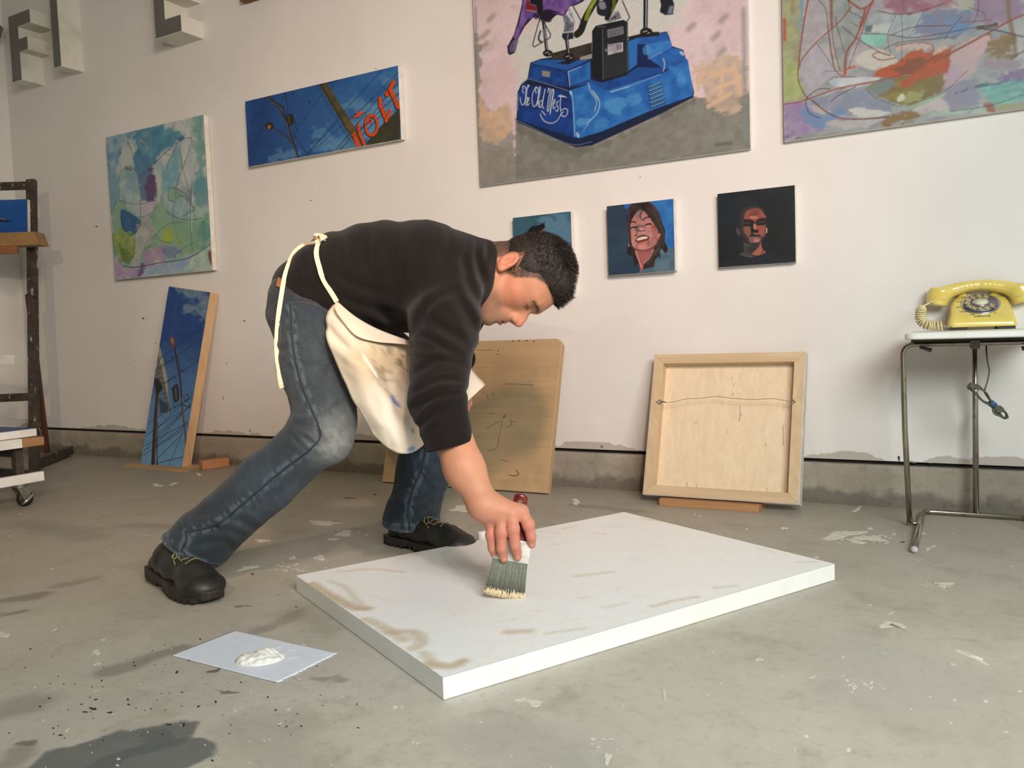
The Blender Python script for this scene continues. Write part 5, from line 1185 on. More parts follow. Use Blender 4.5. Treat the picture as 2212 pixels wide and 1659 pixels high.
ww = ((br[0] - bl[0]) + (tr[0] - tl[0])) / 2; T_ = .036
def sf(x, y, k): return o + AX * x + b_ * y + nn * k
root = thing('canvas_back', sf(ww / 2, 0, 0), 'back of a square wooden painting panel with hanging wire, propped on a wood block', 'panel')
bw = .027
def bar4(name, c, m):
    bot = [sf(x, y, -T_ + .004) for x, y in c]; top_ = [sf(x, y, 0) for x, y in c]; hexa(name, bot, top_, m, root, bev=.0012)
bar4('stretcher_bar', [(0, 0), (ww, 0), (ww - bw, bw), (bw, bw)], M_bar); bar4('stretcher_bar', [(bw, hh - bw), (ww - bw, hh - bw), (ww, hh), (0, hh)], M_bar)
bar4('stretcher_bar', [(0, 0), (bw, bw), (bw, hh - bw), (0, hh)], M_bar_v); bar4('stretcher_bar', [(ww - bw, bw), (ww, 0), (ww, hh), (ww - bw, hh - bw)], M_bar_v)
hexa('plywood_back', [sf(0, 0, -T_), sf(ww, 0, -T_), sf(ww, hh, -T_), sf(0, hh, -T_)], [sf(0, 0, -T_ + .0042), sf(ww, 0, -T_ + .0042), sf(ww, hh, -T_ + .0042), sf(0, hh, -T_ + .0042)], M_birch, root, bev=0)
M_edgep = simple('pale_painted_edge', (206, 204, 202), (188, 186, 184), rough=.6)
for nm, c in (('painted_edge', [(-.0015, 0), (0, 0), (0, hh), (-.0015, hh)]), ('painted_edge', [(ww, 0), (ww + .0015, 0), (ww + .0015, hh), (ww, hh)]), ('painted_edge', [(-.0015, -.0015), (ww + .0015, -.0015), (ww + .0015, 0), (-.0015, 0)])):
    hexa(nm, [sf(x, y, -T_) for x, y in c], [sf(x, y, -.002) for x, y in c], M_edgep, root, bev=0)
M_wire = simple('picture_wire', (150, 140, 126), (120, 110, 98), rough=.4, metallic=.8)
def sm(px, py, k): return PL(px, py, sf(0, 0, k), nn)
KS = lambda pts, k: [sm(1360 + x / 4.1475, 730 + y / 4.1475, k) for x, y in pts]
tube('hanging_wire', catmull(KS([(275,572),(330,578),(400,572),(500,548),(620,542),(780,525),(930,542),(1100,550),(1280,545),(1360,556),(1440,570)], .003), 6), .0007, M_wire, root, seg=6)
tube('wire_twist', catmull(KS([(275,572),(300,568),(330,580),(300,575),(270,580)], .004), 6), .0011, M_wire, root, seg=6)
for cx_, cy_ in ((268, 573), (1456, 571)):
    c = sm(1360 + cx_ / 4.1475, 730 + cy_ / 4.1475, .003)
    tube('screw_eye', [c + AX * .0052 * math.cos(a) + b_ * .0052 * math.sin(a) for a in np.linspace(0, 6.283, 17)], .0011, M_wire, root, seg=6)
    tube('screw_eye_shank', [c + AX * (.005 if cx_ > 800 else -.005), c + AX * (.009 if cx_ > 800 else -.009)], .0012, M_wire, root, seg=6)
M_split = simple('veneer_split', (132, 106, 76), (110, 86, 60), rough=.8)
tubes('veneer_splits', [KS(l, -T_ + .0046) for l in [[(990,610),(988,680),(984,750)],[(1375,780),(1376,960)],[(920,490),(930,520)],[(512,1290),(518,1330)],[(1000,670),(998,700)],[(925,350),(920,370)],[(1380,200),(1378,235)],[(940,405),(932,430)],[(600,1310),(602,1340)],[(1220,940),(1222,970)]]], .0005, M_split, root, seg=5)['kind'] = 'stuff'
adopt(root)
M_blockwood = wood('block_wood', (188, 142, 96), (166, 120, 76))
g0, g1 = G(1421, 1094), G(1641, 1106)
y0_ = (g0[1] + g1[1]) / 2
tb = box('wood_block', (g0[0], y0_, 0), (g1[0], y0_ + .13, .0185), M_blockwood, bev=.0015); tag(tb, 'long flat wood offcut on the floor propping up the square panel', 'wood block')

# scraps under the narrow painting
g = [G(265, 1008), G(400, 1021), G(440, 1009), G(330, 994)]
M_scrap = wood('thin_plywood_scrap', (196, 160, 116), (170, 134, 92))
o_ = hexa('plywood_scrap', [q * [1, 1, 0] for q in g], [q * [1, 1, 0] + [0, 0, .005] for q in g], M_scrap, bev=.0006); tag(o_, 'thin angled plywood scrap on the floor under the narrow leaning painting', 'wood scrap')
a, b = G(438, 1016), G(496, 1008)
a[2] = b[2] = .018; d_ = (b - a) / np.linalg.norm(b - a); s_ = np.cross(BZ, d_) * .016
bw_ = beam('wood_block', a + s_, b + s_, .032, .034, wood('orange_pine', (186, 134, 94), (162, 112, 74)), up=BZ, bev=.0015); tag(bw_, 'short orange pine block beside the narrow leaning painting', 'wood block')

# ------------------------------------------------------------------ canvas being primed on the floor
c3 = lambda x, y: _M @ np.array([x, y, 0.0])
fo = c3(-.1051, 1.0621); ph = .5738; fa = _M @ np.array([math.cos(ph), math.sin(ph), 0]); fb = _M @ np.array([-math.sin(ph), math.cos(ph), 0]); FL, FS, FT = .8219, .5934, .0307
M_gesso = simple('gesso_edge', (244, 243, 238), (236, 235, 228), rough=.5, scale=12, bump=.15)
root = thing('floor_canvas', fo + fa * FL / 2 + fb * FS / 2, 'large white-primed canvas lying flat on the floor being painted', 'canvas')
q = lambda z: [fo + BZ*z, fo + fa*FL + BZ*z, fo + fa*FL + fb*FS + BZ*z, fo + fb*FS + BZ*z]
hexa('canvas_panel', q(.0008), q(FT), M_gesso, root, bev=.0014)
p = Painting(fo + BZ * FT, fa, fb, FL, FS, .0022, gain=1.0)
wh = (247, 246, 243); tan = (204, 184, 156)
p.fill(wh); p.mottle((238, 236, 230), 30, .4, .8, .5, 31)
Q = lambda pts, ox=600, oy=1050, k=1.7696: [(ox + x / k, oy + y / k) for x, y in pts]
for l, w, al in [([(130,375),(200,420),(290,465),(340,470)],26,.85),([(200,365),(260,390),(330,470)],14,.5),([(340,510),(420,550),(480,590)],24,.6),([(430,560),(520,560),(550,600),(520,620)],26,.6),([(580,680),(660,690),(710,670)],22,.8),([(560,640),(600,690)],22,.5),
                 ([(240,330),(350,318),(480,330)],12,.5),([(880,560),(960,555)],22,.6),([(1030,565),(1170,545)],8,.5),([(1140,345),(1280,330)],14,.45),([(1250,465),(1330,450)],12,.35),([(1430,460),(1540,435),(1600,425)],9,.7),([(1670,390),(1750,383)],10,.55),
                 ([(1990,292),(2070,290)],6,.7),([(1390,125),(1560,150),(1740,200)],9,.6),([(1210,180),(1250,185)],9,.5),([(1250,155),(1310,155)],7,.45),([(1090,165),(1150,150)],7,.4),([(1010,175),(1080,180)],5,.4),([(1340,280),(1420,275)],7,.25),([(850,520),(910,510)],7,.3),
                 ([(640,230),(560,250),(460,280)],7,.4),([(1830,240),(1900,255)],6,.3),([(1050,225),(1100,220)],8,.3),([(1150,430),(1210,425)],6,.3),([(360,420),(430,440)],7,.3),([(1300,390),(1380,360)],6,.2),([(980,480),(1060,470)],7,.2)]:
    p.stroke(Q(l), w, tan, min(al * 1.15, .95), 14, rough=6)
p.poly(Q([(640,230),(800,200),(830,300),(760,330),(640,300)]), (222, 220, 214), .6, 10, True)
for i in range(150):
    x = random.uniform(250, 1900); y = 95 + random.uniform(0, 1) * 560; L1 = random.uniform(40, 200)
    p.stroke(Q([(x, y), (x + L1 * .5, y - L1 * .05), (x + L1, y - L1 * .12)]), random.uniform(1, 3.4), random.choice([(248,247,242), (248,247,242), (234,231,224)]), random.uniform(.15, .5), 3)
for i in range(26): p.stroke(Q([(560 + random.uniform(-20, 60), 350 - random.uniform(0, 60)), (780 + random.uniform(-40, 20), 372 - random.uniform(0, 60))]), .8, (250, 250, 250), .6, 1.2, curve=False)
# dry rim along the arrises
for e in ([(0,0),(FL,0)], [(FL,0),(FL,FS)], [(FL,FS),(0,FS)], [(0,FS),(0,0)]): p.stroke(e, 1.6, (196, 188, 166), .45, 2, curve=False, rough=1.6, raw=True)
p.finish('primed_face', root); adopt(root)
# small white jar lid seen behind the canvas edge
g = G(1046, 1166, 0); bm = lathe_bm([(.0001, 0), (.0125, 0), (.0135, .002), (.0135, .034), (.0125, .036), (.0001, .036)], 28)
pp = P(1044, 1163, depth(fo + fb * FS + fa * .45) + .035); bmesh.ops.translate(bm, verts=bm.verts, vec=(float(pp[0]), float(pp[1]), 0)); o_ = from_bm('jar_lid', bm, M_white, smooth=True); tag(o_, 'small white tub standing just behind the floor canvas by the painter\'s hand', 'tub')

# ------------------------------------------------------------------ paper with a blob of paint
M_paper = simple('white_card', (226, 230, 240), (220, 224, 236), rough=.45, bump=0)
c = [G(370, 1417), G(506, 1364), G(729, 1413), G(601, 1477)]
us = np.linspace(0, 1, 15); Vp = []
rr = np.random.default_rng(4)
def bil(u, v): return c[0]*(1-u)*(1-v) + c[1]*(1-u)*v + c[2]*u*v + c[3]*u*(1-v)
nu = 40
jag = rr.normal(size=nu + 1) * .0009
Vp, Fp = [], []
for k_, z in enumerate((.0006, .0018)):
    for i in range(nu + 1):
        for j in range(nu + 1):
            u, v = i / nu, j / nu; q = bil(u, v).copy()
            if i == nu: q = q + (c[2] - c[1]) / np.linalg.norm(c[2] - c[1]) * jag[j]
            q[2] = z + .0015 * max(0, (u - .85)) * max(0, .3 - v) * 10
            Vp.append(q)
m_ = (nu + 1) ** 2
for i in range(nu):
    for j in range(nu):
        a = i * (nu + 1) + j; f = (a, a + nu + 1, a + nu + 2, a + 1); Fp.append(tuple(m_ + q for q in f[::-1])); Fp.append(f)
for i in range(nu):
    for (a, b) in ((i, i + 1), (nu * (nu + 1) + i + 1, nu * (nu + 1) + i), ((i + 1) * (nu + 1), i * (nu + 1)), (i * (nu + 1) + nu, (i + 1) * (nu + 1) + nu)): Fp.append((a, b, m_ + b, m_ + a))
o_ = mesh_np('paper_sheet', Vp, Fp, M_paper); tag(o_, 'white paper sheet on the floor with a torn right edge, used as a palette', 'paper')
M_gel = simple('wet_white_paint', (240, 236, 230), (226, 208, 190), rough=.22, scale=45, lo=.5, hi=.75, bump=.6, bscale=90, bdist=.004, coat=.5)
pc = G(563, 1422, .003); ux = G(573, 1421, .003) - pc; ux /= np.linalg.norm(ux); uy = np.cross(BZ, ux)
def blobf(p):
    q = np.stack([(p - pc) @ ux, (p - pc) @ uy, p[:, 2] - .0005], 1)
    d = ell(q, (0, 0, 0), (.036, .027, .011))
    d = smin(d, ell(q, (-.016, -.004, .002), (.019, .014, .009)), .006); d = smin(d, ell(q, (.008, .006, .006), (.016, .012, .009)), .004)
    w = .8 * np.sin(q[:, 0] * 330 + 2.2 * np.sin(q[:, 1] * 190)) * np.sin(q[:, 1] * 260 + 1.3 + q[:, 0] * 150)
    d = d - .0016 * w * (q[:, 2] > .003)
    return np.maximum(d, -(q[:, 2] + .0003) + .0)
o_ = sdf_object('paint_blob', blobf, pc - [.05, .05, .006], pc + [.05, .05, .022], .0011, M_gel); tag(o_, 'glossy blob of white paint piled on the paper sheet', 'paint')
hairs = [[(600,1400),(612,1391),(626,1393)],[(612,1405),(640,1404)],[(616,1426),(640,1419),(648,1420)],[(596,1400),(606,1394)],[(700,1414),(708,1410)],[(634,1463),(650,1468)]]
o_ = tubes('stray_bristles', [[G(x, y, .0026) for x, y in l] for l in hairs], .0004, M_white, None, seg=5); tag(o_, 'few stray white brush bristles scattered on the paper sheet', 'bristles', kind='stuff')
# ------------------------------------------------------------------ tube table with a telephone
M_chrome = simple('worn_chrome', (168, 162, 150), (120, 112, 98), rough=0.28, metallic=1.0, scale=50, lo=.5, hi=.8, bump=.06)
M_bracket = simple('grey_bracket', (120, 118, 112), rough=.5)
M_top = simple('white_laminate', (236, 236, 232), (228, 228, 224), rough=.35, bump=.02)
Yl = 2.089; jx = G(1964, 1137, .0)[0]
lp = lambda px, py: PL(px, py, (0, Yl, 0), (0, 1, 0))
tbl = thing('tray_table', (0, 2.15, 0), 'small white-topped tray table on bent chrome tube legs, by the right edge', 'table')
zt_ = P(2100, 713, 1.90)[2]; th = .0145
r_ = .0062
ztube = zt_ - th - .013
xl_ = lp(1951, 900)[0]; cxm = lp(2104, 900)[0]; 
xl_t = lp(1950, 780)[0]; jb = lp(1965, 1132)
cxm = PL(2108, 900, (0, 2.27, 0), (0, 1, 0))[0]
xr_t = 2 * cxm - xl_t
def arc(c, r, a0, a1, n=8): return [np.array([c[0] + r * math.cos(a), Yl, c[2] + r * math.sin(a)]) for a in np.linspace(a0, a1, n)]
R_ = .022
path = [np.array([jb[0], Yl, .012]), np.array([(jb[0]*.3 + xl_t*.7), Yl, .22])] + arc((xl_t + R_, 0, ztube - R_), R_, math.pi, math.pi/2) + arc((xr_t - R_, 0, ztube - R_), R_, math.pi/2, 0) + [np.array([2*cxm - (jb[0]*.3 + xl_t*.7), Yl, .22]), np.array([2*cxm - jb[0], Yl, .012])]
tube('leg_loop', path, r_, M_chrome, tbl, 14)
# floor frame: rear bar and two feet coming forwards
f0 = G(1975, 1187, .007); cb = G(1993, 1104, .007); mx = lambda q: np.array([2*cxm - q[0], q[1], q[2]])
yr_ = min(cb[1], WALL - .036)
cb[1] = yr_
cor = [f0, f0*.1 + cb*.9 , cb + [.004, -.006, 0], cb + [.016, 0, 0]]
full = [f0] + [f0*.12 + cb*.88] + [cb + np.array([.006, -.006, 0])] + [cb + np.array([.022, 0, 0])]
full = full + [mx(q) for q in full[::-1]]
tube('floor_frame', full, .0066, M_chrome, tbl, 14)
for q in (f0, mx(f0)):
    bm = bmesh.new(); bmesh.ops.create_icosphere(bm, subdivisions=3, radius=.0072); bmesh.ops.translate(bm, verts=bm.verts, vec=[float(v) for v in (q + [0, -.001, .0002])]); tag(from_bm('end_cap', bm, simple('white_cap', (190, 188, 184), rough=.4), tbl, True), 'pale round end cap')
for s_, q in ((1, jb), (-1, mx(jb))):
    fx = f0[0] + (cb[0] - f0[0]) * (Yl - f0[1]) / (cb[1] - f0[1]); fx = fx if s_ == 1 else 2*cxm - fx
    tube('leg_joint', [(q[0] - s_*.007, Yl, .008), (fx, Yl, .008)], .0042, M_chrome, tbl, 10)
tube('rear_post', [(cxm, yr_, .010), (cxm - .001, 2.262, .25), (cxm - .002, 2.262 if False else yr_ - .004, ztube + .004)], .0066, M_chrome, tbl, 14)
tube('rear_post_arm', [(cxm - .002, yr_ - .004, ztube + .004), (cxm - .002, Yl, ztube + .004)], .005, M_chrome, tbl, 10)
box('clamp', (cxm - .011, Yl - .010, ztube - .012), (cxm + .009, Yl + .010, zt_ - th), M_bracket, tbl, bev=.002)
box('clamp', (cxm - .010, yr_ - .014, ztube - .014), (cxm + .008, yr_ + .006, zt_ - th), M_bracket, tbl, bev=.002)
bx = lp(2000, 745)[0]
for s_ in (1, -1):
    x = bx if s_ == 1 else 2*cxm - bx
    tube('swivel_clip', [(x - s_*.012, Yl - .012, ztube - .006), (x, Yl - .013, ztube - .010), (x + s_*.012, Yl - .012, ztube - .014)], [.003, .004, .005], simple('brown_clip', (84, 74, 64), rough=.5), tbl, 8)
xtl = PL(1953, 722, (0, 1.99, 0), (0, 1, 0))[0]
bm = bmesh.new(); xtr = 2*cxm - xtl; y0_, y1_, rr_ = 1.985, 2.255, .022
ring = []
for (cx_, cy_, a0) in ((xtr - rr_, y1_ - rr_, 0), (xtl + rr_, y1_ - rr_, 90), (xtl + rr_, y0_ + rr_, 180), (xtr - rr_, y0_ + rr_, 270)):
    for k_ in range(7):
        a = math.radians(a0 + 15 * k_); ring.append((cx_ + rr_ * math.cos(a), cy_ + rr_ * math.sin(a)))
pr = [(0.0, -.003), (.0025, 0), (th - .0025, 0), (th, -.003)]
cx0, cy0 = (xtl + xtr) / 2, (y0_ + y1_) / 2
rings = [[bm.verts.new((cx0 + (x - cx0) * (1 + o_ / .13), cy0 + (y - cy0) * (1 + o_ / .13), zt_ - th + z)) for x, y in ring] for z, o_ in pr]
n_ = len(ring)
for a, b in zip(rings, rings[1:]):
    for i in range(n_): bm.faces.new((a[i], a[(i+1)%n_], b[(i+1)%n_], b[i]))
bm.faces.new(rings[0][::-1]); bm.faces.new(rings[-1]); from_bm('tabletop', bm, M_top, tbl)
box('under_strip', (xtl + .012, y0_ + .03, zt_ - th - .006), (xtr - .012, y1_ - .02, zt_ - th), M_dark_wood, tbl, bev=0)
adopt(tbl)

# telephone.  local axes: x right, y towards the viewer, z up
M_phone = simple('yellow_plastic', (226, 204, 108), (220, 196, 98), rough=.22, bump=0, coat=.6)
M_seam = simple('seam_shadow_line', (150, 130, 60), rough=.5)
M_cordc = simple('cream_cord', (214, 202, 150), (196, 184, 132), rough=.5)
M_blk = simple('black_plastic', (28, 27, 26), rough=.5)
M_silver = simple('bright_ring', (196, 194, 196), (150, 148, 152), rough=.2, metallic=.85, bump=0)
M_dialg = simple('grey_dial_plate', (110, 106, 118), (98, 94, 106), rough=.35)
pz = zt_ + .0065
pcen = P(2117, 700, 1.96); pcen[2] = pz
yv = -fwd; ang = math.radians(25); fx_ = rtv * math.cos(ang) + yv * math.sin(ang); fy_ = -rtv * math.sin(ang) + yv * math.cos(ang)
def ph_(p): p = np.asarray(p, float); return pcen + np.multiply.outer(p[..., 0], fx_) + np.multiply.outer(p[..., 1], fy_) + np.multiply.outer(p[..., 2], BZ)
sl = math.radians(52)        # slope of the dial face
sn = np.array([0, .56, .83]); sn /= np.linalg.norm(sn)
def body_f(p):
    x, y, z = p.T
    w = .0690 - .16 * z - 1.6 * np.maximum(z - .045, 0) ** 2 * 6
    d = smax(np.abs(x) * .98 - w, y - .064 + .10 * z, .012)
    d = smax(d, (p - [0, .052, .026]) @ sn, .012)
    d = smax(d, -y - .072 - .0 * z, .02); d = smax(d, z - .074, .012)
    d = smax(d, (-y * .6 + z * .8) - .095, .02)
    d = smax(d, -z - 0.000, .004)
    d = smin(d, rbox(p, (0.034, -.040, .076), (.008, .010, .012), .005), .008); d = smin(d, rbox(p, (-.034, -.040, .076), (.008, .010, .012), .005), .008)
    return d
phn = thing('telephone', pcen, 'yellow rotary dial telephone on the white tray table', 'telephone')
sdf_object('telephone_body', body_f, (-.085, -.09, -.01), (.085, .08, .11), .0016, M_phone, phn, xf=ph_)
def hand_f(p):
    x, y, z = p.T; q = np.stack([np.abs(x), y, z], 1)
    xs = np.linspace(0, .090, 10); pts = [((x_, -.020, .0985 - 2.9 * x_ ** 2 + .2 * 0), .0118 + .9 * x_ ** 2) for x_ in xs]
    d = chain(q, pts, .003)
    cap = smax(np.hypot((q[:, 0] - .088), (q[:, 1] + .020)) - .0235, np.abs(q[:, 2] - .073) - .020, .006)
    a = q - [.086, -.020, .074]; R = rotm('Y', 14); a = a @ R.T
    cap = smax(np.hypot(a[:, 0], a[:, 1]) - .0235, np.abs(a[:, 2]) - .0205, .007)
    return smin(d, cap, .012)
sdf_object('handset', hand_f, (-.12, -.05, .035), (.12, .01, .125), .0015, M_phone, phn, xf=ph_)
for s_ in (-1, 1):
    c = np.array([s_ * .086, -.020, .0735]); R = rotm('Y', 14 * s_)
    ringp = [ph_(c + R.T @ np.array([.0240 * math.cos(a), .0240 * math.sin(a), -.004])) for a in np.linspace(0, 2*math.pi, 33)]
    tube('cap_seam', ringp, .0005, M_seam, phn, 5)
for x_ in (-.048, .048): box_ = poly_mesh('rubber_foot', [ph_(np.array([x_ + dx, dy, dz])) for dz in (-.0065, .001) for dx, dy in ((-.018, .03), (.018, .03), (.018, .058), (-.018, .058))], [(0,1,2,3),(7,6,5,4),(0,4,5,1),(1,5,6,2),(2,6,7,3),(3,7,4,0)], M_blk, phn, smooth=False)
for x_ in (-.048, .048): poly_mesh('rubber_foot', [ph_(np.array([x_ + dx, dy, dz])) for dz in (-.0065, .001) for dx, dy in ((-.014, -.06), (.014, -.06), (.014, -.04), (-.014, -.04))], [(0,1,2,3),(7,6,5,4),(0,4,5,1),(1,5,6,2),(2,6,7,3),(3,7,4,0)], M_blk, phn, smooth=False)
# dial on the slope
dc = np.array([0, .0, 0.]); dc = np.array([.000, .0135, .026 + (.052 - .0135) * sn[1] / sn[2]]) ; du = np.array([1.0, 0, 0]); dv = np.cross(du, sn)
def dp(u, v, k): return ph_(dc + du * u + dv * v + sn * k)
def disc(name, prof, m, par, seg=36):
    V, F = [], []
    for r, k in prof: V += [dp(r * math.cos(2*math.pi*i/seg), r * math.sin(2*math.pi*i/seg), k) for i in range(seg)]
    for j in range(len(prof) - 1):
        for i in range(seg): F.append((j*seg+i, j*seg+(i+1)%seg, (j+1)*seg+(i+1)%seg, (j+1)*seg+i))
    return poly_mesh(name, V, F, m, par)
dial = disc('dial', [(.0410, -.001), (.0410, .0025), (.0395, .0035), (.0385, .0028), (.0001, .0028)], M_silver, phn)
pl_ = disc('dial_plate', [(.0350, .003), (.0350, .0050), (.0001, .0050)], M_dialg, dial)
for i in range(10):
    a = math.radians(62 + i * 29.5)
    tube('finger_hole', [dp(.0270*math.cos(a) + .0064*math.cos(t_), .0270*math.sin(a) + .0064*math.sin(t_), .0058) for t_ in np.linspace(0, 2*math.pi, 17)], .0011, M_silver, dial, 6)
    V = [dp(.0270*math.cos(a), .0270*math.sin(a), .0053)] + [dp(.0270*math.cos(a) + .0058*math.cos(t_), .0270*math.sin(a) + .0058*math.sin(t_), .0053) for t_ in np.linspace(0, 2*math.pi, 13)[:-1]]
    poly_mesh('hole_bottom', V, [(0, k_ + 1, (k_ + 1) % 12 + 1) for k_ in range(12)], simple('cream_under_dial', (188, 170, 96), rough=.4) if i == 0 else bpy.data.materials['cream_under_dial'], dial)
disc('dial_hub', [(.0175, .005), (.0175, .0075), (.0160, .0085), (.0145, .0080), (.0001, .0080)], M_silver, dial)
disc('number_card', [(.0140, .0082), (.0140, .0086), (.0001, .0086)], simple('cream_card', (226, 220, 190), rough=.6), dial)
tube('finger_stop', [dp(.030, -.030, .006), dp(.024, -.028, .008), dp(.020, -.024, .008)], .0012, M_silver, dial, 6)
# digits, dots and the word below the dial
M_print = simple('dark_print', (66, 58, 34), rough=.6)
ring = [dp(.052 * math.cos(a), .047 * math.sin(a), .0004) for a in np.linspace(math.radians(160), math.radians(385), 40)]
def text(body, u, v, size, rot=0, name='printed_text', pf_=dp, k=.0008, par=phn, m=M_print):
    cu = bpy.data.curves.new(name, 'FONT'); cu.body = body; cu.size = size; cu.extrude = .0001; cu.align_x = 'CENTER'; cu.align_y = 'CENTER'; cu.resolution_u = 2
    o = bpy.data.objects.new('tmp', cu); COL.objects.link(o); bpy.context.view_layer.update()
    me = bpy.data.meshes.new_from_object(o.evaluated_get(bpy.context.evaluated_depsgraph_get())); bpy.data.objects.remove(o)
    c_, s_ = math.cos(rot), math.sin(rot)
    for vtx in me.vertices:
        x, y, z = vtx.co; q = pf_(u + x * c_ - y * s_, v + x * s_ + y * c_, k + z); vtx.co = Vector([float(w) for w in q])
    return link(name, me, m, par)
text('OPERATOR', .000, -.0500, .0068)
for i, tx in enumerate(['ABC', 'DEF', 'GHI', 'JKL', 'MNO', 'PRS']):
    a = math.radians(78 + (i + 1) * 28); text(tx, .0465*math.cos(a), .0465*math.sin(a), .0060)
for i, tx in enumerate('1234567890'):
    a = math.radians(60 + i * 28); text(tx, .0475*math.cos(a) + .006*math.sin(a), .0475*math.sin(a) - .004, .0062) if tx in '10' else None
# coiled cord
ctr = catmull([P(2017, 650, 1.90), P(2004, 656, 1.90), P(1993, 664, 1.895), P(1989, 675, 1.89), P(1988, 690, 1.89), P(1996, 699, 1.89), P(2010, 703, 1.89), P(2024, 704, 1.885), P(2036, 704, 1.88)], 16)
L = np.concatenate([[0], np.cumsum(np.linalg.norm(np.diff(ctr, axis=0), axis=1))]); tt = np.linspace(0, L[-1], 900)
C_ = np.stack([np.interp(tt, L, ctr[:, i]) for i in range(3)], 1); T_a = np.gradient(C_, axis=0); T_a /= np.linalg.norm(T_a, axis=1)[:, None]
N_ = np.cross(T_a, FW); N_ /= np.linalg.norm(N_, axis=1)[:, None]; B_ = np.cross(T_a, N_)
frac = tt / L[-1]; phs = np.cumsum(np.where(frac < .3, .05, np.where(frac < .62, .20, .115)))
rad = np.where(frac < .25, .0004, np.minimum((frac - .25) * .05 + .0045, .0092))
hx = C_ + N_ * (rad * np.cos(phs))[:, None] + B_ * (rad * np.sin(phs))[:, None]
hx[:, 2] = np.maximum(hx[:, 2], zt_ + .0024)
tube('coiled_cord', hx, .0022, M_cordc, phn, 6)
tube('cord_plug', [ph_(np.array([-.098, -.018, .066])), P(2013, 652, 1.90)], .0032, M_cordc, phn, 8)
tube('cord_tail', catmull([P(2036, 704, 1.88), P(2042, 706, 1.885), P(2056, 706, 1.89)], 5), [.004, .004, .0045, .004, .003, .0024, .002, .002, .002, .002, .002][:11], simple('brown_cord_end', (150, 128, 96), rough=.5), phn, 8)
# grey line cord tied in a bundle
M_grey = simple('grey_cord', (92, 88, 76), (74, 70, 60), rough=.5)
yd = 2.02
def cq(px, py, k=0): return P(px, py, 1.845 + k)
tube('line_cord', catmull([P(2132, 716, 1.98), P(2131, 736, 1.90), cq(2131,760), cq(2134,785), cq(2137,800), cq(2134,820), cq(2127,843)], 6), .0017, M_grey, phn, 6)
lp_ = []
for i in range(6):
    j = (i - 2.5); s1 = 1 - .09 * abs(j)
    lp_.append(catmull([cq(2143,873, .002*j), cq(2126 - 2*j,868 - 1.5*j, .003*j), cq(2108 - 2*j,850 - 3*j, .004*j), cq(2096 - (3*i % 7),836 + 2*j, .003*j), cq(2106 + 2*j,834 + 2.2*j, -.003*j), cq(2124 + 2*j,842 + 2*j, -.004*j), cq(2136 + j,860 + j, -.003*j), cq(2147,876, -.002*j),
                        cq(2158 + 1.6*j,884 - 2.2*j, .003*j), cq(2172 + j,892 + 1.4*j, .003*j), cq(2176 - (2*i % 5),901 + .8*j, 0), cq(2164 - 2*j,901 - j, -.003*j), cq(2150 - 1.4*j,888 + 1.4*j, -.002*j), cq(2143,873, .002*j)], 7))
tubes('cord_bundle', lp_, .0019, M_grey, phn, 6)
a, b = cq(2137, 868), cq(2150, 878)
tag(tube('cord_tie', [cq(2138, 869), cq(2149, 877)], .0075, simple('blue_band', (46, 92, 150), rough=.6), phn, 12), 'blue cord tie')
adopt(phn)
# ------------------------------------------------------------------ the painter, bent over the floor canvas
# Body-space axes used for measuring: RT (right), UP, FW (away from the camera).
skin0 = srgb((202, 142, 112)); 
def cm(*cols): return [np.asarray(c, float) for c in cols]
def pxy(p):
    q = p - EYEP; z = q @ FW; return np.stack([1106 + FOC * (q @ RT) / z, 829.5 - FOC * (q @ UP) / z], 1)
def fold(p, pts, w, amp):
    "crease or ridge along a line on the side of the cloth that faces the viewer"
    P3 = np.array(pts, float)
    z = (p - EYEP) @ FW; zm = ((P3 - EYEP) @ FW).max() + .075; out = np.zeros(len(p)); m = z < zm
    if not m.any(): return out
    sc = FOC / ((P3 - EYEP) @ FW).mean(); c2 = pxy(P3); c2 = catmull(np.column_stack([c2, np.zeros(len(c2))]), 4) / sc
    q = pxy(p[m]) / sc; lo_, hi_ = c2.min(0)[:2] - 3 * w, c2.max(0)[:2] + 3 * w; k = ((q > lo_) & (q < hi_)).all(1)
    mi = np.flatnonzero(m)[k]; qq = q[k]
    if len(mi) == 0: return out
    seg = np.hypot(*(c2[1:, :2] - c2[:-1, :2]).T); L = np.concatenate([[0], np.cumsum(seg)])
    dmin = np.full(len(qq), 1e9); tt = np.zeros(len(qq))
    for i in range(len(c2) - 1):
        a = c2[i, :2]; ba = c2[i + 1, :2] - a; h = np.clip(((qq - a) @ ba) / (ba @ ba + 1e-12), 0, 1); d = np.hypot(*(qq - a - h[:, None] * ba).T)
        b = d < dmin; dmin[b] = d[b]; tt[b] = (L[i] + h * seg[i])[b] / L[-1]
    taper = np.sin(np.pi * np.clip(tt * .84 + .08, 0, 1)) ** .7
    out[mi] = amp * taper * (np.exp(-(dmin / w) ** 2) - .45 * np.exp(-((dmin - 2.0 * w) / w) ** 2)) * np.clip((zm - z[mi]) / .03, 0, 1)
    return out

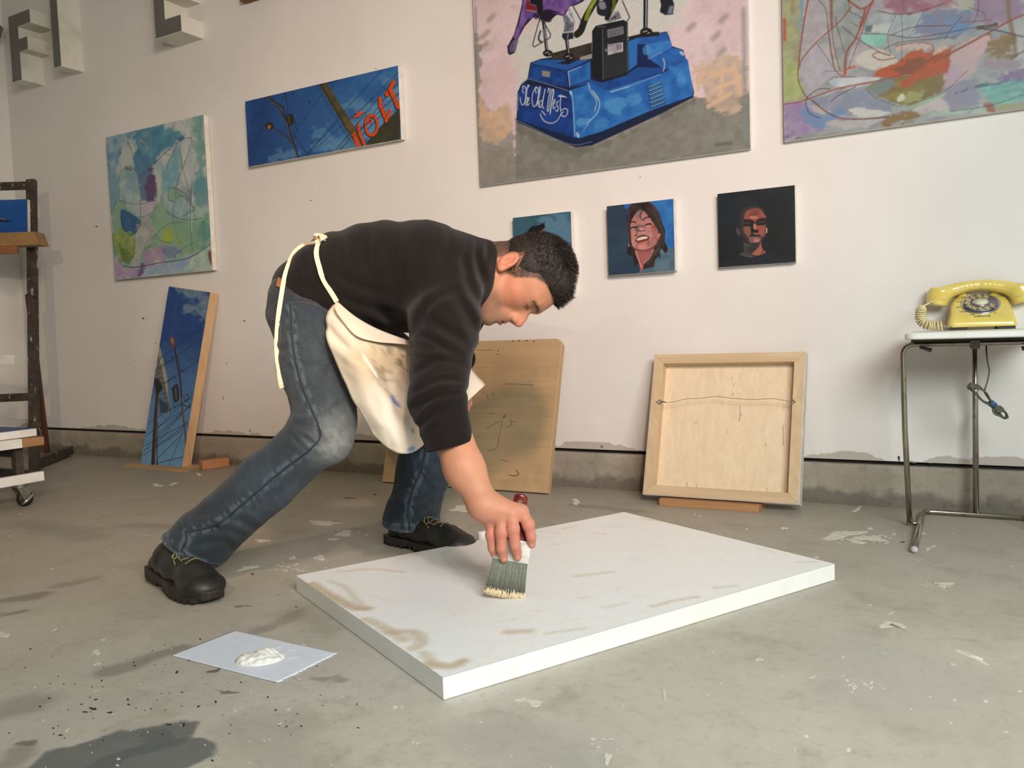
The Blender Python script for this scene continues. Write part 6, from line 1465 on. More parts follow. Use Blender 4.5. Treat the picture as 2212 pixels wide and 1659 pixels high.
# ---------------- head, built upright in its own frame (x face, y left, z crown) ----------------
HC = P(1101, 590, 1.80)
h_up = RT * .940 + UP * .34 + FW * .02; h_fw = RT * .34 - UP * .94 - FW * .05
h_up /= np.linalg.norm(h_up); h_fw -= h_up * (h_fw @ h_up); h_fw /= np.linalg.norm(h_fw); h_lf = np.cross(h_up, h_fw)
HS = .96
def hx_(p): return HC + HS * (np.multiply.outer(p[:, 0], h_fw) + np.multiply.outer(p[:, 1], h_lf) + np.multiply.outer(p[:, 2], h_up))
def hinv(w):
    q = (np.atleast_2d(w) - HC) / HS; return np.stack([q @ h_fw, q @ h_lf, q @ h_up], 1)
def head_f(p):
    q = p.copy(); q[:, 1] = np.abs(q[:, 1])
    d = ell(q, (.006, 0, .046), (.075, .074, .086))
    d = smin(d, ell(q, (.038, 0, .040), (.068, .062, .068)), .02)
    d = smin(d, rc(q, (.038, 0, .020), (.050, 0, -.060), .053, .034), .03)
    d = smin(d, rc(q, (.044, .034, -.006), (.040, .030, -.030), .028, .024), .02)
    d = smin(d, rc(q, (.000, .050, -.040), (.070, .015, -.078), .018, .018), .022)
    d = smin(d, ell(q, (.080, 0, -.080), (.016, .021, .016)), .016)
    d = smin(d, rc(q, (.087, .008, .032), (.072, .040, .034), .012, .012), .012)
    d = smin(d, rc(q, (.074, 0, .026), (.078, 0, -.045), .020, .018), .012)
    sk = ell(q, (.103, .033, .012), (.014, .016, .012)); d = smax(d, -sk, .012)
    d = smin(d, rc(q, (.078, .031, .013), (.0781, .031, .013), .0135, .0135), .004)       # lids over the eyeballs
    d = smin(d, rc(q, (.090, .021, .021), (.080, .043, .019), .0045, .0040), .006)
    # nose
    d = smin(d, rc(q, (.090, 0, .020), (.114, 0, -.018), .0070, .0090), .010); d = smin(d, rc(q, (.090, 0, .005), (.098, 0, -.020), .012, .014), .012)
    d = smin(d, rc(q, (.109, 0, -.022), (.102, 0, -.030), .0085, .007), .008)
    d = smin(d, ell(q, (.100, .0125, -.025), (.0100, .0065, .0075)), .008)
    d = smax(d, -ell(q, (.104, .0068, -.0335), (.0050, .0032, .0045)), .003)
    # muzzle, lips
    d = smin(d, ell(q, (.080, 0, -.052), (.021, .028, .022)), .014)
    d = smin(d, rc(q, (.1000, 0, -.0475), (.0865, .021, -.0525), .0050, .0028), .003)
    d = smin(d, rc(q, (.0985, 0, -.0590), (.0865, .018, -.0560), .0060, .0032), .003)
    d = smax(d, -rc(q, (.1065, 0, -.0532), (.0935, .0175, -.0545), .0020, .0008), .002)
    d = smax(d, -rc(q, (.100, 0, -.070), (.097, .010, -.070), .0048, .004), .006)
    d = smax(d, -ell(p, (.1145, 0, .014), (.0120, .030, .0085)), .006)
    d = smin(d, rc(q, (.096, .006, .031), (.088, .034, .034), .0105, .0085), .010)
    # neck
    nk = rc(p, (-.028, 0, -.020), (-.062, .006, -.125), .052, .060); d = smin(d, nk, .022)
    # ear
    e = q - np.array([-.014, .073, .002]); e = e @ rotm('Y', 14).T @ rotm('Z', -22).T
    er = ell(e, (0, 0, 0), (.0180, .0075, .0275)); er = smin(er, ell(e, (.006, .000, -.022), (.0080, .006, .009)), .006)
    er = smax(er, -ell(e, (.003, .0080, .002), (.0110, .0075, .0170)), .003)
    er = smin(er, rc(e, (-.002, .003, .010), (-.005, .003, -.008), .0028, .0030), .003); er = smax(er, -rc(e, (.004, .006, -.004), (.005, .006, -.0042), .0055, .0055), .002)
    er = smin(er, ell(e, (.0105, .002, -.006), (.0035, .004, .006)), .003)
    d = smin(d, er, .005)
    return d
def g_(p, c, r): return np.exp(-(((p - np.array(c)) / np.array(r)) ** 2).sum(1))
def head_col(p):
    q = p.copy(); q[:, 1] = np.abs(q[:, 1]); x, y, z = q.T
    n = vnoise(x * 1 + z * .37, y + z * .91, 60, 3, 3)
    c = np.tile(srgb((196, 138, 108)), (len(p), 1)) * (0.90 + .16 * n[:, None])
    def mx(t, col):
        nonlocal c
        t = np.clip(t, 0, 1)[:, None]; c = c * (1 - t) + srgb(col) * t
    mx(.45 * g_(q, (.06, .05, -.015), (.03, .03, .03)), (206, 118, 96)); mx(.6 * g_(q, (.118, 0, -.02), (.014, .014, .014)), (214, 122, 104)); mx(.55 * g_(q, (-.014, .082, .002), (.03, .014, .035)), (214, 120, 96))
    st = np.clip((-.030 - z) / .02, 0, 1) * np.clip((x - .01) / .03, 0, 1) * (0.75 + .5 * n); mx(.62 * st * (1 - g_(q, (.10, 0, -.053), (.02, .02, .012))), (112, 92, 76))
    lip = np.maximum(g_(q, (.100, .006, -.0475), (.009, .016, .0042)), g_(q, (.099, .004, -.0590), (.009, .014, .0050))); mx(.9 * lip, (166, 84, 76))
    mx(np.clip(1.2 * np.exp(-(((z + .0532) / .0016) ** 2)) * (x > .088) * (y < .017), 0, 1), (70, 34, 32))
    br = np.exp(-((z - (.029 + .10 * (y - .02) * (y < .03) - .25 * np.maximum(y - .034, 0))) / .0050) ** 2) * (y > .010) * (y < .050) * (x > .05); mx(.95 * br * (0.7 + .5 * n), (58, 42, 34))
    lash = np.exp(-((z - .0085) / .0016) ** 2) * (np.abs(y - .031) < .0135) * (x > .08); mx(.9 * lash, (44, 32, 28)); mx(.55 * g_(q, (.09, .031, .010), (.015, .018, .010)), (120, 76, 64))  # lash line, and eye-socket shade painted into the skin colour
    # closely cut hair at the temples, sides and nape
    hl = hairline(q); mx(np.clip(.5 + hl / .010, 0, 1) * (.62 + .5 * n) * np.clip(1 - g_(q, (-.014, .082, .000), (.016, .018, .03)) * 1.6, 0, 1), (74, 60, 50))
    return np.clip(c, .01, .9)
def hairline(q):
    "positive where hair grows"
    x, y, z = q[:, 0], np.abs(q[:, 1]), q[:, 2]
    front = z - np.interp(x, [-.12, -.066, -.036, -.020, .006, .024, .042, .060, .090, .12], [-.058, -.048, -.028, .020, -.008, .002, .046, .062, .070, .072]) 
    return np.where(x > -.013, front + 0 * y, front)
hv, hf = surface(head_f, (-.14, -.105, -.20), (.14, .105, .145), .0021)
hcol = head_col(hv); hv = hx_(hv)

# ---------------- right hand with forearm, gripping the brush ----------------
bt = G(1088, 1291, FT + .001)                       # where the bristles meet the canvas
db = depth(bt)
brush_up = (P(1127, 1066, db - .005) - bt); brush_len = float(np.linalg.norm(brush_up)); brush_up /= brush_len
brush_w = RT - brush_up * (RT @ brush_up); brush_w = brush_w - FW * .0; brush_w -= brush_up * (brush_w @ brush_up); brush_w /= np.linalg.norm(brush_w); brush_n = np.cross(brush_w, brush_up)
dh = db - .024
fing = {  # knuckle, middle joint, end joint, tip
 'little': [(1062,1128,.016),(1061,1156,.008),(1064,1184,.012),(1071,1203,.022)],
 'ring':   [(1084,1116,.006),(1083,1150,-.004),(1083,1184,.000),(1088,1206,.012)],
 'middle': [(1106,1108,.004),(1108,1142,-.008),(1113,1178,-.004),(1118,1202,.010)],
 'index':  [(1126,1105,.010),(1141,1133,.002),(1147,1158,.006),(1148,1176,.016)]}
FK = 1.12
frad = {'little': (.0088,.0078,.0070,.0060), 'ring': (.0098,.0088,.0078,.0066), 'middle': (.0100,.0090,.0080,.0068), 'index': (.0100,.0088,.0076,.0064)}
FP = {k: [P(x, y, dh + d) for x, y, d in v] for k, v in fing.items()}
frad = {k: tuple(r * FK for r in v) for k, v in frad.items()}
wr = P(1046, 1092, dh + .012)
thumb = [P(1074, 1094, dh + .030), P(1104, 1112, dh + .058), P(1122, 1148, dh + .062), P(1130, 1176, dh + .052)]
tr_ = (.016, .0125, .0105, .0085)
el = P(950, 868, dh + .085); mid = P(1003, 1012, dh + .035)
def flat_rc(p, a, b, ra, rb, ax, k):
    "round cone squashed along ax by k"
    ax = _np(ax); s = lambda q: q + np.multiply.outer((q @ ax) * (1 / k - 1), ax)
    return rc(s(p), s(_np(a)[None])[0], s(_np(b)[None])[0], ra, rb)
def hand_sdf(p):
    d = rc(p, el, mid, .037, .0325)
    d = smin(d, flat_rc(p, mid, wr, .0320, .0245, FW * .8 + UP * .2, .82), .02)
    for k_, off in (('little', .3), ('ring', .1), ('middle', -.1), ('index', -.3)):
        base = wr + (RT * (-off) * .030) ; d = smin(d, rc(p, base, FP[k_][0], .0165, .0115), .016)
    d = smin(d, rc(p, wr, thumb[0], .020, .017), .015)
    for i in range(3): d = smin(d, rc(p, thumb[i], thumb[i+1], tr_[i], tr_[i+1]), .006 if i else .010)
    fs = None
    for k_ in fing:
        q, r = FP[k_], frad[k_]; e = None
        for i in range(3):
            t = rc(p, q[i], q[i+1], r[i], r[i+1]); e = t if e is None else smin(e, t, .003)
        e = smin(e, rc(p, q[1], q[1] + .0001, r[1] * 1.07, r[1] * 1.07), .004)
        fs = e if fs is None else smin(fs, e, .0015)
    d = smin(d, fs, .007)
    for k_ in fing: d = smin(d, rc(p, FP[k_][0] - FW * .004, FP[k_][0] - FW * .0041, .0085, .0085), .006)      # knuckles
    for k_ in fing:                                                                                          # tendons and finger creases
        d = d - .0012 * np.exp(-(polydist(p, [wr - FW * .022, FP[k_][0] - FW * .010]) / .0035) ** 2)
        d = d + .0005 * np.exp(-(polydist(p, [FP[k_][2] - RT * .01 - FW * .006, FP[k_][2] + RT * .01 - FW * .006]) / .0016) ** 2)
        t3 = FP[k_][3]
        d = d + .0006 * np.exp(-((np.linalg.norm(p - (t3 - FW * .0070 + UP * .002), axis=1)) / .0045) ** 2)
    return d
def hand_col(p):
    n = vnoise(p[:, 0] + p[:, 2] * .4, p[:, 1] + p[:, 2], 55, 9, 3)
    c = np.tile(srgb((200, 142, 112)), (len(p), 1)) * (0.92 + .16 * n[:, None])
    t = np.clip((wr[2] + .02 - p[:, 2]) / .07, 0, 1)[:, None]; c = c * (1 - .55 * t) + srgb((206, 126, 112)) * .55 * t
    for k_ in fing:
        nl = np.exp(-((np.linalg.norm(p - (FP[k_][3] - FW * .0066 + UP * .0025), axis=1)) / .0042) ** 4)[:, None]; c = c * (1 - nl * .6) + srgb((232, 176, 160)) * nl * .6
        kn = np.exp(-((np.linalg.norm(p - (FP[k_][1] - FW * .008), axis=1)) / .007) ** 2)[:, None]; c = c * (1 - kn * .35) + srgb((206, 112, 98)) * kn * .35
    return c
lo = np.min([el, mid, wr] + [q for v in FP.values() for q in v] + thumb, axis=0) - .055; hi = np.max([el, mid, wr] + [q for v in FP.values() for q in v] + thumb, axis=0) + .055
av, af = surface(hand_sdf, lo, hi, .0019); acol = hand_col(av)

# ---------------- joints ----------------
J = dict(pel=P(662, 612, 1.80), w1=P(742, 600, 1.80), w2=P(830, 600, 1.80), ch=P(925, 602, 1.81), up=P(1005, 602, 1.82), nk=P(1062, 585, 1.81),
         shR=P(962, 652, 1.655), elR=P(946, 862, dh + .082), shL=P(1010, 640, 1.985), elL=P(975, 745, 2.06), haL=P(988, 850, 2.02),
         hipR=P(667, 652, 1.715), knR=P(703, 922, 1.555), anR=P(432, 1178, 1.66), hipL=P(700, 648, 1.90), knL=P(958, 893, 2.00), anL=P(886, 1150, 1.918))
def oval(p, a, b, ra, rb, k=1.55, c=None):
    "round cone wider in depth (FW) by k"
    c = J['w2'] if c is None else c
    s = lambda q: q - np.multiply.outer(((q - c) @ FW) * (1 - 1 / k), FW)
    return rc(s(p), s(_np(a)[None])[0], s(_np(b)[None])[0], ra, rb)
# hidden torso and legs of the body
def trunk_f(p):
    d = oval(p, P(690, 630, 1.8), J['w2'], .050, .080, 1.3); d = smin(d, oval(p, J['w2'], J['up'], .090, .075, 1.5), .05); d = smin(d, rc(p, J['up'], J['nk'], .06, .045), .03)
    d = smin(d, rc(p, J['shR'], J['elR'], .045, .034), .03); d = smin(d, rc(p, J['shL'], J['elL'], .045, .036), .03)
    for a, b, c_ in (('hipR', 'knR', 'anR'), ('hipL', 'knL', 'anL')):
        d = smin(d, rc(p, J[a] - UP * .03, J[b], .056, .042), .03); d = smin(d, rc(p, J[b], J[c_], .042, .032), .02)
    return d
tl_ = np.min(list(J.values()), 0) - .15; th_ = np.max(list(J.values()), 0) + .15
tv, tf = surface(trunk_f, tl_, th_, .010); tcol = np.tile(srgb((206, 146, 116)), (len(tv), 1))
# left hand resting on the far knee
def left_f(p):
    d = rc(p, J['elL'], P(996, 812, 2.03), .034, .026); a = P(996, 812, 2.03); b = P(990, 846, 2.01); d = smin(d, rc(p, a, b, .028, .026), .015)
    for i, (dx, dy) in enumerate(((-16, 30), (-6, 38), (6, 38), (17, 30))):
        k1 = P(990 + dx * .8, 858, 1.985 + .006 * i); k2 = P(990 + dx, 862 + dy * .7, 1.960 + .01 * i); k3 = P(988 + dx, 862 + dy, 1.972 + .01 * i)
        d = smin(d, rc(p, b, k1, .016, .011), .01); d = smin(d, rc(p, k1, k2, .0098, .0088), .005); d = smin(d, rc(p, k2, k3, .0086, .0070), .003)
    t1 = P(1008, 845, 2.0); t2 = P(1013, 872, 1.99); d = smin(d, rc(p, a, t1, .018, .013), .01); d = smin(d, rc(p, t1, t2, .012, .009), .005)
    return d
lv, lf = surface(left_f, np.min([J['elL'], J['haL']], 0) - .09, np.max([J['elL'], J['haL']], 0) + .09, .0026); lcol = np.tile(srgb((196, 132, 112)), (len(lv), 1))
VV, FF, CC, off = [], [], [], 0
for v, f, c in ((tv, tf, tcol), (hv, hf, hcol), (av, af, acol), (lv, lf, lcol)):
    VV.append(v); FF.append(f + off); CC.append(c); off += len(v)
M_skin = vcol('skin', rough=.55, bump=.25, bscale=260, spec=.35, sss=.03)
person = mesh_np('person', np.vstack(VV), np.vstack(FF), M_skin, None, True, np.vstack(CC))
tag(person, 'man in dark sweatshirt, jeans and stained apron bending over the floor canvas with a brush', 'person')

# ---------------- hair ----------------
def hair_f(p):
    q = p.copy(); q[:, 1] = np.abs(q[:, 1]); x, y, z = q.T
    base = ell(q, (.006, 0, .046), (.075, .074, .086)); base = smin(base, ell(q, (.038, 0, .040), (.068, .062, .068)), .02)
    hl = hairline(q)
    topness = np.clip((z - .055) / .05, 0, 1) * np.clip((x + .10) / .08, 0, 1); frontness = np.clip((x - .0) / .08, 0, 1)
    th = -.0022 + .0040 * np.clip(hl / .045, 0, 1) + .010 * topness + .008 * topness * frontness
    n = vnoise(x * 2 + z, y * 2 - z, 95, 5, 3) - .5
    d = base - th - n * .005 * topness
    d = np.maximum(d, -(hl - .002) * .8)
    return np.maximum(d, -(base + .006))
M_hair = simple('dark_hair', (46, 35, 28), (26, 20, 17), rough=.7, scale=120, bump=.5, bscale=400)
hair = sdf_object('hair', hair_f, (-.13, -.1, -.08), (.13, .1, .16), .0024, M_hair, person, xf=hx_)
# short strands standing off the crown
rr = np.random.default_rng(11); Vs, Fs, off = [], [], 0
pts = hv_local = None
u = rr.normal(size=(19000, 3)); u /= np.linalg.norm(u, axis=1)[:, None]
root_ = np.array([.006, 0, .046]) + u * np.array([.075, .074, .086]) * 1.0
root2 = np.array([.038, 0, .040]) + u * np.array([.068, .062, .068])
dd = ell(root_, (.038, 0, .040), (.068, .062, .068)); root_[dd < 0] = root2[dd < 0]; fr_ = (u[:, 0] > .35) & (np.arange(len(u)) % 2 == 0); root_[fr_] = root2[fr_] + u[fr_] * .002
ok = (hairline(root_) > .001)
root_, u = root_[ok], u[ok]
for r0, n0 in zip(root_, u):
    z, x = r0[2], r0[0]
    top = min(max((z - .055) / .05, 0), 1) * min(max((x + .10) / .08, 0), 1); ln = .0035 + .020 * top + .010 * top * max(x / .08, 0)
    if top < .05 and rr.random() < .35: continue
    dirn = n0 * (.55 + .3 * top) + np.array([.75, 0, .10 + .35 * top]) * (.35 + .4 * top) + rr.normal(size=3) * .18; dirn /= np.linalg.norm(dirn)
    s0 = np.cross(dirn, rr.normal(size=3)); s0 /= np.linalg.norm(s0); w = .0005 + .0006 * top
    a = r0 + n0 * (-.001); b = r0 + n0 * .002 + dirn * ln * .55; c = b + (dirn + np.array([.25, 0, -.15])) * ln * .5
    Vs += [a - s0 * w, a + s0 * w, b - s0 * w * .8, b + s0 * w * .8, c]; Fs += [(off, off + 1, off + 3, off + 2), (off + 2, off + 3, off + 4, off + 4)]; off += 5
strand = poly_mesh('hair_strands', hx_(np.array(Vs)), Fs, M_hair, hair, smooth=False); strand['kind'] = 'stuff'

# ---------------- sweatshirt ----------------
elbow_folds = [([P(900,720,1.56),P(935,735,1.54),P(990,770,1.54)], .007, .005), ([P(897,760,1.54),P(930,765,1.52),P(965,760,1.52)], .006, -.003), ([P(892,862,1.50),P(930,838,1.47),P(970,832,1.48)], .006, -.004), ([P(900,905,1.48),P(925,880,1.46),P(945,862,1.46)], .004, -.003), ([P(1000,560,1.68),P(1015,620,1.62),P(1042,670,1.62)], .008, .005), ([P(690,600,1.62),P(740,640,1.60),P(800,665,1.61),P(870,690,1.62)], .009, .006), ([P(700,575,1.62),P(760,610,1.60),P(830,640,1.60)], .010, .004), ([P(980,500,1.72),P(960,560,1.66),P(935,620,1.62)], .012, .004), ([P(915,930,1.48),P(945,925,1.46),P(975,920,1.47)], .005, .002), ([P(893,882,1.50),P(930,862,1.46),P(975,850,1.47),P(1004,846,1.52)], .006, .0065), ([P(899,930,1.48),P(930,900,1.45),P(960,878,1.45)], .006, .005), ([P(905,846,1.50),P(950,822,1.48),P(998,822,1.52)], .005, .004),
               ([P(905,800,1.54),P(950,778,1.51),P(1004,790,1.54)], .006, .004), ([P(930,690,1.55),P(960,710,1.54),P(1010,740,1.58)], .009, .006), ([P(985,640,1.58),P(1010,680,1.58),P(1030,720,1.62)], .010, .007),
               ([P(905,700,1.56),P(930,655,1.56),P(985,625,1.60)], .008, .006), ([P(1032,520,1.70),P(1032,560,1.66),P(1042,600,1.68)], .007, .005), ([P(1056,520,1.72),P(1048,565,1.70)], .006, .004), ([P(880,720,1.64),P(840,680,1.62),P(800,650,1.62)], .010, .006),
               ([P(860,740,1.66),P(820,712,1.64),P(770,680,1.64)], .008, .005), ([P(735,500,1.72),P(740,560,1.64),P(760,640,1.62)], .012, .004), ([P(800,490,1.72),P(790,560,1.64),P(805,640,1.62)], .014, .0045), ([P(862,490,1.72),P(850,570,1.64),P(870,650,1.62)], .014, .004),
               ([P(925,500,1.72),P(905,560,1.65),P(900,640,1.60)], .014, .0045), ([P(660,560,1.66),P(680,610,1.62),P(730,650,1.62)], .010, .004), ([P(640,600,1.66),P(690,640,1.62)], .008, .004), ([P(950,950,1.46),P(990,935,1.46),P(1010,940,1.5)], .004, -.0010)]
cuff_c = P(974, 964, dh + .048); arm_dir = (cuff_c - J['elR']) / np.linalg.norm(cuff_c - J['elR'])
cut_n = UP * -.965 + RT * .26
def sweat_core(p, near):
    k = 1.60
    d = oval(p, P(668, 630, 1.80), P(742, 600, 1.80), .074, .090, k); d = smin(d, oval(p, P(742, 600, 1.80), P(835, 600, 1.80), .090, .111, k), .03)
    d = smin(d, oval(p, P(835, 600, 1.80), P(930, 602, 1.80), .111, .114, k), .03); d = smin(d, oval(p, P(930, 602, 1.80), P(1000, 600, 1.81), .114, .086, 1.65), .03)
    d = smin(d, rc(p, P(1008, 588, 1.81), P(1046, 582, 1.81), .076, .060), .03)
    d = smin(d, rc(p, P(692, 640, 1.715), P(745, 628, 1.715), .084, .092), .04)
    d = smax(d, -((p - P(650, 652, 1.72)) @ (RT * .42 + UP * .905)), .005)
    sh = rc(p, P(962, 652, 1.665), P(962, 705, 1.60), .076, .066); sh = smin(sh, rc(p, P(962, 705, 1.60), J['elR'], .066, .0480), .02)
    sh = smin(sh, rc(p, J['elR'], cuff_c + arm_dir * .045, .0490, .0375), .012)
    d = smin(d, sh, .03)
    d = smin(d, rc(p, J['shL'], J['elL'], .066, .046), .04); d = smin(d, rc(p, J['elL'], P(998, 775, 2.045), .042, .034), .02)
    for pts, w, a in elbow_folds: d = d + fold(p, pts, w, a)
    n = vnoise((p @ RT) + (p @ FW) * .3, (p @ UP) * .6, 11, 22, 3) - .5; d = d - n * .011
    cutp = (p - cuff_c) @ cut_n; d = np.where(near, smax(d, cutp, .003), d)
    d = np.where(near, smax(d, -rc(p, cuff_c + arm_dir * .018, cuff_c + arm_dir * .07, .0325, .0325), .002), d)
    col_ = rc(p, P(1062, 578, 1.81), P(1100, 575, 1.80), .0535, .053); d = smax(d, -col_, .004)
    d = smax(d, (p - P(1074, 575, 1.80)) @ (RT * .95 - UP * .10), .004)
    return d
t = NT('charcoal_sweatshirt'); v = t.coord(); n = t.noise(v, 900, 2); n1 = t.noise(v, 9, 3)
col = t.mix(t.ramp(n1, .3, .7), rgba((28, 22, 21)), rgba((22, 18, 18))); t.bump(n, .25, .0008)
M_sweat = t.set(Base_Color=col, Roughness=.95, Specular_IOR_Level=.2, Sheen_Weight=.08, Sheen_Roughness=.5)
tp = [P(560, 440, 1.8), P(1100, 1000, 1.5), P(1100, 440, 2.1), P(560, 1000, 1.5), P(560, 440, 1.5), P(560, 700, 2.1), P(1100, 700, 2.15)]
lo, hi = np.min(tp, 0) - .02, np.max(tp, 0) + .02
sweater = sdf_object('sweatshirt', lambda p: sweat_core(p, np.linalg.norm(p - cuff_c, axis=1) < .13), lo, hi, .0038, M_sweat, person)
#tube('cuff_rib', [cuff_c + (u_ := np.cross(arm_dir, FW) / np.linalg.norm(np.cross(arm_dir, FW))) * .0335 * math.cos(a) + np.cross(arm_dir, u_) * .0335 * math.sin(a) - arm_dir * .001 for a in np.linspace(0, 2*math.pi, 33)], .0022, M_sweat, sweater, 8)

# ---------------- jeans ----------------
jf = [([P(630,795,1.60),P(690,780,1.53),P(740,770,1.54)], .006, .003), ([P(640,915,1.52),P(680,932,1.48),P(700,960,1.49)], .006, .006), ([P(636,925,1.53),P(660,945,1.50),P(690,965,1.50)], .005, .004), ([P(632,938,1.54),P(650,962,1.52)], .005, .004),
      ([P(640,905,1.52),P(670,905,1.49),P(696,915,1.48)], .005, -.003), ([P(730,775,1.53),P(690,800,1.53)], .006, .003), ([P(700,890,1.48),P(745,860,1.50)], .006, .003), ([P(585,800,1.6),P(600,760,1.6),P(640,745,1.58)], .006, .003),
      ([P(430,1175,1.60),P(480,1165,1.58),P(500,1185,1.60)], .007, .004), ([P(400,1150,1.60),P(450,1140,1.58),P(520,1150,1.57)], .008, .005), ([P(480,1110,1.55),P(530,1130,1.53),P(560,1150,1.54)], .008, .004), ([P(420,1120,1.58),P(480,1090,1.56)], .010, .003),
      ([P(560,1080,1.52),P(600,1060,1.51),P(640,1020,1.51)], .012, .003), ([P(846,1120,1.88),P(890,1100,1.83),P(945,1085,1.86)], .008, .006), ([P(850,1095,1.88),P(880,1085,1.84),P(930,1060,1.85)], .008, .005), ([P(870,1010,1.92),P(930,1050,1.86)], .01, .003)]
shinR = (J['anR'] - J['knR']) / np.linalg.norm(J['anR'] - J['knR']); 
cuffR = P(416, 1192, 1.662); cutR = RT * -.50 + UP * -.87; cutR /= np.linalg.norm(cutR)
cuffL = P(888, 1133, 1.905)
def jeans_f(p, hollow=True):
    d = oval(p, P(662, 640, 1.80), P(664, 692, 1.79), .0640, .074, 1.75)
    r = rc(p, P(664, 660, 1.715), P(684, 780, 1.655), .080, .0745); r = smin(r, rc(p, P(684, 780, 1.655), P(702, 905, 1.565), .0745, .0560), .03); r = smin(r, rc(p, P(702, 905, 1.565), P(696, 940, 1.555), .0560, .0560), .02)
    s = rc(p, P(692, 942, 1.555), P(575, 1042, 1.595), .0560, .0525); s = smin(s, rc(p, P(575, 1042, 1.595), P(442, 1162, 1.650), .0525, .0575), .03); s = smin(s, rc(p, P(440, 1162, 1.650), P(394, 1204, 1.668), .0575, .0590), .02)
    r = smin(r, s, .018); d = smin(d, r, .03)
    l = rc(p, P(705, 660, 1.90), P(860, 800, 1.97), .088, .072); l = smin(l, rc(p, P(860, 800, 1.97), P(952, 888, 2.00), .072, .060), .03)
    m = rc(p, P(950, 895, 2.00), P(918, 1010, 1.96), .058, .0600); m = smin(m, rc(p, P(918, 1010, 1.96), P(889, 1122, 1.905), .0600, .0590), .03); m = smin(m, rc(p, P(889, 1122, 1.905), P(886, 1160, 1.905), .0590, .0590), .02)
    d = smin(d, smin(l, m, .02), .03)
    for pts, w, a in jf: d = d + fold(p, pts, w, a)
    n = vnoise((p @ RT) + (p @ FW) * .4, (p @ UP) - (p @ FW) * .3, 16, 31, 4) - .5; d = d - n * .010
    a = (p - cuffR) @ cutR; nr = np.linalg.norm(p - cuffR, axis=1) < .13; d = d - np.where(nr, .0020 / (1 + np.exp(-(a + .020) / .0012)), 0); d = np.where(nr, smax(d, a, .003), d)
    d = np.where(nr, smax(d, -rc(p, P(448, 1160, 1.648), P(395, 1212, 1.668), .0490, .0500), .002), d)
    a2 = (p - cuffL) @ (-BZ * .97 - rtv * .10) ; nl = np.linalg.norm(p - cuffL, axis=1) < .12; d = d - np.where(nl, .0020 / (1 + np.exp(-(a2 + .016) / .0012)), 0); d = np.where(nl, smax(d, a2 - .004, .003), d)
    d = np.where(nl, smax(d, -rc(p, P(889, 1115, 1.905), P(886, 1165, 1.908), .0500, .0500), .002), d)
    wp = (p - P(600, 596, 1.80)) @ (UP * .93 + RT * .36); d = smax(d, wp, .004)
    return d
kneeP = P(715, 945, 1.50); kneeL_ = P(955, 890, 1.95); thP = P(690, 800, 1.58)
SEAM_NEAR = [(628,655),(630,710),(637,770),(652,830),(672,880),(686,915),(692,942),(668,972),(610,1016),(540,1075),(482,1124),(440,1142),(405,1150),(404,1165),(392,1190)]
SEAM_FAR = [(918,955),(917,985),(908,1020),(893,1055),(884,1085),(882,1115),(886,1140)]
def jeans_col(p):
    n = vnoise((p @ RT) * 1.0 + (p @ FW) * .5, (p @ UP), 30, 41, 4); n2 = vnoise((p @ RT) + (p @ UP) * .6, (p @ UP) * .3 - (p @ RT) * .3, 160, 42, 3)
    c = np.tile(srgb((35, 45, 55)), (len(p), 1)) * (0.72 + .56 * n[:, None]) * (.8 + .4 * n2[:, None])
    def mx(t, col):
        nonlocal c
        t = np.clip(t, 0, 1)[:, None]; c = c * (1 - t) + srgb(col) * t
    f = lambda q, r: np.exp(-(np.linalg.norm(p - q, axis=1) / r) ** 2)
    mx((.85 * f(P(742, 950, 1.50), .055) + .4 * f(P(735, 985, 1.52), .04)) * (.5 + .8 * n2), (140, 142, 138)); mx((.55 * f(P(690, 790, 1.57), .11)) * (.4 + n2), (72, 80, 84)); mx(.35 * f(P(600, 1060, 1.53), .07) * (.4 + n2), (84, 100, 116)); mx(.3 * f(P(520, 1130, 1.54), .05) * n2 * 1.5, (84, 98, 112))
    mx(.3 * f(P(920, 1000, 1.9), .06) * n2, (80, 100, 128))
    for cu, ax_ in ((cuffR, cutR), (cuffL + np.array([0, 0, -.004]), -BZ)):
        a = (p - cu) @ ax_; nr_ = (np.linalg.norm(p - cu, axis=1) < .13); mx(np.exp(-((a + .001) / .0045) ** 2) * nr_ * (.35 + .7 * (n2 > .5)), (120, 134, 148)); mx(np.exp(-((a + .019) / .0030) ** 2) * nr_ * (n2 > .48) * .6, (104, 118, 134)); mx(np.exp(-((a + .010) / .006) ** 2) * nr_ * .35 * (n2 > .47), (92, 106, 122))
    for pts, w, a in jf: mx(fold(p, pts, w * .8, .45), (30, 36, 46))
    q = pxy(p); q = np.column_stack([q, np.zeros(len(q))]); z = (p - EYEP) @ FW
    for sm_, zmx in ((SEAM_NEAR, 1.66), (SEAM_FAR, 2.0)):
        dd_ = polydist(q, [(x, y, 0) for x, y in sm_]); mx(np.exp(-((dd_ - 7) / 3.5) ** 2) * (z < zmx) * (n2 > .47) * .55, (98, 112, 126)); mx(np.exp(-(dd_ / 4) ** 2) * (z < zmx) * .3, (90, 102, 114))
    return np.clip(c * 1.0, .004, .8)
t = NT('denim'); v = t.coord(); a_ = t.node('ShaderNodeVertexColor', layer_name='Col').outputs[0]
n1 = t.noise(t.node('ShaderNodeMapping', {'Vector': v, 'Rotation': (.3, .5, .7), 'Scale': (900, 900, 220)}).outputs[0], 1, 3, .7); n2 = t.noise(v, 38, 5, .7)
k1 = t.math('ADD', t.math('MULTIPLY', n1, 1.1), .45); k2 = t.math('ADD', t.math('MULTIPLY', n2, .9), .55)
col = t.vmath('SCALE', a_, scale=t.math('MULTIPLY', k1, k2)); t.bump(t.math('ADD', n1, t.math('MULTIPLY', n2, 2.0)), .45, .0012)
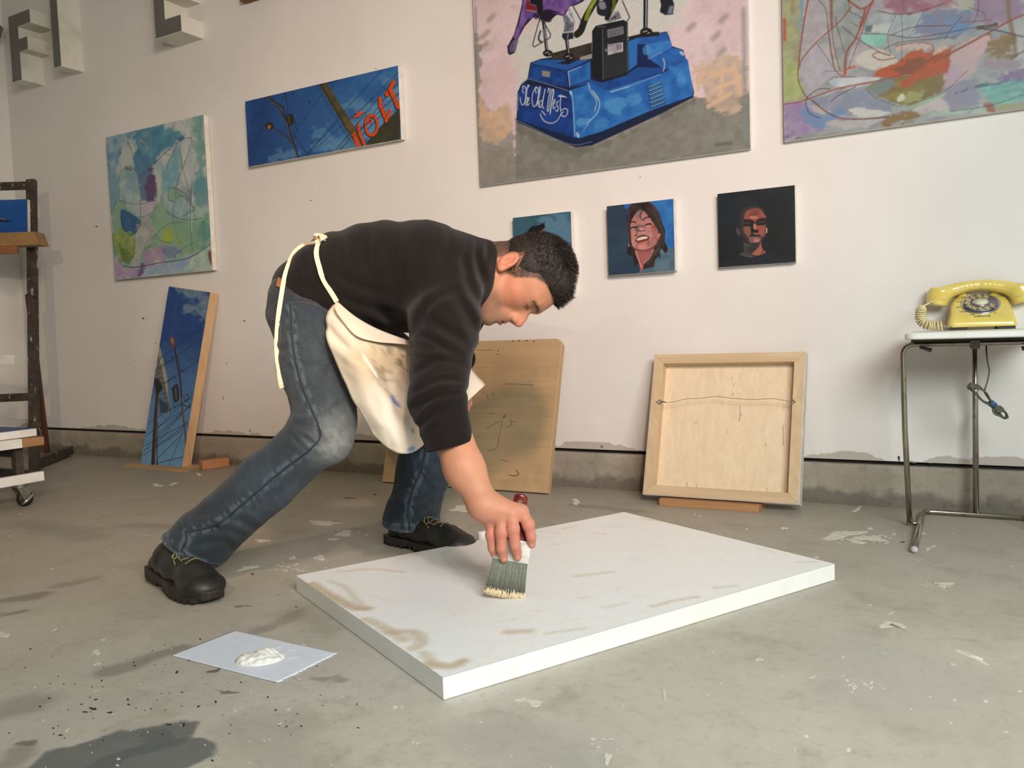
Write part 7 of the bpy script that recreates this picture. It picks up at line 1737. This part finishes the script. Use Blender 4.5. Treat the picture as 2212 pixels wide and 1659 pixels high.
M_denim = t.set(Base_Color=col, Roughness=.88, Sheen_Weight=.1)
tp = [P(540, 560, 1.6), P(540, 560, 2.0), P(300, 1250, 1.7), P(300, 1250, 1.5), P(1080, 700, 2.1), P(1080, 1200, 1.9), P(640, 1000, 1.42), P(1080, 700, 1.7)]
lo, hi = np.min(tp, 0), np.max(tp, 0); lo[2] = max(lo[2], .02)
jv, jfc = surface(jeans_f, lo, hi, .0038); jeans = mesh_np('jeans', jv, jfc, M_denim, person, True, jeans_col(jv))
def bvh(*objs):
    vs, fs, o_ = [], [], 0
    for ob in objs:
        me = ob.data; vs += [ob.matrix_world @ v_.co for v_ in me.vertices]; fs += [tuple(i + o_ for i in f.vertices) for f in me.polygons]; o_ += len(me.vertices)
    return BVHTree.FromPolygons(vs, fs)
bj = bvh(jeans); bs = bvh(sweater); bjs = bvh(jeans, sweater)
def on(tree, px, py, lift=.0, fallback=None):
    r = ray(px, py); n_ = np.linalg.norm(r); h = tree.ray_cast(Vector([float(v) for v in EYEP]), Vector([float(v) for v in r / n_]))
    if h[0] is None: return None
    nr = np.array(h[1]);
    if nr @ r > 0: nr = -nr
    return np.array(h[0]) + nr * lift
def draped(tree, pts, lift, n=8):
    c = catmull([(x, y, 0) for x, y in pts], n); out = [on(tree, q[0], q[1], lift) for q in c]; return [q for q in out if q is not None]
M_thread = simple('pale_thread', (122, 130, 136), (80, 90, 100), rough=.8, scale=400)
M_thread_o = simple('copper_thread', (140, 104, 76), (120, 86, 60), rough=.8, scale=400)
def stitches(path, name='stitching', m=M_thread, par=jeans, r=.0006, on_=.0035, off_=.0025):
    path = np.array(path); L = np.concatenate([[0], np.cumsum(np.linalg.norm(np.diff(path, axis=0), axis=1))]); out = []; s = 0
    while s + on_ < L[-1]:
        t_ = np.linspace(s, s + on_, 3); out.append(np.stack([np.interp(t_, L, path[:, i]) for i in range(3)], 1)); s += on_ + off_
    if out: o = tubes(name, out, r, m, par, seg=4); o['kind'] = 'stuff'
seam = [(628,655),(630,710),(637,770),(652,830),(672,880),(686,915),(692,942),(668,972),(610,1016),(540,1075),(482,1124),(440,1142),(405,1150),(404,1165),(392,1190)]
s1 = draped(bj, seam, .0012); tube('side_seam', s1, .0016, M_denim if False else simple('seam_denim', (50, 56, 62), (34, 40, 46), rough=.9, scale=300), jeans, 6)
stitches(draped(bj, [(x + 4, y + 3) for x, y in seam], .0010)); stitches(draped(bj, [(x - 3, y + 1) for x, y in seam[:7]], .0010))
stitches(draped(bj, [(628,655),(660,654),(690,664),(712,680)], .001), m=M_thread_o, r=.0008); stitches(draped(bj, [(614,628),(640,640),(676,650)], .001), m=M_thread_o)
stitches(draped(bj, [(590,690),(606,700),(604,770)], .001)); stitches(draped(bj, [(590,660),(600,655),(597,690)], .001), m=M_thread_o)
seamL = [(918,955),(917,985),(908,1020),(893,1055),(884,1085),(882,1115),(886,1140)]
tube('side_seam', draped(bj, seamL, .0012), .0016, bpy.data.materials['seam_denim'], jeans, 6); stitches(draped(bj, [(x + 5, y) for x, y in seamL], .0012)); stitches(draped(bj, [(x - 4, y) for x, y in seamL], .0012))
stitches(draped(bj, [(366,1170),(400,1192),(440,1212),(464,1218)], .001)); stitches(draped(bj, [(836,1138),(870,1150),(905,1145),(944,1126)], .001))
lab = [on(bj, x, y, .0016) for x, y in ((602,600),(617,604),(610,624),(598,618))]
if all(q is not None for q in lab): poly_mesh('waist_patch', lab + [q + UP*.0001 - FW*.0012 for q in lab], [(0,1,2,3),(7,6,5,4),(0,4,5,1),(1,5,6,2),(2,6,7,3),(3,7,4,0)], simple('tan_leather', (178, 112, 66), rough=.6), jeans, smooth=False)

# ---------------- boots ----------------
M_boot = simple('dark_boot_leather', (44, 43, 38), (30, 29, 26), rough=.38, scale=24, bump=.35, bscale=60, bdist=.002)
M_rubberc = simple('boot_toe_rubber', (34, 33, 31), (26, 25, 24), rough=.5, scale=30, bump=.1)
M_sole = simple('brown_sole', (46, 38, 33), (34, 28, 25), rough=.6, scale=60, bump=.4)
M_lace = simple('olive_lace', (134, 124, 84), (106, 98, 66), rough=.8, scale=300)
def half_w(x):
    return np.interp(x, [-.02, 0, .03, .08, .13, .19, .235, .262, .280, .290], [.006, .026, .034, .033, .038, .047, .043, .032, .018, .004])
def boot_xf(toe, heel, roll=0.0):
    f_ = _np(toe) - _np(heel); Lb = np.linalg.norm(f_); f_ /= Lb; l_ = np.cross(BZ, f_); l_ /= np.linalg.norm(l_); u_ = np.cross(f_, l_)
    k_ = .93
    return lambda p: _np(heel) + k_ * (np.multiply.outer(p[:, 0], f_) + np.multiply.outer(p[:, 1], l_) + np.multiply.outer(p[:, 2], u_))
def bendz(p):
    return p
def make_upper(ank):
  ank = _np(ank)
  def upper_f(p):
      x, y, z = p.T; q = p.copy()
      d = rc(p, (.226, .003, .028), (.205, .003, .032), .029, .032); d = smin(d, ell(p, (.232, .002, .026), (.050, .045, .029)), .016)
      d = smin(d, rc(p, (.205, .002, .034), (.130, 0, .042), .033, .032), .02); d = smin(d, rc(p, (.130, 0, .042), (.088, 0, .052), .032, .036), .02)
      d = smin(d, rc(p, (.030, 0, .028), (.078, .012, .044), .027, .036), .02)
      for a, b, w, am in (((.19,-.04,.07),(.21,.04,.07),.004,.003), ((.175,-.04,.075),(.19,.04,.08),.004,.0022), ((.205,-.045,.06),(.225,.04,.06),.003,.002), ((.03,-.045,.12),(.08,-.05,.11),.006,.003)):
          d = d + am * np.exp(-(polydist(p, [a, b]) / w) ** 2)
      d = smax(d, .016 - z, .004)
      ax_ = ank - np.array([.07, .010, .02]); ax_ /= np.linalg.norm(ax_); sh = rc(p, (.078, .010, .050), ank + ax_ * .02, .038, .041); sh = smax(sh, (p - ank) @ ax_ - .004, .004)
      d = smin(d, sh, .016); return smax(d, .016 - z, .004)

  return upper_f
def cap_f(p):
    x, y, z = p.T
    d = ell(p, (.232, .002, .026), (.0520, .0470, .0310)); d = smax(d, (.246 - x) + .35 * (z - .03), .004); return smax(d, .014 - z, .003)
def sole_f(p):
    x, y, z = p.T
    d2 = np.abs(y - .002) - half_w(x) - .002; d2 = np.maximum(d2, np.maximum(-.004 - x, x - .288))
    top = .024 + .006 * np.exp(-((x - .25) / .05) ** 2)
    d = smax(d2, z - top, .003); low = .0 + .006 * ((np.sin(x * 330) > .25) & (np.abs(y) > .012)) + np.where((x > .085) & (x < .125), .007, 0) + .012 * np.clip((x - .24) / .05, 0, 1) ** 2
    return smax(d * .8, low - z, .001)
def boot(toe, heel, ankle):
    X_ = boot_xf(toe, heel); Z_ = X_(np.zeros((1, 3)))[0]; B3 = X_(np.eye(3)) - Z_; al = B3 @ (_np(ankle) - Z_) / .93 ** 2; print('ankle local', al)
    o = sdf_object('boot', make_upper(al), (-.03, -.10, .005), (.30, .10, .20), .0026, M_boot, person, xf=X_)
    sdf_object('sole', sole_f, (-.02, -.06, -.006), (.30, .06, .045), .0022, M_sole, o, xf=X_); sdf_object('toe_cap', cap_f, (.18, -.06, .005), (.30, .06, .08), .0024, M_rubberc, o, xf=X_)
    t_ = BVHTree.FromPolygons([Vector([float(c) for c in v_.co]) for v_ in o.data.vertices], [tuple(f.vertices) for f in o.data.polygons])
    def snap(x, y, z, lift=.0016):
        q = X_(np.array([[x, y, z]]))[0]; h = t_.find_nearest(Vector([float(c) for c in q])); return np.array(h[0]) + np.array(h[1]) * lift
    rows = [(.195, .064), (.178, .068), (.160, .074), (.142, .082)]; L_ = []
    for i, (x, z) in enumerate(rows):
        sg = 1 if i % 2 else -1
        L_.append([snap(x + sg * k_ * .25 * .02, k_ * .018, z + .01) for k_ in np.linspace(-1, 1, 9)])
        if i < 3: x2, z2 = rows[i + 1]; L_.append([snap(x + (x2 - x) * t0, -sg * .018 + 2 * sg * .018 * t0 * 0, z + (z2 - z) * t0 + .01) for t0 in np.linspace(0, 1, 5)])
    L_.append([snap(.142, -.004, .10) + BZ * 0, snap(.146, -.018, .098, .004), snap(.158, -.030, .085, .003), snap(.172, -.034, .07, .002)])
    L_.append([snap(.142, .0, .10), snap(.152, -.012, .096, .008), snap(.166, -.024, .08, .006), snap(.152, -.028, .084, .004), snap(.142, -.006, .10)])
    lo_ = tubes('laces', [catmull(l, 4) for l in L_], .0013, M_lace, o, seg=6); lo_['kind'] = 'stuff'
    return o
toeR = G(466, 1309, .001); heR = P(338, 1240, 1.715); heR[2] = max(heR[2], .003)
boot(toeR, heR, P(418, 1188, 1.660))
heL = G(846, 1170, 0); toL = G(1010, 1206, 0)
boot(toL, heL, P(886, 1120, 1.915))

# ---------------- apron ----------------
def sheet(name, rows, m, parent, nu=9, nv=9, th=.0014, wr=None, colf=None):
    R = [[P(*q) for q in r] for r in rows]; R = [catmull(r, nu) for r in R]; n = len(R[0])
    V = np.array([catmull([r[i] for r in R], nv) for i in range(n)])
    nn_, mm = V.shape[:2]; du_ = np.gradient(V, axis=0); dv_ = np.gradient(V, axis=1); N = np.cross(du_, dv_); N /= np.linalg.norm(N, axis=2)[..., None] + 1e-9
    if (N.reshape(-1, 3) @ FW).mean() > 0: N = -N
    if wr: V = V + N * wr(V.reshape(-1, 3)).reshape(nn_, mm)[..., None]
    A = V + N * th / 2; B = V - N * th / 2; idx = np.arange(nn_ * mm).reshape(nn_, mm); k = nn_ * mm
    F = []
    for i in range(nn_ - 1):
        for j in range(mm - 1): F.append((idx[i,j], idx[i+1,j], idx[i+1,j+1], idx[i,j+1])); F.append(tuple(k + q for q in (idx[i,j], idx[i,j+1], idx[i+1,j+1], idx[i+1,j])))
    bd = [idx[i, 0] for i in range(nn_)] + [idx[-1, j] for j in range(1, mm)] + [idx[i, -1] for i in range(nn_ - 2, -1, -1)] + [idx[0, j] for j in range(mm - 2, 0, -1)]
    for a, b in zip(bd, bd[1:] + bd[:1]): F.append((a, k + a, k + b, b))
    VV = np.vstack([A.reshape(-1, 3), B.reshape(-1, 3)])
    o = mesh_np(name, VV, F, m, parent, True, colf(VV) if colf else None)
    bm = bmesh.new(); bm.from_mesh(o.data); bmesh.ops.recalc_face_normals(bm, faces=bm.faces); bm.to_mesh(o.data); bm.free(); return o
def apron_wr(p):
    q = pxy(p); x, y = q.T; n = vnoise(x / 1000, y / 1000, 22, 51, 3) - .5
    w = n * .010
    for pts, wd, a in [([(700,700),(740,745),(775,770)], 9, -.007), ([(735,760),(790,800),(840,880)], 12, .005), ([(760,820),(800,880),(830,940)], 16, -.004), ([(790,760),(830,800),(870,900)], 9, -.004)]:
        d = polydist(np.column_stack([q, np.zeros(len(q))]), [(a_, b_, 0) for a_, b_ in pts]); w += a * np.exp(-(d / wd) ** 2)
    return w
def apron_col(p):
    q = pxy(p); x, y = q.T; n = vnoise(x / 1000, y / 1000, 26, 52, 4); n2 = vnoise(x / 1000, y / 1000, 90, 53, 4)
    c = np.tile(srgb((224, 214, 196)), (len(p), 1)); q3 = np.column_stack([q, np.zeros(len(q))])
    def mx(t, col):
        nonlocal c
        t = np.clip(t, 0, 1)[:, None]; c = c * (1 - t) + srgb(col) * t
    D = lambda pts: polydist(q3, [(a, b, 0) for a, b in pts])
    mx(np.exp(-(((x - 845) / 75) ** 2 + ((y - 790) / 50) ** 2)) * (.35 + 1.0 * n), (168, 142, 108)); mx(np.exp(-(((x - 800) / 60) ** 2 + ((y - 770) / 40) ** 2)) * (.2 + .6 * n), (200, 176, 138))  # dirt below the waist band, with shade from the belly painted in
    mx(np.clip((n2 - .56) / .08, 0, 1) * np.exp(-(((x - 850) / 55) ** 2 + ((y - 780) / 45) ** 2)) * .8, (92, 76, 62)); mx(np.clip((n - .55) / .1, 0, 1) * .35, (216, 196, 160))
    for pts, w, col, al in [([(846,856),(852,868),(862,876)], 4, (60,78,160), .9), ([(884,972),(892,968)], 4.5, (46,130,196), .9), ([(784,758),(812,748)], 1, (90,80,74), .5), ([(812,752),(800,790),(815,825),(855,815),(880,798)], 1.1, (120,98,74), .8), ([(815,825),(840,848)], 1, (120,98,74), .6),
                            ([(803,765),(808,782)], 3, (84,94,120), .6), ([(893,925),(892,934)], 2, (70,70,72), .8), ([(786,770),(806,800),(813,812)], 2.5, (240,236,226), .9), ([(740,748),(760,750),(790,745)], 1.6, (244,240,228), .7), ([(845,805),(870,770),(890,765)], 1.2, (104,84,64), .6), ([(820,790),(850,812)], 1.2, (104,84,64), .6), ([(1000,880),(1042,838)], 1, (214,200,174), .8)]:
        mx(np.exp(-(D(pts) / w) ** 2) * al, col)
    return c
M_apron = vcol('apron_canvas', rough=.85, bump=.25, bscale=900, bdist=.0006)
rows = [[(724,652,1.635),(775,690,1.60),(835,722,1.62),(893,742,1.68),(955,762,1.84),(1003,778,1.99)],
        [(704,684,1.60),(760,728,1.545),(832,765,1.56),(900,778,1.67),(958,785,1.84),(1012,792,1.99)],
        [(708,735,1.565),(775,790,1.515),(842,820,1.53),(908,822,1.67),(968,812,1.85),(1024,802,1.99)],
        [(735,806,1.535),(796,852,1.495),(860,880,1.52),(915,872,1.68),(978,838,1.87),(1032,812,1.99)],
        [(774,884,1.515),(826,920,1.485),(880,935,1.52),(925,920,1.69),(984,866,1.88),(1042,822,1.99)],
        [(806,938,1.51),(846,972,1.50),(888,978,1.53),(924,950,1.70),(991,885,1.88),(1049,831,1.99)]]
apron = sheet('apron', rows, M_apron, person, wr=apron_wr, colf=apron_col)
fl = [[(727,650,1.620),(765,682,1.585),(810,708,1.590),(860,728,1.62),(905,742,1.66)], [(722,662,1.600),(765,700,1.560),(810,726,1.565),(860,738,1.60),(905,745,1.65)], [(728,678,1.585),(765,722,1.540),(808,737,1.548),(858,742,1.59),(905,746,1.645)]]
sheet('apron_fold', fl, M_apron, apron, nu=8, nv=6, colf=lambda p: np.tile(srgb((222, 210, 190)), (len(p), 1)))
M_tie = simple('cream_cotton_tape', (232, 220, 192), (216, 202, 172), rough=.85, scale=200)
def ribbon(name, path, w, m, par, th=.0012, face=None):
    path = np.array(path); T_ = np.gradient(path, axis=0); T_ /= np.linalg.norm(T_, axis=1)[:, None] + 1e-9
    V = []
    for i, (q, t_) in enumerate(zip(path, T_)):
        nrm = -ray(*pxy(q[None])[0]) if face is None else face[i]; nrm = nrm - t_ * (nrm @ t_); nrm /= np.linalg.norm(nrm); s_ = np.cross(t_, nrm)
        V += [q - s_*w/2, q + s_*w/2, q + s_*w/2 + nrm*th, q - s_*w/2 + nrm*th]
    F = []; n = len(path)
    for i in range(n - 1):
        for a, b in ((0,1),(1,2),(2,3),(3,0)): F.append((4*i+a, 4*i+b, 4*i+4+b, 4*i+4+a))
    F += [(3,2,1,0), (4*n-4,4*n-3,4*n-2,4*n-1)]
    return poly_mesh(name, V, F, m, par, smooth=False)
w1 = draped(bjs, [(690,522),(684,545),(688,570),(698,600),(712,625),(728,652)], .0015, 6)
ribbon('waist_tie', w1, .0095, M_tie, apron)
tp_ = catmull([(x, y, 0) for x, y in ((690,524),(668,527),(648,535),(633,551),(623,574),(615,600),(608,640),(601,690),(598,750),(603,800),(609,838))], 5)
w3, dl = [], 1.70
for q in tp_:
    h = on(bjs, q[0], q[1], .0022)
    if h is not None and q[1] < 640: dl = depth(h)
    elif h is not None: dl = min(dl, depth(h))
    w3.append(P(q[0], q[1], dl))
w3 = np.array(w3); w3[1:-1] = (w3[:-2] + w3[1:-1] * 2 + w3[2:]) / 4 - FW * .002
ribbon('hanging_tie', w3, .0088, M_tie, apron)
kn = on(bjs, 694, 521, .004); 
if kn is None: kn = P(698, 516, 1.76)
loops = [catmull([kn + RT * .012 * math.cos(a) * s_ + UP * (.006 * math.sin(a) + .004 * s_) + FW * .01 * math.sin(2*a) for a in np.linspace(0, 2*math.pi, 9)], 4) for s_ in (1, .6, -.8, -.4)]
tubes('bow_knot', loops, .0026, M_tie, apron, seg=6)['kind'] = 'stuff'

# wristwatch on the far wrist
wc = P(1004, 772, 2.02); wd_ = P(996, 812, 2.03) - J['elL']; wd_ /= np.linalg.norm(wd_); a_ = np.cross(wd_, FW); a_ /= np.linalg.norm(a_); b2 = np.cross(wd_, a_)
wc = J['elL'] + wd_ * .052
tube('watch_strap', [wc + a_ * .034 * math.cos(a) + b2 * .034 * math.sin(a) for a in np.linspace(0, 2*math.pi, 25)], .006, M_blk, person, 8)
adopt(person) if False else None
bpy.context.view_layer.update()

# ---------------- brush in the hand ----------------
br = thing('paint_brush', bt, 'wide brush with a dark red handle and grey cream-tipped bristles in the man\'s hand', 'brush')
def bp(x, y, z): return bt + brush_w * x + brush_n * y + brush_up * z
M_red = simple('dark_red_lacquer', (112, 30, 30), (92, 22, 24), rough=.25, bump=.05, coat=.5)
M_ferr = simple('painted_ferrule', (232, 230, 222), (176, 172, 160), rough=.4, scale=30, metallic=.2)
M_bris = simple('grey_bristles', (138, 140, 124), (112, 114, 100), rough=.6, scale=500, lo=.4, hi=.6)
M_tipb = simple('cream_bristle_tips', (238, 220, 182), (226, 204, 160), rough=.55, scale=400)
bl_ = .066
gr = []; gt = []
rr = np.random.default_rng(5)
for i in range(1100):
    x = rr.uniform(-1, 1); y = rr.uniform(-1, 1); xt, yt = x * .0290, y * .0085; xb, yb_ = x * .0345 + rr.normal() * .0006, y * .0070 - .0000; z0 = .0006 + abs(rr.normal()) * .0016 + .003 * abs(x) ** 3
    a = bp(xt, yt, bl_ + .002); m1 = bp(xt * .6 + xb * .4, yt * .6 + yb_ * .4, bl_ * .55); zc = .013 + rr.normal() * .0030
    tc_ = (bl_ - zc) / bl_; c_ = bp(xt + (xb - xt) * tc_, yt + (yb_ - yt) * tc_, zc); e = bp(xb, yb_ + .001, z0); gr.append([a, m1, c_]); gt.append([c_, e])
tubes('bristles', gr, .00060, M_bris, br, seg=4)['kind'] = 'stuff'; tubes('bristle_tips', gt, .00062, M_tipb, br, seg=4)['kind'] = 'stuff'
hexa('bristle_core', [bp(x, y, .018) for x, y in ((-.029,-.0055),(.029,-.0055),(.029,.0055),(-.029,.0055))], [bp(x, y, bl_) for x, y in ((-.0275,-.008),(.0275,-.008),(.0275,.008),(-.0275,.008))], M_bris, br, bev=.001)
hexa('ferrule', [bp(x, y, bl_ - .001) for x, y in ((-.031,-.0095),(.031,-.0095),(.031,.0095),(-.031,.0095))], [bp(x, y, bl_ + .037) for x, y in ((-.0305,-.0088),(.0305,-.0088),(.0305,.0088),(-.0305,.0088))], M_ferr, br, bev=.003)
def hdl(p):
    q = p - bt; x, y, z = q @ brush_w, q @ brush_n, q @ brush_up; HL = brush_len
    zz = (z - bl_ - .034) / (HL - bl_ - .034)
    wv_ = np.interp(zz, [0, .12, .35, .6, .8, .95, 1.0], [.029, .024, .011, .0105, .0125, .0115, .008]); ty = np.interp(zz, [0, .2, .6, 1], [.0085, .0075, .0065, .0055])
    k0 = np.sqrt((x / wv_) ** 2 + (y / ty) ** 2); d = (k0 - 1) * np.minimum(wv_, ty)
    d = smax(d, z - HL, .005); d = smax(d, bl_ + .032 - z, .002)
    return smax(d, -(np.hypot(x, z - HL + .014) - .0042), .0015)
sdf_object('handle', hdl, np.min([bp(-.03,-.01,bl_), bp(.03,.01,brush_len)], 0) - .03, np.max([bp(-.03,-.01,bl_), bp(.03,.01,brush_len)], 0) + .03, .0018, M_red, br)
adopt(br)
